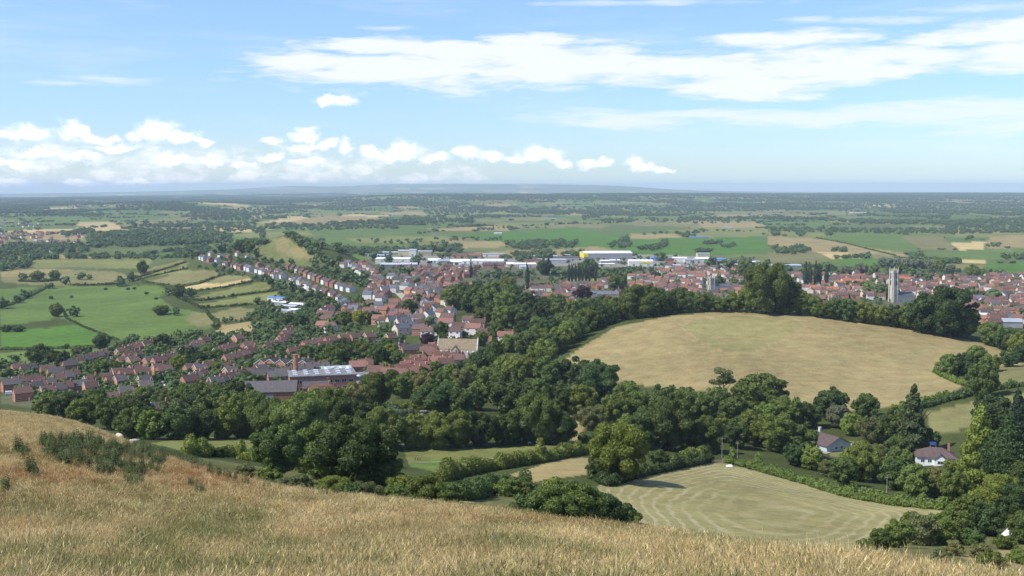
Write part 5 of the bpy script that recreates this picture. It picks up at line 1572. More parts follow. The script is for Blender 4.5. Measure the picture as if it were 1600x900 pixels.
def bungalow_white():
    p = G(1461, 722); o = empty('bungalow', p, math.radians(-14))
    tag(o, 'white bungalow with hipped brown roof and a projecting gabled bay', 'bungalow')
    L, W, e, r = 14.5, 10, 3.0, 3.0
    link('wall', Geo().box(-L/2, L/2, -W/2, W/2, -1.5, e).mesh('bungalow_wall', MB['white']), None, o)
    rf = link('roof', Geo().hip(L, W, e, r, .5).mesh('bungalow_roof', MB['pinkroof']), None, o)
    bay = Geo().gable(2.4, 4.4, e, 1.7); bay.xform(Matrix.Translation((1.0, -W/2 - 1.0, 0)) @ Matrix.Rotation(math.pi/2, 4, 'Z'))
    link('bay', bay.mesh('bungalow_bay', MB['white']), None, o)
    br = Geo().roof(5.4, 4.4, e, 1.7, .3, .18); br.xform(Matrix.Translation((1.0, -W/2 + 0.4, 0)) @ Matrix.Rotation(math.pi/2, 4, 'Z'))
    link('bay_roof', br.mesh('bungalow_bay_roof', MB['pinkroof']), None, o)
    link('window', window_geo(1.0, -W/2 - 2.2, .9, 2.2, 1.3, -1).mesh('bungalow_window', MB['white'], MB['glass']), None, o)
    for x in (-5.2, -2.6, 5.2): link('window', window_geo(x, -W/2, .9, 1.5, 1.3, -1).mesh('bungalow_window', MB['white'], MB['glass']), None, o)
    link('window', window_geo(-L/2, 0, .9, 1.5, 1.3, 'l').mesh('bungalow_window', MB['white'], MB['glass']), None, o)
    link('chimney', Geo().box(4.6, 5.4, 1.0, 1.8, e + 1, e + r + 1.3).mesh('bungalow_chimney', MB['brick']), None, rf)
    q = p + Vector((2.5, 9, 0)); q.z = gz(q.x, q.y)
    s = empty('solar_panel', q, math.radians(-14)); tag(s, 'blue solar panel on a frame behind the white bungalow', 'solar panel')
    g = Geo(); g.slab((-1.2, -.8, 4.9), (1.2, -.8, 4.9), (1.2, .8, 5.9), (-1.2, .8, 5.9), .08); link('panel', g.mesh('panel', MB['solar']), None, s)
    g = Geo()
    for x in (-1.0, 1.0): g.box(x - .08, x + .08, -.7, -.56, -.5, 4.9).box(x - .08, x + .08, .55, .7, -.5, 5.6)
    link('frame', g.mesh('panel_frame', MB['wood']), None, s)
bungalow_white()
# ------------------------------------------------------------------ trees
SMALLER = {'trees of the leafy lower town': .64, 'trees of the wooded ridge': .72, 'trees before the trading estate': .85, 'copse above the works': .88, 'park trees behind the barn': .9, 'trees below the ridge street': .85, 'crest hedge trees of the dry hill': .88}
def trees(lst, where, group, default='mid'):
    for t in lst:
        x, y, w = t[:3]; k = t[3] if len(t) > 3 else None; hk_ = t[4] if len(t) > 4 else 1.0
        if k is None: k = ('dark', 'dark', 'dark', 'dark', 'mid', 'mid', 'mid', 'mid', 'light', 'olive')[int(rng.integers(10))]
        plant(x, y, w * SMALLER.get(group, 1), k, where, group, hk_)

trees([(75,655,46),(110,656,50),(150,654,44),(202,652,46),(250,650,42),(300,650,48),(348,650,50),(395,650,50),(130,672,56),(176,672,58),(222,670,54),(270,668,54),(318,667,56),(362,664,58),(405,668,60),
       (205,686,58,'dark'),(240,687,56),(278,687,60,'dark'),(315,686,56),(352,685,62,'mid'),(383,684,54,'mid'),(220,683,26,'yellow'),(330,640,44),(290,634,40),(372,636,48)], 'in the wood behind the sheep', 'wood behind the sheep')
trees([(424,690,76,'mid'),(468,700,100,'mid'),(432,745,96,'dark'),(512,752,112,'mid'),(562,764,138,'dark',.95),(602,768,70,'mid'),(478,740,66),(552,690,80,'dark'),(600,700,74,'mid'),(520,660,64,'mid'),(488,656,56,'light'),(545,722,80,'mid')],
      'of the big trees below the brow', 'big trees below the brow')
trees([(552,648,60,'olive'),(585,636,66,'mid'),(627,622,40,'light'),(612,600,26,'mid'),(640,606,30,'mid'),(664,612,40,'olive'),(690,608,36,'mid'),(722,606,38,'olive'),(688,652,84,'dark',.8),(722,655,60,'dark'),(616,682,52,'willow',1.1),(590,684,24,'column'),
       (646,700,60,'mid'),(680,701,66,'mid'),(716,699,66,'mid'),(752,697,66,'dark'),(784,694,56,'dark'),(792,648,62,'dark'),(766,622,56,'mid'),(742,640,44,'dark'),(640,665,34,'olive'),(660,632,34,'light'),(703,625,36,'light'),(650,645,26,'light')],
      'in the central wood', 'central wood')
trees([(756,582,44,'dark'),(774,588,30,'column',1.0),(790,596,46,'mid'),(745,576,30,'mid'),(735,598,34,'light'),(765,602,36,'mid'),(704,590,26,'light'),(680,586,26,'mid'),(662,595,26,'dark'),(724,588,28,'dark')],
      'beside the red farm roofs', 'trees beside the farm roofs')
trees([(842,692,78,'mid',1.25),(874,694,64,'dark'),(812,690,62,'dark'),(812,642,54,'dark'),(838,640,56,'mid'),(858,606,56,'mid'),(836,590,52,'mid'),(884,646,58,'dark'),(908,650,56,'mid'),(934,628,76,'dark'),(902,612,60,'dark'),(870,640,40,'olive'),(922,672,46,'olive'),(826,560,50,'mid'),(806,600,50),(850,575,50,'light')],
      'left of the dry hill', 'trees left of the dry hill')
trees([(862,556,46,'mid'),(874,548,50,'mid'),(888,538,48,'light'),(900,530,48,'mid'),(916,520,50,'mid'),(934,512,50,'dark'),(952,506,46,'mid'),(972,500,46,'dark'),(990,498,60,'mid',1.1),(1008,496,82,'dark',.86),(1026,494,54,'dark'),(1044,491,40,'dark'),(1060,489,50,'dark'),(1082,488,34,'mid'),(1102,487,40,'dark',.9),(1126,487,44,'mid',.7),(842,548,50,'mid'),(858,530,46),(880,518,42)],
      'along the crest hedge of the dry hill', 'crest hedge trees of the dry hill')
trees([(966,752,98,'light',1.12),(938,750,46,'dark'),(986,700,62,'mid'),(1012,702,72,'dark'),(1045,704,86,'dark',1.2),(1000,664,60,'mid'),(962,664,58,'mid'),(1074,700,50,'mid'),(1102,706,66,'dark'),(1096,656,52,'mid'),(1122,650,54,'mid'),(1130,622,44,'pine'),(1150,668,60,'dark'),(1186,642,88,'dome'),(1218,662,48,'mid'),(1180,696,62,'mid'),(1216,706,70,'mid'),(1248,712,62,'dark'),(1150,700,48,'dark'),(1232,668,58,'mid'),(1262,668,46,'dark'),(1298,654,56,'dark'),(1040,650,56,'dark'),(980,640,50,'mid'),(1070,655,56,'mid'),(1030,725,40,'bush_dark'),(1130,690,44,'light'),(1196,668,46,'light')],
      'in the belt below the dry hill', 'belt below the dry hill')
trees([(1352,656,46,'mid'),(1332,680,40,'light'),(1310,668,44,'willow'),(1362,692,50,'olive'),(1395,692,58,'dark'),(1424,712,60,'conifer'),(1446,706,44,'dark'),(1402,722,48,'mid'),(1344,752,72,'mid'),(1318,758,50,'mid'),(1268,734,44,'light'),(1242,728,42,'dark'),(1292,744,32,'olive'),(1400,766,60,'dark'),(1432,780,62,'mid'),(1462,776,54,'olive'),(1490,782,56,'mid'),(1375,752,46,'mid'),(1326,726,28,'mid'),(1484,738,24,'mid'),(1408,740,46,'mid'),(1438,740,16,'dark'),(1372,718,30,'olive')],
      'around the two bungalows', 'garden trees around the bungalows')
trees([(1528,770,92,'bigconifer'),(1572,776,84,'bigdark'),(1612,790,90,'dark'),(1556,676,80,'dome'),(1600,688,60,'dark'),(1588,700,50,'conifer'),(1534,622,56,'mid',1.25),(1482,588,40,'mid'),(1506,586,40,'dark'),(1548,582,34,'mid'),(1576,573,30,'dark'),(1598,566,34,'dark'),(1526,570,34,'mid'),(1560,800,74,'mid'),(1596,812,70,'dark'),(1512,820,56,'mid'),(1640,740,80,'dark')],
      'at the pale field edges', 'field edge trees')
trees([(1176,488,50,'mid'),(1196,490,84,'dark',1.12),(1222,490,62,'dark'),(1248,492,43,'mid'),(1270,494,35,'mid'),(1284,497,28,'dark'),(1304,499,37,'dark'),(1326,502,40,'dark'),(1350,505,40,'mid'),(1376,508,37,'mid'),(1398,511,40,'dark'),(1420,514,42,'mid'),(1444,520,62,'dark',1.15),(1480,526,88,'dark',1.0),(1502,528,60,'dark'),(1462,520,70,'dark'),(1362,503,28,'light'),(1150,487,36,'mid'),(1548,540,42,'mid'),(1572,548,42,'mid'),(1592,556,40,'light'),(1546,532,30,'dark'),(1316,494,31,'mid'),(1610,552,40)],
      'along the top of the dry hill', 'trees along the top of the dry hill')
trees([(1494,842,56,'mid'),(1440,852,60,'olive'),(1404,856,54,'mid'),(1376,860,40,'mid'),(1466,850,58,'mid'),(1544,836,60,'dark'),(1350,862,34,'bush_mid'),(1425,838,44,'mid'),(1516,852,44,'bush_dark'),(1600,850,60,'dark'),(1570,858,40,'bush_mid'),(1530,872,40,'bush_olive'),(1490,868,36,'bush_olive'),(1550,888,46,'bush_mid'),(1590,880,40,'bush_mid'),(1470,880,36,'bush_olive')],
      'in the scrub beside the white tent', 'scrub beside the tent', )
for x, y, w, k in [(826,808,62,'bush_dark'),(858,812,92,'bush_mid'),(900,816,104,'bush_mid'),(940,818,84,'bush_dark'),(968,816,56,'bush_dark'),(990,816,32,'bush_mid'),(816,772,48,'bush_dark'),(870,782,60,'bush_mid')]:
    plant(x, y, w, k, 'before the striped hay field', 'hawthorn bushes before the hay field')
for x, y, w, k in [(664,788,80,'bush_mid'),(704,784,50,'bush_dark'),(630,776,60,'bush_mid'),(745,778,36,'bush_dark'),(790,775,46,'bush_mid'),(345,715,30,'bush_dark'),(308,708,38,'bush_mid'),(470,772,54,'bush_olive'),(520,780,64,'bush_mid'),(572,788,64,'bush_olive'),(420,758,48,'bush_mid'),(380,748,40,'bush_olive'),(620,790,56,'bush_mid'),(445,768,40,'bush_olive'),(545,786,50,'bush_dark')]:
    plant(x, y, w, k, 'at the foot of the big trees', 'bushes under the big trees')

# single field trees and clumps out on the levels
trees([(160,545,26,'dark'),(88,495,24,'mid'),(115,495,20,'mid'),(252,492,30,'mid',.6),(275,493,16,'mid'),(188,448,20,'mid'),(205,440,18,'mid'),(223,427,22,'mid'),(40,466,16,'mid'),(28,473,14,'mid'),(4,482,20,'mid'),(78,451,12,'mid'),(103,445,15,'mid'),(127,437,14,'mid'),(140,437,10,'mid'),(58,438,24,'mid',.7),(85,436,22,'mid',.7),(36,438,14,'mid'),(280,466,26,'mid'),(298,465,18,'mid'),(265,462,16,'mid'),(10,518,20,'bush_dark'),(28,518,18,'bush_dark'),(165,453,7,'bush_dark'),(200,453,7,'bush_dark'),(210,452,7,'bush_dark'),(229,460,8,'bush_dark'),(112,465,6,'bush_dark'),(80,467,8,'bush_dark'),(244,468,7,'bush_dark')],
      'on the green levels', 'scattered trees on the levels')
trees([(62,572,40,'dark'),(84,572,30,'dark'),(97,572,28,'dark'),(122,562,24,'olive'),(165,555,14,'mid'),(177,552,20,'olive'),(197,540,16,'dark'),(210,535,16,'dark'),(232,536,14,'dark'),(246,535,14,'dark'),(260,534,16,'dark'),(279,531,18,'dark'),(295,531,20,'dark'),(310,530,18,'dark'),(338,515,14,'mid'),(400,518,20,'dark'),(140,552,14,'mid'),(24,566,16),(5,578,22)],
      'edging the estate and green field', 'trees edging the estate')
trees([(158,592,36,'mid'),(180,590,30,'mid'),(232,560,20,'light'),(247,556,22,'mid'),(252,545,26,'dark'),(281,580,30,'light'),(260,572,18,'dark'),(295,570,34,'dark'),(312,572,26,'dark'),(209,606,20,'yellow'),(266,594,20,'dark'),(342,588,26,'mid'),(325,560,26,'mid'),(340,565,24,'mid'),(348,545,22,'dark'),(436,553,22,'yellow'),(366,556,16),(415,560,20),(425,595,18,'light'),(383,602,26,'mid'),(110,604,16,'olive'),(84,596,14,'olive'),(8,592,20,'dark'),(50,588,18),(225,640,44,'mid'),(255,636,36),(150,640,40,'mid'),(272,640,34,'mid'),(310,626,36,'dark'),(345,632,40,'mid'),(205,632,28,'olive'),(180,655,40),(398,560,18),(455,560,16),(330,616,24)],
      'in the brick estate gardens', 'trees in the estate gardens')
trees([(482,570,40,'dark'),(500,572,44,'dark'),(522,574,50,'dark'),(545,572,46,'dark'),(565,566,44,'mid'),(588,570,40,'mid'),(610,566,40,'mid'),(600,585,26,'light'),(575,578,26,'dark'),(640,572,26,'mid'),(622,570,30,'mid'),(578,588,26,'willow'),(535,556,36,'dark'),(605,550,30,'mid'),(660,568,26,'dark'),(668,540,28,'copper'),(690,540,26,'dark'),(690,525,30,'dark'),(628,538,20,'light')],
      'in the copse above the works', 'copse above the works')
trees([(540,508,40,'light'),(562,508,44,'yellow'),(584,506,40,'dark',.9),(600,518,30,'mid'),(525,508,34,'light'),(500,504,30,'mid'),(640,492,44,'dark'),(575,490,34,'dark'),(560,484,36,'mid'),(470,512,40,'dark'),(450,508,36,'dark'),(430,520,34,'dark'),(425,512,26,'mid'),(490,480,28,'mid'),(525,485,30,'dark'),(612,520,24,'yellow'),(655,472,26,'dark'),(680,470,28,'light'),(672,495,26,'mid'),(670,512,34,'mid'),(480,520,24,'olive'),(515,520,26,'mid'),(590,530,20,'olive'),(440,500,24)],
      'in the leafy lower town', 'trees of the leafy lower town')
trees([(712,484,44,'dark'),(736,488,52,'dark'),(760,492,56,'mid'),(788,494,50,'light'),(770,474,44,'light'),(745,470,40,'dark'),(720,468,34,'mid'),(800,480,46,'mid'),(826,490,44,'dark'),(850,500,40,'dark'),(812,512,48,'mid'),(784,512,44,'mid'),(756,508,36,'mid'),(838,522,34,'mid'),(700,476,30,'mid'),(846,488,34,'mid'),(868,500,36,'mid'),(794,458,34,'mid'),(820,528,36,'dark'),(775,532,34,'mid'),(752,540,30,'mid'),(795,550,34,'light'),(770,558,30,'dark'),(870,490,40,'mid'),(910,492,34,'light'),(895,496,34,'light'),(930,490,34,'mid'),(945,484,30,'dark'),(885,510,30,'mid'),(960,488,30,'light')],
      'in the park behind the barn', 'park trees behind the barn')
trees([(910,472,30,'copper',1.05)], 'standing among the town roofs', 'copper beech')
for x in (889, 894, 899.5, 905, 910, 916, 921): plant(x, 440, 6.4, 'poplar', 'in the row beside the playing field', 'row of poplars')
plant(930.5, 440, 7, 'poplar', 'a little apart from the poplar row', 'lone poplar')
plant(824, 452, 8.5, 'poplar', 'standing left of the playing field', 'dark poplar by the playing field', 1.1); plant(736, 434, 5.5, 'poplar', 'rising among the dense terraces', 'poplar among the terraces')
trees([(965,454,32,'dark'),(852,430,30,'dark'),(920,434,38,'dark',.9),(1032,408,18,'dark'),(868,432,18),(880,434,16),(945,436,22),(960,436,22),(980,434,20),(1020,434,18),(1110,480,22,'dark'),(1125,455,24,'dark'),(1145,448,18),(1112,420,22),(1140,420,18,'mid'),(1165,432,30,'mid'),(1180,430,24,'mid'),(1105,478,26,'dark'),(1070,472,24,'dark'),(814,458,16,'dark'),(868,450,14,'dark'),(1130,480,20,'mid'),(1088,476,24,'mid')],
      'among the town centre roofs', 'town centre trees')
trees([(1287,428,22,'dark'),(1302,424,12,'mid'),(1320,430,20,'willow'),(1345,428,22,'willow'),(1365,430,22,'mid'),(1380,418,20,'willow'),(1392,419,20,'willow'),(1404,419,20,'willow'),(1418,420,20,'willow'),(1432,420,20,'willow'),(1444,420,20,'willow'),(1456,422,22,'willow'),(1468,424,24,'mid'),(1485,428,18,'willow'),(1420,436,20,'mid'),(1450,437,18,'light',.8),(1405,434,24,'mid'),(1520,434,24,'mid'),(1380,466,24,'mid'),(1358,460,24,'light'),(1370,462,22,'mid'),(1490,442,14),(1552,470,22,'dark'),(1518,465,20,'mid'),(1600,500,20,'mid'),(1340,452,16),(1590,445,14,'dark'),(1258,448,9,'poplar'),(1265,448,9,'poplar'),(1274,447,9,'poplar'),(1280,447,8,'poplar'),(1291,449,8,'poplar')],
      'about the great church tower', 'trees about the great church')
trees([(322,396,14,'mid'),(335,397,16,'dark'),(348,396,28,'dark'),(362,398,26,'dark'),(375,396,34,'dark'),(390,394,32,'mid'),(380,388,28,'dark'),(396,386,26,'dark'),(406,384,22,'dark'),(414,382,16,'mid'),(400,402,22,'mid'),(412,408,13,'mid'),(425,410,13,'olive'),(440,412,14,'mid'),(455,412,14,'mid'),(450,371,18,'dark'),(456,373,20,'dark'),(462,376,22,'dark'),(468,380,22,'dark'),(474,384,22,'dark'),(480,389,24,'dark'),(486,394,24,'dark'),(492,399,24,'dark'),(498,404,24,'dark'),(504,409,24,'dark'),(510,413,24,'dark'),(470,386,18,'dark'),(484,398,18,'dark'),(505,410,20,'mid'),(492,418,26,'mid'),(508,424,24,'mid'),(525,430,24,'mid'),(540,440,24,'mid'),(555,440,24,'mid'),(570,436,22,'mid'),(548,430,20,'dark'),(520,416,22,'dark'),(530,408,16,'dark'),(562,448,22,'light'),(575,445,16,'mid')],
      'on the wooded ridge', 'trees of the wooded ridge')
trees([(410,440,16,'dark'),(420,444,20,'dark'),(437,452,22,'mid'),(455,456,24,'mid'),(470,462,24,'dark'),(486,466,22,'mid'),(500,468,20,'mid'),(514,474,18,'mid'),(398,436,12,'dark'),(402,476,16,'mid'),(423,486,18,'mid'),(470,470,18,'light'),(540,478,22,'mid'),(555,476,20,'mid'),(348,424,14,'mid'),(362,426,12,'mid'),(335,418,12,'mid'),(380,432,10)],
      'below the ridge street', 'trees below the ridge street')
trees([(608,412,22,'dark'),(628,430,22,'dark'),(650,414,20,'mid'),(640,430,18,'mid'),(566,400,20,'dark'),(584,404,16,'dark'),(690,406,14,'dark'),(715,424,8),(655,398,14,'mid'),(675,396,22,'mid'),(690,396,22,'mid'),(605,392,10),(596,424,16,'dark'),(650,446,18,'mid'),(665,436,14),(700,462,22,'light'),(758,436,20,'mid'),(776,436,20,'mid'),(795,436,18,'mid'),(812,434,16)],
      'before the trading estate', 'trees before the trading estate')
for x, y, w, k in [(690,592,22,'bush_light'),(706,600,26,'bush_light'),(672,602,22,'bush_mid'),(722,604,24,'bush_light'),(655,612,22,'bush_mid'),(640,622,24,'bush_light'),(676,615,24,'bush_light'),(745,612,22,'bush_mid'),(760,600,24,'bush_light'),(778,604,26,'bush_light'),(800,582,26,'bush_mid'),(812,574,24,'bush_light'),(790,570,22,'bush_mid'),(752,590,20,'bush_light'),(700,616,20,'bush_olive'),(632,640,24,'bush_light'),(648,652,22,'bush_light'),(612,640,24,'bush_mid'),(668,640,22,'bush_light')]:
    plant(x, y, w, k, 'in the scrub below the farm roofs', 'bushes below the farm roofs')
realise_plants()
label_plants()

# ------------------------------------------------------------------ hedges
HD = 'field hedges'
hedge([(690,752),(720,744),(760,737),(810,729),(850,722),(915,708)], 4.2, 3.6, 'mid', 'thick tall hedge along the near edge of the small green field')
hedge([(925,748),(950,760),(990,748),(1030,738),(1070,730),(1112,721)], 2.6, 2.4, 'dark', 'dark hedge along the upper edge of the hay field')
hedge([(1132,722),(1165,730),(1200,740),(1260,757),(1330,778),(1400,790),(1460,796),(1512,800)], 3.0, 2.6, 'mid', 'trimmed green hedge along the far side of the hay field')
hedge([(1345,662),(1390,655),(1450,636),(1500,622),(1545,612),(1600,603),(1680,600)], 3.4, 3.0, 'dark', 'dark hedge climbing between the dry hill and pale field')
hedge([(1395,640),(1440,630),(1480,620)], 2.6, 2.2, 'mid', 'short hedge at the lower corner of the dry hill')
hedge([(1460,582),(1480,592),(1505,602),(1525,606)], 3.0, 2.6, 'light', 'curved bright hedge around the corner of the dry hill')
hedge([(1490,575),(1530,568),(1565,566),(1600,562),(1680,570)], 2.6, 2.4, 'dark', 'hedge beyond the bright field tree at the dry hill')
hedge([(718,782),(760,772),(790,768),(830,764)], 3.6, 3.2, 'dark', 'shaded hedge across the lower edge of the tan field strip')
hedge([(292,712),(330,712),(370,716),(400,722)], 2.6, 2.6, 'mid', 'hedge between the nettles and the pale green pasture')
hedge([(905,690),(940,690),(985,712)], 3.0, 2.6, 'dark', 'short hedge behind the bright green tree')
hedge([(1050,728),(1085,715),(1120,704)], 3.4, 3.0, 'mid', 'hedge in front of the dark wood at the hay field corner')
for i, pl in enumerate([[(207,436),(245,425),(292,410)],[(214,438),(255,428),(294,420)],[(222,440),(262,447),(270,452)],[(270,449),(310,444),(345,431),(352,429)],[(272,454),(300,456),(350,450),(396,440)],
        [(284,469),(320,470),(352,465)],[(358,464),(400,458),(434,454)],[(312,482),(350,480),(392,476)],[(320,484),(338,505),(342,512)],[(270,452),(280,467),(310,480)]]):
    hedge(pl, 2.4, 2.6, 'dark', f"low dark hedge on the ridge's lower slope, {ordinal(i + 1)} counted downhill", group='hedges on the ridge slope')
hedge([(0,546),(40,546),(90,545),(150,543)], 2.0, 4.0, 'dark', 'long dark hedge below the brightest green field')
hedge([(97,482),(105,498),(125,508),(160,522),(185,532)], 0.9, 2.2, 'dark', 'low ditch line curving across the green field')
hedge([(0,515),(20,515),(40,514)], 2.6, 3.0, 'dark', 'short dark hedge at the edge of the brightest green field')
hedge([(0,481),(20,475),(45,464),(72,450)], 2.0, 2.4, 'dark', 'dark hedge running up beside the green field')
hedge([(110,446),(150,446),(192,443)], 2.6, 3.0, 'dark', 'dark hedge along the top of the big green field')
hedge([(30,440),(60,441),(95,438)], 3.5, 4.0, 'dark', 'dark hedge with small trees on the olive field')
hedge([(830,447),(855,444),(880,446)], 2.2, 2.4, 'mid', 'hedge crossing the playing field')
hedge([(1275,372),(1320,380),(1400,400)], 1.6, 2.5, 'dark', 'thin hedge between the brown and green levels fields')
hedge([(850,430),(900,426),(960,424),(1000,422)], 6, 8, 'dark', 'tall belt of trees between poplars and trading estate')

# ------------------------------------------------------------------ distant trees: one mass
def far_trees():
    tv, tf, tn = [], [], []
    for s_ in range(8):
        g = np.random.default_rng(900 + s_)
        lob = lobes_round(g, g.uniform(1.0, 1.5), -0.02, 7, 0.62, (0.28, 0.44))
        L = leaves_on(lob, 46, 0.14, g, 0.3, 0.7)
        V = [L.reshape(-1, 3)]; fl = [np.arange(len(L) * 4)]; cnt = [np.full(len(L), 4)]; off = len(L) * 4
        iv, ifc = ico(1)
        for c, r in lob[:1] + lob[1::2]:
            V.append(np.array(c) + iv[:] * np.array(r) * 0.92 * (1 + .12 * g.standard_normal((len(iv), 1)))); fl.append((ifc + off).ravel()); cnt.append(np.full(len(ifc), 3)); off += len(iv)
        tv.append(np.concatenate(V)); tf.append(np.concatenate(fl)); tn.append(np.concatenate(cnt))
    P = []      # x, y, height, stretch
    half = 0.50
    g = np.random.default_rng(55)
    def cone_points(n, d0, d1, power=1.0):
        u = g.uniform(-half, half, n); t = g.random(n)
        y = (d0 ** power + t * (d1 ** power - d0 ** power)) ** (1 / power)
        return np.stack([u * y, y], 1)
    plans = field_plans
    def free(Q, ink=0.0):
        ok = np.ones(len(Q), bool)
        for pl in plans: ok &= ~inside(Q, pl)
        return ok
    # hedgerow lines of the far patchwork
    Q = cone_points(420000, 1900, 16000, 1.2)
    k, e = patchwork(Q); th = np.arctan2(Q[:, 0], Q[:, 1])
    lim = 4 + Q[:, 1] * 0.0012
    big = np.sin(Q[:, 0] * 0.0011 + 1.3) * np.cos(Q[:, 1] * 0.0008) + 0.5 * np.sin(Q[:, 0] * 0.0031 + Q[:, 1] * 0.0021)
    seg = .6 * vnoise(Q[:, 0], Q[:, 1], 301, 240.0) + .4 * vnoise(Q[:, 0], Q[:, 1], 302, 90.0)
    s_ = (e < lim) & (seg > 0.56 - Q[:, 1] / 60000 - 0.06 * big) & (g.random(len(Q)) < .9) & free(Q)
    H1 = Q[s_]; h1 = g.uniform(2.5, 7, len(H1)) + (g.random(len(H1)) < .2) * g.uniform(2, 7, len(H1))
    P.append(np.column_stack([H1, h1, g.uniform(1.2, 2.4, len(H1))]))
    # woods where a slow noise is high
    Q = cone_points(110000, 2400, 18500, 1.2)
    def slow(Q): return np.sin(Q[:, 0] / 410 + 0.7) * np.sin(Q[:, 1] / 520 + 2.1) + 0.7 * np.sin(Q[:, 0] / 170 + Q[:, 1] / 260) + 0.5 * np.sin(Q[:, 1] / 140 - Q[:, 0] / 330)
    s_ = (slow(Q) > 1.12 - np.clip((Q[:, 1] - 4500) / 4000, -0.25, 1.25)) & free(Q)
    H2 = Q[s_]; P.append(np.column_stack([H2, g.uniform(9, 15, len(H2)), g.uniform(1.0, 1.6, len(H2))]))
    # woods and tree lines seen in the photograph: polygon, count, height
    for poly, n, hh in [([(138,372),(180,366),(240,362),(300,364),(355,368),(365,380),(300,384),(220,386),(140,388)], 620, 15), ([(0,385),(60,384),(140,384),(140,394),(60,400),(0,404)], 130, 12), ([(45,402),(92,400),(92,406),(45,406)], 24, 11), ([(103,402),(180,400),(240,402),(240,405),(103,406)], 60, 10),
                        ([(270,395),(310,388),(330,390),(300,408),(275,402)], 60, 11), ([(95,366),(145,358),(145,366),(100,370)], 60, 12), ([(0,404),(50,400),(45,420),(0,424)], 60, 10),
                        ([(790,382),(850,378),(900,380),(895,388),(800,392)], 110, 11), ([(800,398),(865,396),(866,404),(800,410)], 60, 11), ([(880,398),(925,396),(925,402),(880,404)], 26, 11), ([(952,384),(980,370),(985,384),(955,388)], 36, 10), ([(1000,390),(1030,384),(1040,376),(1042,386),(1010,394)], 50, 10),
                        ([(968,386),(985,384),(985,388),(968,388)], 8, 9), ([(1085,393),(1112,391),(1112,395),(1085,395)], 20, 9), ([(1100,380),(1126,378),(1126,382),(1100,383)], 22, 9), ([(1126,386),(1147,382),(1148,387),(1126,388)], 18, 9), ([(1000,365),(1060,364),(1100,362),(1100,366),(1000,368)], 22, 9),
                        ([(1013,344),(1100,340),(1180,342),(1180,348),(1100,350),(1013,348)], 120, 11), ([(940,344),(990,342),(990,350),(940,350)], 40, 11), ([(910,338),(938,337),(938,341),(910,342)], 24, 11), ([(1210,392),(1250,386),(1270,392),(1240,398),(1212,396)], 60, 10), ([(1300,392),(1322,390),(1322,394),(1300,395)], 18, 9),
                        ([(1205,362),(1330,364),(1480,366),(1600,364),(1660,364),(1660,358),(1480,358),(1330,358),(1205,356)], 420, 9), ([(1470,346),(1600,342),(1660,342),(1660,356),(1480,358)], 330, 12), ([(1390,330),(1436,328),(1436,334),(1390,334)], 90, 14), ([(1476,410),(1498,408),(1500,412),(1476,412)], 20, 10), ([(1562,403),(1600,400),(1660,402),(1660,406),(1562,406)], 36, 10), ([(1305,404),(1340,402),(1342,404),(1306,405)], 16, 8),
                        ([(1424,403),(1440,398),(1440,405),(1428,406)], 8, 13), ([(1346,401),(1358,400),(1358,405),(1346,405)], 5, 11), ([(1245,366),(1256,364),(1256,372),(1246,372)], 8, 14), ([(1208,366),(1218,364),(1218,370),(1208,370)], 7, 14), ([(1292,364),(1300,364),(1300,369),(1292,369)], 6, 14), ([(1536,384),(1562,382),(1562,386),(1536,386)], 12, 9), ([(1510,374),(1520,372),(1520,376),(1510,376)], 4, 10),
                        ([(500,330),(600,320),(700,316),(860,314),(1000,313),(1000,306),(860,306),(720,306),(620,308),(500,322)], 700, 13), ([(180,322),(260,318),(310,320),(310,328),(180,330)], 160, 12), ([(590,346),(660,342),(740,342),(740,350),(610,352)], 160, 12), ([(660,326),(760,322),(800,326),(760,334),(670,334)], 200, 12), ([(420,350),(560,352),(620,352),(620,358),(440,362),(410,358)], 160, 11), ([(400,360),(412,356),(415,372),(402,372)], 26, 11),
                        ([(560,374),(700,378),(700,384),(620,384),(560,380)], 26, 8), ([(480,384),(560,390),(640,388),(720,384),(725,396),(640,398),(560,398),(500,394)], 190, 10), ([(640,374),(800,372),(800,376),(650,378)], 22, 7), ([(740,358),(800,354),(800,358),(740,362)], 26, 8), ([(800,326),(1000,322),(1200,318),(1400,318),(1660,318),(1660,330),(1400,328),(1200,330),(1000,334),(800,334)], 1500, 12),
                        ([(380,325),(480,322),(480,332),(380,336)], 160, 12), ([(300,330),(380,335),(400,345),(300,345)], 170, 12), ([(0,328),(110,330),(110,338),(0,340)], 160, 11), ([(260,350),(400,348),(400,362),(340,364),(260,356)], 160, 11), ([(480,420),(540,412),(540,424),(500,436),(470,424)], 0, 8)]:
        if not n: continue
        pl = to_plan(poly, 125, 3); lo, hi = pl.min(0), pl.max(0)
        Q = np.column_stack([g.uniform(lo[0], hi[0], n * 6), g.uniform(lo[1], hi[1], n * 6)]); Q = Q[inside(Q, pl)][:n]
        P.append(np.column_stack([Q, g.uniform(.75, 1.25, len(Q)) * hh, g.uniform(1.0, 1.4, len(Q))]))
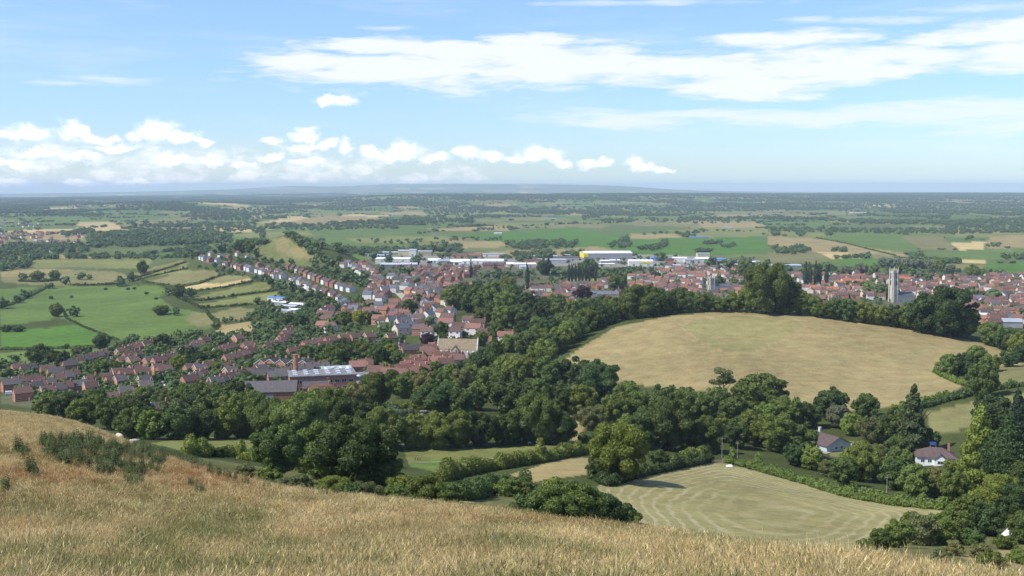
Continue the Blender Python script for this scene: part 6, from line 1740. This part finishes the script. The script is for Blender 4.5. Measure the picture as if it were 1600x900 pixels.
    # garden trees and scrub filling the town and the lower slopes
    for poly, n, h0, h1_ in [([(560,425),(700,425),(860,425),(860,540),(600,540),(420,530),(420,480),(560,470)], 260, 3, 6), ([(0,580),(200,545),(420,520),(600,540),(540,590),(380,620),(240,650),(60,640)], 800, 4, 7.5), ([(860,430),(1200,415),(1660,430),(1660,500),(1400,478),(1200,478),(860,490)], 850, 4, 8.5),
                             ([(560,396),(820,400),(1200,402),(1200,420),(800,425),(600,420)], 200, 3, 8), ([(395,404),(450,416),(510,424),(560,440),(500,436),(440,426),(330,404)], 200, 2.5, 6.5), ([(400,384),(450,374),(500,402),(470,412),(420,404)], 60, 1.0, 2.6), ([(300,415),(440,440),(540,475),(500,500),(400,480),(430,455)], 240, 2.5, 6), ([(340,500),(420,480),(560,500),(560,520),(420,540),(340,525)], 160, 3, 7)]:
        pl = to_plan(poly, 125, 3); lo, hi = pl.min(0), pl.max(0)
        Q = np.column_stack([g.uniform(lo[0], hi[0], n * 5), g.uniform(lo[1], hi[1], n * 5)]); Q = Q[inside(Q, pl)]
        Q = Q[free(Q)][:n * 2]
        hx = np.array([(a, b) for a, b, c in HOUSE_XY] + ROAD_XY)
        ok = np.array([np.min(np.hypot(hx[:, 0] - q[0], hx[:, 1] - q[1])) > 6.5 for q in Q])
        Q = Q[ok][:n]
        P.append(np.column_stack([Q, g.uniform(h0, h1_, len(Q)), g.uniform(0.9, 1.3, len(Q))]))
    P.append(np.array(MASS_TREES))
    P = np.concatenate(P)
    z = ground_z(P[:, 0], P[:, 1])
    V, fl, cnt, off = [], [], [], 0
    ti = g.integers(0, 8, len(P)); ro = g.uniform(0, 6.28, len(P))
    for t in range(8):
        idx = np.nonzero(ti == t)[0]; n = len(idx)
        c, s_ = np.cos(ro[idx])[:, None], np.sin(ro[idx])[:, None]
        b = tv[t]; h = P[idx, 2][:, None]; w = h * P[idx, 3][:, None]
        X = (b[:, 0] * c - b[:, 1] * s_) * w + P[idx, 0][:, None]
        Y = (b[:, 0] * s_ + b[:, 1] * c) * w + P[idx, 1][:, None]
        Z = b[:, 2] * h + z[idx][:, None]
        V.append(np.stack([X, Y, Z], -1).reshape(-1, 3))
        fl.append((tf[t][None] + (np.arange(n) * len(b))[:, None]).ravel() + off); cnt.append(np.tile(tn[t], n)); off += n * len(b)
    me = mesh_np('far_trees', np.concatenate(V), np.concatenate(fl), np.concatenate(cnt))
    me.materials.append(M_fol['far'])
    print('far trees', len(P), 'faces', len(me.polygons))
    tag(link('woods', me), 'dark hedgerow trees and woods scattered over the distant plain', None, None, 'stuff')
far_trees()
# ------------------------------------------------------------------ small things
def pole(px, py, h, label, r=0.11, lean=0.0):
    p = G(px, py); o = empty('telegraph_pole', p); tag(o, label, 'pole', None)
    o.rotation_euler = (0, lean, 0)
    link('post', Geo().cyl(0, 0, -1, h, r, r * .7, 8).mesh('pole_post', MB['pole']), None, o)
    g = Geo().box(-.6, .6, -.05, .05, h - .7, h - .6)
    for x in (-.5, .5): g.cyl(x, 0, h - .6, h - .45, .05, .04, 6)
    link('crossarm', g.mesh('pole_arm', MB['pole']), None, o)
pole(1128, 716, 8.0, 'pale telegraph pole against dark trees at the hay field corner')
pole(1152, 722, 7.5, 'shorter telegraph pole rising behind the trimmed hedge')
pole(1385, 783, 7.5, 'pale telegraph pole behind the hedge below the grey bungalow')
pole(1500, 780, 8.0, 'pale telegraph pole below the white bungalow')
pole(1558, 838, 4.2, 'leaning pale post in the scrub near the white tent', .12, .14)

for k, (x, D, h, ln) in enumerate([(1288, 800, 14.5, .05), (1293, 796, 15.5, -.02)]):
    p = GD(x, D); g = np.random.default_rng(3 + k)
    V, Fc = tube_geo([([(0, 0, -2), (.1, 0, h * .4), (-.1 + ln * 6, 0, h)], [.42, .34, .2]), ([(0, 0, h * .55), (.9, .2, h * .72)], [.16, .05]), ([(0, 0, h * .7), (-.8, .1, h * .85)], [.14, .04])], 7)
    me = mesh_pd('bare_trunk', V, Fc, True); me.materials.append(M_deadwood)
    tag(link('bare_trunk', me, None, None, p), ['thinner leaning pale bare trunk on the crest of the dry hill', 'straight pale bare trunk on the crest of the dry hill'][k], 'dead tree')

def bell_tent():
    p = G(1580, 842); o = empty('bell_tent', p); tag(o, 'white pointed tent with a blue side at the edge of the scrub', 'tent')
    g = Geo().cyl(0, 0, 0, .7, 2.0, 1.95, 12).cyl(0, 0, .7, 3.1, 2.0, .05, 12); link('canopy', g.mesh('tent_canvas', MB['canvas']), None, o)
    link('pole', Geo().cyl(0, 0, 0, 3.35, .05, .05, 8).mesh('tent_pole', MB['wood']), None, o)
    a = Geo().gable(2.6, 2.2, 1.0, .9, 0); a.xform(Matrix.Translation((2.6, -.4, 0))); link('awning', a.mesh('tent_awning', MB['bluecanvas']), None, o)
bell_tent()

def covered_heap():
    p = G(1140, 729); bm = bmesh.new(); bmesh.ops.create_icosphere(bm, subdivisions=3, radius=1)
    for v in bm.verts:
        n = v.co.copy(); v.co = Vector((n.x * 1.45, n.y * .9, max(-.05, n.z * .62 + .12 * math.sin(n.x * 5) * math.cos(n.y * 4))))
    me = bpy.data.meshes.new('covered_heap'); bm.to_mesh(me); bm.free(); me.materials.append(MB['canvas'])
    me.polygons.foreach_set('use_smooth', [True] * len(me.polygons))
    tag(link('covered_heap', me, None, None, p, .2), 'low heap under a white sheet at the far corner of the hay field', 'heap')
covered_heap()
def rail_gate(px, py, L, label, rz):
    p = G(px, py); o = empty('field_gate', p, rz); tag(o, label, 'gate')
    g = Geo()
    for k in range(5): g.box(-L/2, L/2, -.03, .03, .25 + k * .22, .33 + k * .22)
    g.box(-L/2, -L/2 + .1, -.04, .04, .15, 1.3).box(L/2 - .1, L/2, -.04, .04, .15, 1.3)
    link('bars', g.mesh('gate_bars', MB['pole']), None, o)
    for x in (-L/2 - .15, L/2 + .15): link('post', Geo().box(x - .1, x + .1, -.1, .1, -.5, 1.5).mesh('gate_post', MB['pole']), None, o)
rail_gate(1121, 724, 3.4, 'weathered wooden field gate beside the white-sheeted heap', .1)
rail_gate(1354, 782, 3.2, 'pale wooden gate in the trimmed hedge below the bungalows', -.4)

# cars
def car_meshes(kind):
    g = Geo()
    L, Wd = (4.3, 1.75) if kind == 'car' else (5.2, 2.0)
    prof = [(-L/2, .35), (L/2, .35), (L/2, .75), (L * .46, .9), (L * .24, .98), (-L * .47, 1.0), (-L/2, .9)] if kind == 'car' else [(-L/2, .4), (L/2, .4), (L/2, 1.0), (L * .38, 1.25), (L * .26, 2.1), (-L/2, 2.15)]
    def prism(g, pr, w0, w1=None, m=0):
        w1 = w1 or w0; b = len(g.V); n = len(pr); zm = max(p[1] for p in pr)
        for sgn in (-1, 1):
            for x, z in pr: g.V.append((x, sgn * (w0 if z < zm - .15 else w1) / 2, z))
        g.F.append(tuple(range(b, b + n))); g.M.append(m); g.F.append(tuple(b + n + i for i in range(n))[::-1]); g.M.append(m)
        for i in range(n): j = (i + 1) % n; g.F.append((b + j, b + i, b + n + i, b + n + j)); g.M.append(m)
    prism(g, prof, Wd, Wd * .96); out = [('body', g, 0)]
    c = Geo()
    if kind == 'car': prism(c, [(-L * .42, .97), (L * .2, .97), (L * .06, 1.42), (-L * .30, 1.44)], Wd * .92, Wd * .74)
    else: prism(c, [(L * .30, 1.3), (L * .385, 1.27), (L * .27, 1.95), (L * .2, 1.95)], Wd * 1.01)
    out.append(('cabin', c, 1))
    for sx in (-1, 1):
        for sy in (-1, 1):
            w = Geo().cyl(0, 0, -.1, .1, .32, .32, 12); w.xform(Matrix.Translation((sx * L * .31, sy * (Wd/2 - .05), .32)) @ Matrix.Rotation(math.pi/2, 4, 'X')); out.append(('wheel', w, 2))
    return out
CARC = {'white': plain('white_car_paint', (.78, .78, .78), .35, .5), 'silver': plain('silver_car_paint', (.45, .47, .5), .35, .5, None, .3, .4), 'blue': plain('blue_car_paint', (.06, .12, .35), .35, .5), 'red': plain('red_car_paint', (.4, .03, .03), .35, .5), 'dark': plain('dark_car_paint', (.04, .04, .05), .35, .5)}
_cm = {}
def car(px, py, colour, yaw, where, kind='car'):
    p = G(px, py); p.z += .12
    key = (kind, colour)
    if key not in _cm:
        _cm[key] = [(nm, g.mesh('car_' + nm, CARC[colour] if i == 0 else (MB['glass'] if i == 1 else MB['tyre']))) for nm, g, i in car_meshes(kind)]
    o = empty('parked_car' if kind == 'car' else 'parked_van', p, math.radians(yaw))
    tag(o, f"{colour} {kind} {where}", kind, None)
    for nm, me in _cm[key]: link(nm, me, None, o)
for i, (x, y, c, yw, w, k) in enumerate([
    (649,481,'white',-50,'parked highest on the pale street by the red-roofed house','van'),(653,489,'white',-50,'parked lower on the pale street by the red-roofed house','van'),(646,477,'silver',-50,'just above the two white vans on the street','car'),(657,497,'dark',-50,'below the white vans on the pale street','car'),
    (640,472,'red',-45,'at the junction above the white vans','car'),(16,617,'white',20,'between the front estate rows near the grassy shoulder','van'),(163,627,'white',20,'beside the lowest estate house above the wood','car'),(197,634,'white',24,'in front of the low front estate houses','van'),
    (130,602,'silver',20,'in the estate road below a gabled brick house','car'),(165,562,'white',25,'by the dark-roofed row near the big trees','car'),(178,562,'white',25,'beside the copse in the upper estate','van'),(382,590,'blue',25,'among the staggered dark-roofed houses','car'),
    (258,598,'silver',60,'in the yard behind the bright yellow-green tree','car'),(262,603,'white',50,'in the drive right of the yellow-green tree','car'),(585,541,'silver',20,'below the gabled row above the copse','car'),(578,543,'white',20,'in front of the gabled row above the copse','car'),
    (268,553,'white',25,'at the upper end of the estate','car'),(345,571,'blue',25,'in the upper far estate rows','car'),(705,536,'white',0,'on the road behind the stone barn','car'),(718,530,'red',10,'near the stone barn by the road','car'),
    (820,506,'silver',0,'in the small car park beside the dry hill','car'),(832,506,'white',0,'second in the small car park beside the dry hill','car'),(842,507,'dark',0,'third in the small car park beside the dry hill','car'),(1335,702,'silver',10,'on the gravel drive of the grey bungalow','car')]):
    car(x, y, c, yw, w, k)

# ------------------------------------------------------------------ sheep and walkers
def fused(name, blobs, mat, voxel, loc, rz, label, cat, smooth=3):
    """one continuous body from overlapping ellipsoids, remeshed into a single skin"""
    V, fl, cnt, off = [], [], [], 0
    iv, ifc = ico(3)
    for c, r, rot in blobs:
        M = np.array(Matrix.Rotation(rot, 3, 'Y'))
        V.append((iv * np.array(r)) @ M.T + np.array(c)); fl.append((ifc + off).ravel()); cnt.append(np.full(len(ifc), 3)); off += len(iv)
    me = mesh_np(name, np.concatenate(V), np.concatenate(fl), np.concatenate(cnt), True); me.materials.append(mat)
    o = link(name, me, None, None, loc, rz)
    m = o.modifiers.new('skin', 'REMESH'); m.mode = 'VOXEL'; m.voxel_size = voxel; m.use_smooth_shade = True
    s = o.modifiers.new('smooth', 'SMOOTH'); s.iterations = smooth; s.factor = .5
    return tag(o, label, cat, None)
M_wool = plain('cream_fleece', (0.56, 0.49, 0.38), 0.95, 0.05, 9.0, 0.22)
def sheep(px, D, rz, label, grazing=True, sc=1.0):
    p = GD(px, D)
    b = [((-.05, 0, .62), (.52, .30, .30), 0), ((-.38, 0, .62), (.26, .27, .28), 0), ((.30, 0, .62), (.28, .26, .27), 0), ((-.62, 0, .55), (.07, .05, .16), 0)]
    if grazing: b += [((.58, 0, .50), (.20, .12, .13), .75), ((.76, 0, .27), (.19, .085, .095), 1.0), ((.87, 0, .14), (.09, .06, .07), 1.0)]; hx, hz = .72, .36
    else: b += [((.56, 0, .78), (.20, .12, .14), -.7), ((.74, 0, .95), (.17, .085, .095), .25), ((.88, 0, .90), (.08, .06, .065), .3)]; hx, hz = .66, 1.02
    for sy in (-1, 1): b += [((hx - .03, sy * .13, hz + .03), (.04, .10, .03), 0)]
    for x in (-.40, .34):
        for sy in (-1, 1):
            b += [((x - (.05 if x < 0 else 0), sy * .15, .42), (.10, .09, .18), .15 if x < 0 else 0), ((x, sy * .15, .22), (.045, .045, .16), -.12 if x < 0 else 0), ((x + .01, sy * .15, .05), (.05, .045, .06), 0)]
    o = fused('sheep', b, M_wool, .025, p, rz, label, 'sheep'); o.scale = (sc,) * 3
    return o
sheep(187, 103, 2.3, 'cream sheep seen from behind, highest of three on the grassy brow', True, .98)
sheep(211, 99, .35, 'cream sheep grazing broadside, middle one of three on the grassy brow', True, .9)
sheep(236, 103, -.4, 'cream sheep mostly hidden below the brow above the nettles', True, .95)
sheep(827, G(827, 694).y, .2, 'tiny white sheep at the wood edge of the small green field', True)

M_cloth = plain('dark_walking_clothes', (0.035, 0.04, 0.06), 0.9, 0.1, None, .3, 0, .5)
M_skin = plain('skin', (0.45, 0.28, 0.2), 0.6, .3)
M_hair = plain('dark_hair', (.03, .02, .015), .7, .2)
M_shirt = plain('grey_shirt', (.16, .16, .18), .9, .1)
def walker(px, py, rz, h, label, stride):
    p = G(px, py); k = h / 1.75
    # one joint per vertex: the body is a single skinned surface
    J = [(0,0,.95),(0,0,1.12),(0,0,1.32),(0,0,1.46),(0,0,1.54),(0,.02,1.63),(0,.01,1.72),
         (.02,.10,.90),(stride*.35,.10,.50),(stride*.2,.10,.08),(stride*.2+.16,.10,.04),
         (.02,-.10,.90),(-stride*.15,-.10,.50),(-stride*.75,-.10,.12),(-stride*.75+.15,-.10,.05),
         (0,.19,1.40),(-.06-stride*.1,.24,1.13),(stride*.1-.02,.22,.90),(stride*.1+.02,.215,.80),
         (0,-.19,1.40),(-.02+stride*.1,-.24,1.13),(stride*.35,-.22,.92),(stride*.35+.04,-.215,.83)]
    Rr = [.15,.135,.165,.10,.06,.085,.07,.10,.065,.045,.04,.10,.065,.045,.04,.065,.045,.035,.04,.065,.045,.035,.04]
    E = [(0,1),(1,2),(2,3),(3,4),(4,5),(5,6),(0,7),(7,8),(8,9),(9,10),(0,11),(11,12),(12,13),(13,14),(3,15),(15,16),(16,17),(17,18),(3,19),(19,20),(20,21),(21,22)]
    me = bpy.data.meshes.new('person'); me.from_pydata([tuple(c * k for c in j) for j in J], E, [])
    bm = bmesh.new(); bm.from_mesh(me); sk = bm.verts.layers.skin.verify(); bm.verts.ensure_lookup_table()
    for i, r in enumerate(Rr): bm.verts[i][sk].radius = (r * k, r * k)
    bm.verts[0][sk].use_root = True
    bm.to_mesh(me); bm.free()
    me.materials.append(M_skin)
    o = link('person', me, None, None, p, rz); o.modifiers.new('skin', 'SKIN'); s = o.modifiers.new('sub', 'SUBSURF'); s.levels = s.render_levels = 2
    tag(o, label, 'person')
    iv, ifc = ico(2)
    def part(nm, lst, mat):
        V = np.concatenate([iv * np.array(r) * k + np.array(c) * k for c, r in lst]); n = len(iv)
        c_ = link(nm, mesh_np(nm, V, np.concatenate([(ifc + i * n).ravel() for i in range(len(lst))]), np.full(len(ifc) * len(lst), 3), True), mat, o)
    part('hair', [((-.02,.01,1.70),(.10,.095,.085))], M_hair)
    part('shirt', [((0,0,1.22),(.17,.22,.27)),((-.03,.215,1.27),(.065,.06,.17)),((-.01,-.215,1.27),(.065,.06,.17))], M_shirt)
    part('trousers', [((0,0,.93),(.16,.175,.12)),((stride*.18,.10,.70),(.10,.09,.27)),((stride*.28,.10,.30),(.065,.065,.26)),((-stride*.07,-.10,.70),(.10,.09,.27)),((-stride*.45,-.10,.31),(.07,.065,.27))], M_cloth)
walker(649, 719.5, .2, 1.76, 'dark-clothed walker ahead of two others on the small green field', .35)
walker(653, 719.5, .3, 1.66, 'middle one of three walkers on the small green field', .3)
walker(656.5, 720, .1, 1.72, 'last of three dark-clothed walkers on the small green field', .35)

# ------------------------------------------------------------------ foreground grass and nettles (nobody could count them)
def tint_material(name, trans=0.25, rough=0.7):
    m, T = new_mat(name)
    at = T.n('ShaderNodeAttribute', attribute_type='INSTANCER', attribute_name='tint').outputs['Color']
    isl = T.n('ShaderNodeNewGeometry').outputs['Random Per Island']
    k = T.remap(isl, 0, 1, 0.62, 1.40)
    c = T.mix(1.0, at, T.v('MULTIPLY', (1, 1, 1), k), 'MULTIPLY')
    d = T.n('ShaderNodeBsdfDiffuse'); T.put(d.inputs[0], c)
    t = T.n('ShaderNodeBsdfTranslucent'); T.put(t.inputs[0], c)
    mx = T.n('ShaderNodeMixShader'); mx.inputs[0].default_value = trans
    T.t.links.new(d.outputs[0], mx.inputs[1]); T.t.links.new(t.outputs[0], mx.inputs[2])
    finish(T, mx.outputs[0]); return m
M_grass = tint_material('dry_grass', .3)
M_nettle = tint_material('nettle_leaves', .2)

def blades_mesh(name, n, hmin, hmax, width, spread, g, lean=0.35, heads=0.3):
    V, Fc = [], []
    for i in range(n):
        h = g.uniform(hmin, hmax); a = g.uniform(0, 6.28); r = spread * math.sqrt(g.random())
        bx, by = r * math.cos(a), r * math.sin(a)
        la = g.uniform(0, 6.28); ll = h * abs(g.normal(0, lean)); wx, wy = math.cos(la) * ll + h * .10, math.sin(la) * ll
        fa = g.uniform(0, 3.14); sx, sy = math.cos(fa), math.sin(fa)
        b = len(V); w = width * g.uniform(.7, 1.3)
        for t, k in ((0, 1), (.45, .9), (.8, .6), (1, .12)):
            x, y, z = bx + wx * t ** 1.9, by + wy * t ** 1.9, h * (t - .12 * t * t * (ll / h))
            V.append((x - sx * w * k / 2, y - sy * w * k / 2, z)); V.append((x + sx * w * k / 2, y + sy * w * k / 2, z))
        for q in range(3): Fc.append((b + 2 * q, b + 2 * q + 1, b + 2 * q + 3, b + 2 * q + 2))
        if g.random() < heads:
            b = len(V); x, y, z = bx + wx, by + wy, h * (1 - .12 * (ll / h)); hw = width * 1.9; hl = .09
            V += [(x, y, z - .01), (x - sx * hw / 2, y - sy * hw / 2, z + hl * .4), (x + wx * .12, y + wy * .12, z + hl), (x + sx * hw / 2, y + sy * hw / 2, z + hl * .4)]
            Fc.append((b, b + 1, b + 2, b + 3))
    me = mesh_pd(name, V, Fc); return me

def nettle_mesh(name, g, n=34):
    V, Fc = [], []
    for s_ in range(3):
        ox, oy = g.normal(0, .12, 2); h = g.uniform(.8, 1.15); lx, ly = g.normal(0, .10, 2)
        b = len(V); V += [(ox - .008, oy, 0), (ox + .008, oy, 0), (ox + lx, oy + ly, h)]; Fc.append((b, b + 1, b + 2))
        for i in range(n):
            t = (i + .5) / n; z = h * (.12 + .88 * t); a = i * 1.57 + g.uniform(-.4, .4); L = (.17 * (1 - t) ** .6 + .05) * g.uniform(.8, 1.25); w = L * .5
            x, y = ox + lx * t, oy + ly * t; c, s = math.cos(a), math.sin(a); dz = -.35 * L + g.normal(0, .02)
            b = len(V)
            V += [(x, y, z), (x + c * L * .5 - s * w / 2, y + s * L * .5 + c * w / 2, z + .02 + dz * .3), (x + c * L, y + s * L, z + dz), (x + c * L * .5 + s * w / 2, y + s * L * .5 - c * w / 2, z + .02 + dz * .3)]
            Fc.append((b, b + 1, b + 2, b + 3))
    return mesh_pd(name, V, Fc)

def scatter(name, variants, mat, P, scale, rot, idx, tint, label):
    """instances of small plants on a cloud of points standing on the ground"""
    src = bpy.data.collections.new(name + '_kinds')
    for i, me in enumerate(variants):
        me.materials.append(mat); src.objects.link(bpy.data.objects.new(f"{name}_kind_{chr(97 + i)}", me))
    me = bpy.data.meshes.new(name); n = len(P); me.vertices.add(n); me.vertices.foreach_set('co', np.asarray(P, np.float32).ravel())
    def attr(nm, ty, key, arr): a = me.attributes.new(nm, ty, 'POINT'); a.data.foreach_set(key, np.ascontiguousarray(arr).ravel())
    attr('rot', 'FLOAT_VECTOR', 'vector', np.asarray(rot, np.float32)); attr('scl', 'FLOAT_VECTOR', 'vector', np.asarray(scale, np.float32)); attr('idx', 'INT', 'value', np.asarray(idx, np.int32))
    attr('tint', 'FLOAT_COLOR', 'color', np.concatenate([tint, np.ones((n, 1))], 1).astype(np.float32))
    o = link(name, me); tag(o, label, None, None, 'stuff')
    ng = bpy.data.node_groups.new(name + '_scatter', 'GeometryNodeTree')
    ng.interface.new_socket('Geometry', in_out='INPUT', socket_type='NodeSocketGeometry'); ng.interface.new_socket('Geometry', in_out='OUTPUT', socket_type='NodeSocketGeometry')
    N = ng.nodes; L = ng.links
    gi, go = N.new('NodeGroupInput'), N.new('NodeGroupOutput'); ip = N.new('GeometryNodeInstanceOnPoints'); ci = N.new('GeometryNodeCollectionInfo')
    ci.inputs['Collection'].default_value = src; ci.inputs['Separate Children'].default_value = True; ci.inputs['Reset Children'].default_value = True
    def na(nm, ty): a = N.new('GeometryNodeInputNamedAttribute'); a.data_type = ty; a.inputs['Name'].default_value = nm; return [s for s in a.outputs if s.enabled and s.name == 'Attribute'][0]
    L.new(gi.outputs[0], ip.inputs['Points']); L.new(ci.outputs[0], ip.inputs['Instance']); ip.inputs['Pick Instance'].default_value = True
    L.new(na('idx', 'INT'), ip.inputs['Instance Index']); L.new(na('rot', 'FLOAT_VECTOR'), ip.inputs['Rotation']); L.new(na('scl', 'FLOAT_VECTOR'), ip.inputs['Scale'])
    L.new(ip.outputs[0], go.inputs[0])
    o.modifiers.new('scatter', 'NODES').node_group = ng
    return o

def proj(P):
    x, y, z = P[:, 0], P[:, 1], P[:, 2] - H
    fwd = y * CP - z * SP; up = y * SP + z * CP
    return 800 + F * x / fwd, 450 - F * up / fwd

def build_grass():
    g = np.random.default_rng(21)
    N = 150000
    th = g.uniform(-.52, .52, N); t = g.random(N)
    rb, sb, s0 = brow_params(th)
    # even over the view below the brow, with a share laid evenly by distance
    scr = rb - (rb - R0) * np.sqrt(t)
    lo, hi = np.log(13.0), np.log(rb * 1.2)
    r = np.where(g.random(N) < .45, scr, np.exp(lo + g.random(N) * (hi - lo)))
    x, y = r * np.sin(th), r * np.cos(th)
    z = ground_z(x, y); P = np.stack([x, y, z - .02], 1); n = len(P)
    px, py = proj(P)
    straw, tan, olive, rust, green, pale = map(np.array, [(.58, .445, .21), (.43, .31, .14), (.27, .23, .08), (.37, .18, .078), (.165, .19, .06), (.70, .58, .31)])
    a = fnoise(x, y, 1, 7.0); b = fnoise(x, y, 5, 2.6); d = g.random(n)
    # patches about the same size in the view, so their scale grows with distance
    lx, ly = th * 30 + 40, np.log(r) * 14 + 40
    a2 = fnoise(lx, ly, 31, 2.0); b2 = fnoise(lx, ly * 1.3, 35, .7); c2 = fnoise(lx, ly * 1.5, 39, .3)
    q = .4 * a + .6 * a2; w = .3 * b + .7 * b2
    tint = tan + (straw - tan) * np.clip((q - .38) / .22, 0, 1)[:, None]
    k = np.clip((.51 - w) / .10, 0, 1)[:, None] * .8; tint = tint * (1 - k) + olive * k
    k = np.clip((c2 - .55) / .12, 0, 1)[:, None] * .6; tint = tint * (1 - k) + pale * k
    k = np.clip((.46 - c2) / .1, 0, 1)[:, None] * .35; tint = tint * (1 - k) + rust * k
    k = np.clip((fnoise(lx, ly, 61, 1.1) - .52) / .12, 0, 1)[:, None] * .35; tint = tint * (1 - k) + olive * .75 * k
    k = (np.clip((.53 - q) / .10, 0, 1) * np.clip((py - 760) / 80, 0, 1))[:, None] * .75; tint = tint * (1 - k) + green * k
    rusty = np.exp(-((px - 330) / 90) ** 2 - ((py - 748) / 22) ** 2) + .8 * np.exp(-((px - 60) / 90) ** 2 - ((py - 745) / 14) ** 2) + .5 * np.exp(-((px - 900) / 260) ** 2 - ((py - 822) / 10) ** 2)
    k = np.clip(rusty * .75, 0, .6)[:, None]; tint = tint * (1 - k) + rust * k
    lf = (np.clip(1 - np.abs(px - 40) / 260, 0, 1) * np.clip((710 - py) / 40, 0, 1))[:, None] * .6
    tint = tint * (1 - lf) + (straw * .6 + pale * .4) * lf
    tint = np.where((d < .12)[:, None], pale, tint) * g.uniform(.82, 1.2, (n, 1))
    s = (.30 + 1.35 * np.clip(.35 * fnoise(x, y, 15, 3.2) + .65 * fnoise(lx, ly, 45, .8), .15, .85)) * g.uniform(.7, 1.3, n) * np.clip(1.15 - r / 170, .5, 1)
    sc = np.stack([s * 1.15, s * 1.15, s * g.uniform(.75, 1.2, n)], 1)
    rot = np.stack([g.normal(0, .22, n), g.normal(.05, .22, n), g.uniform(0, 6.28, n)], 1)
    idx = np.where(r < 40, g.integers(0, 5, n), 5 + g.integers(0, 4, n))
    var = [blades_mesh('tuft', 46, .10, .38, .0062, .17, g, .9, .22) for _ in range(5)] + [blades_mesh('tuft', 34, .10, .36, .011, .20, g, .8, .25) for _ in range(4)]
    scatter('grass', var, M_grass, P, sc, rot, idx, tint, 'long dry straw-coloured grass covering the slope')
    # nettles
    pts = []
    for poly, m in [([(55,700),(70,690),(120,694),(200,702),(270,705),(285,722),(250,740),(215,742),(150,744),(120,735),(75,722)], 4200), ([(270,706),(340,734),(420,752),(470,766),(440,772),(380,764),(300,742)], 900), ([(470,768),(560,775),(640,779),(640,784),(540,782),(470,776)], 260), ([(190,738),(222,740),(220,765),(200,765)], 60), ([(38,735),(62,745),(55,752)], 14), ([(20,705),(45,712),(40,722)], 16), ([(0,770),(10,772),(8,780)], 6), ([(300,770),(330,772),(320,790)], 8),([(290,755),(310,760),(300,772)],6)]:
        pl = []
        for q in poly: v = G(q[0], q[1], 6.0); pl.append((v.x, v.y))
        pl = np.array(pl); lo, hi = pl.min(0), pl.max(0)
        Q = np.column_stack([g.uniform(lo[0], hi[0], m * 14), g.uniform(lo[1], hi[1], m * 14)]); pts.append(Q[inside(Q, pl)][:m])
    Q = np.concatenate(pts); Q = Q[fnoise(Q[:, 0], Q[:, 1], 91, 5.0) + .25 * g.random(len(Q)) > .50]; zz = ground_z(Q[:, 0], Q[:, 1]); n = len(Q)
    P = np.column_stack([Q, zz - .03]); s = g.uniform(.4, 1.0, n) * (.55 + .75 * fnoise(Q[:, 0], Q[:, 1], 71, 4.0)) * np.where(proj(P)[0] > 185, .72, 1)
    tn = np.array([(.105, .130, .058)]) * g.uniform(.7, 1.6, (n, 1)) + g.uniform(0, .03, (n, 1)) * np.array([(.9, .7, .3)])
    scatter('nettles', [nettle_mesh('nettle', g) for _ in range(5)], M_nettle, P, np.stack([s, s, s * 1.1], 1), np.stack([g.normal(0, .1, n), g.normal(0, .1, n), g.uniform(0, 6.28, n)], 1), g.integers(0, 5, n), tn, 'dense dark green nettles growing across the grassy slope')
build_grass()
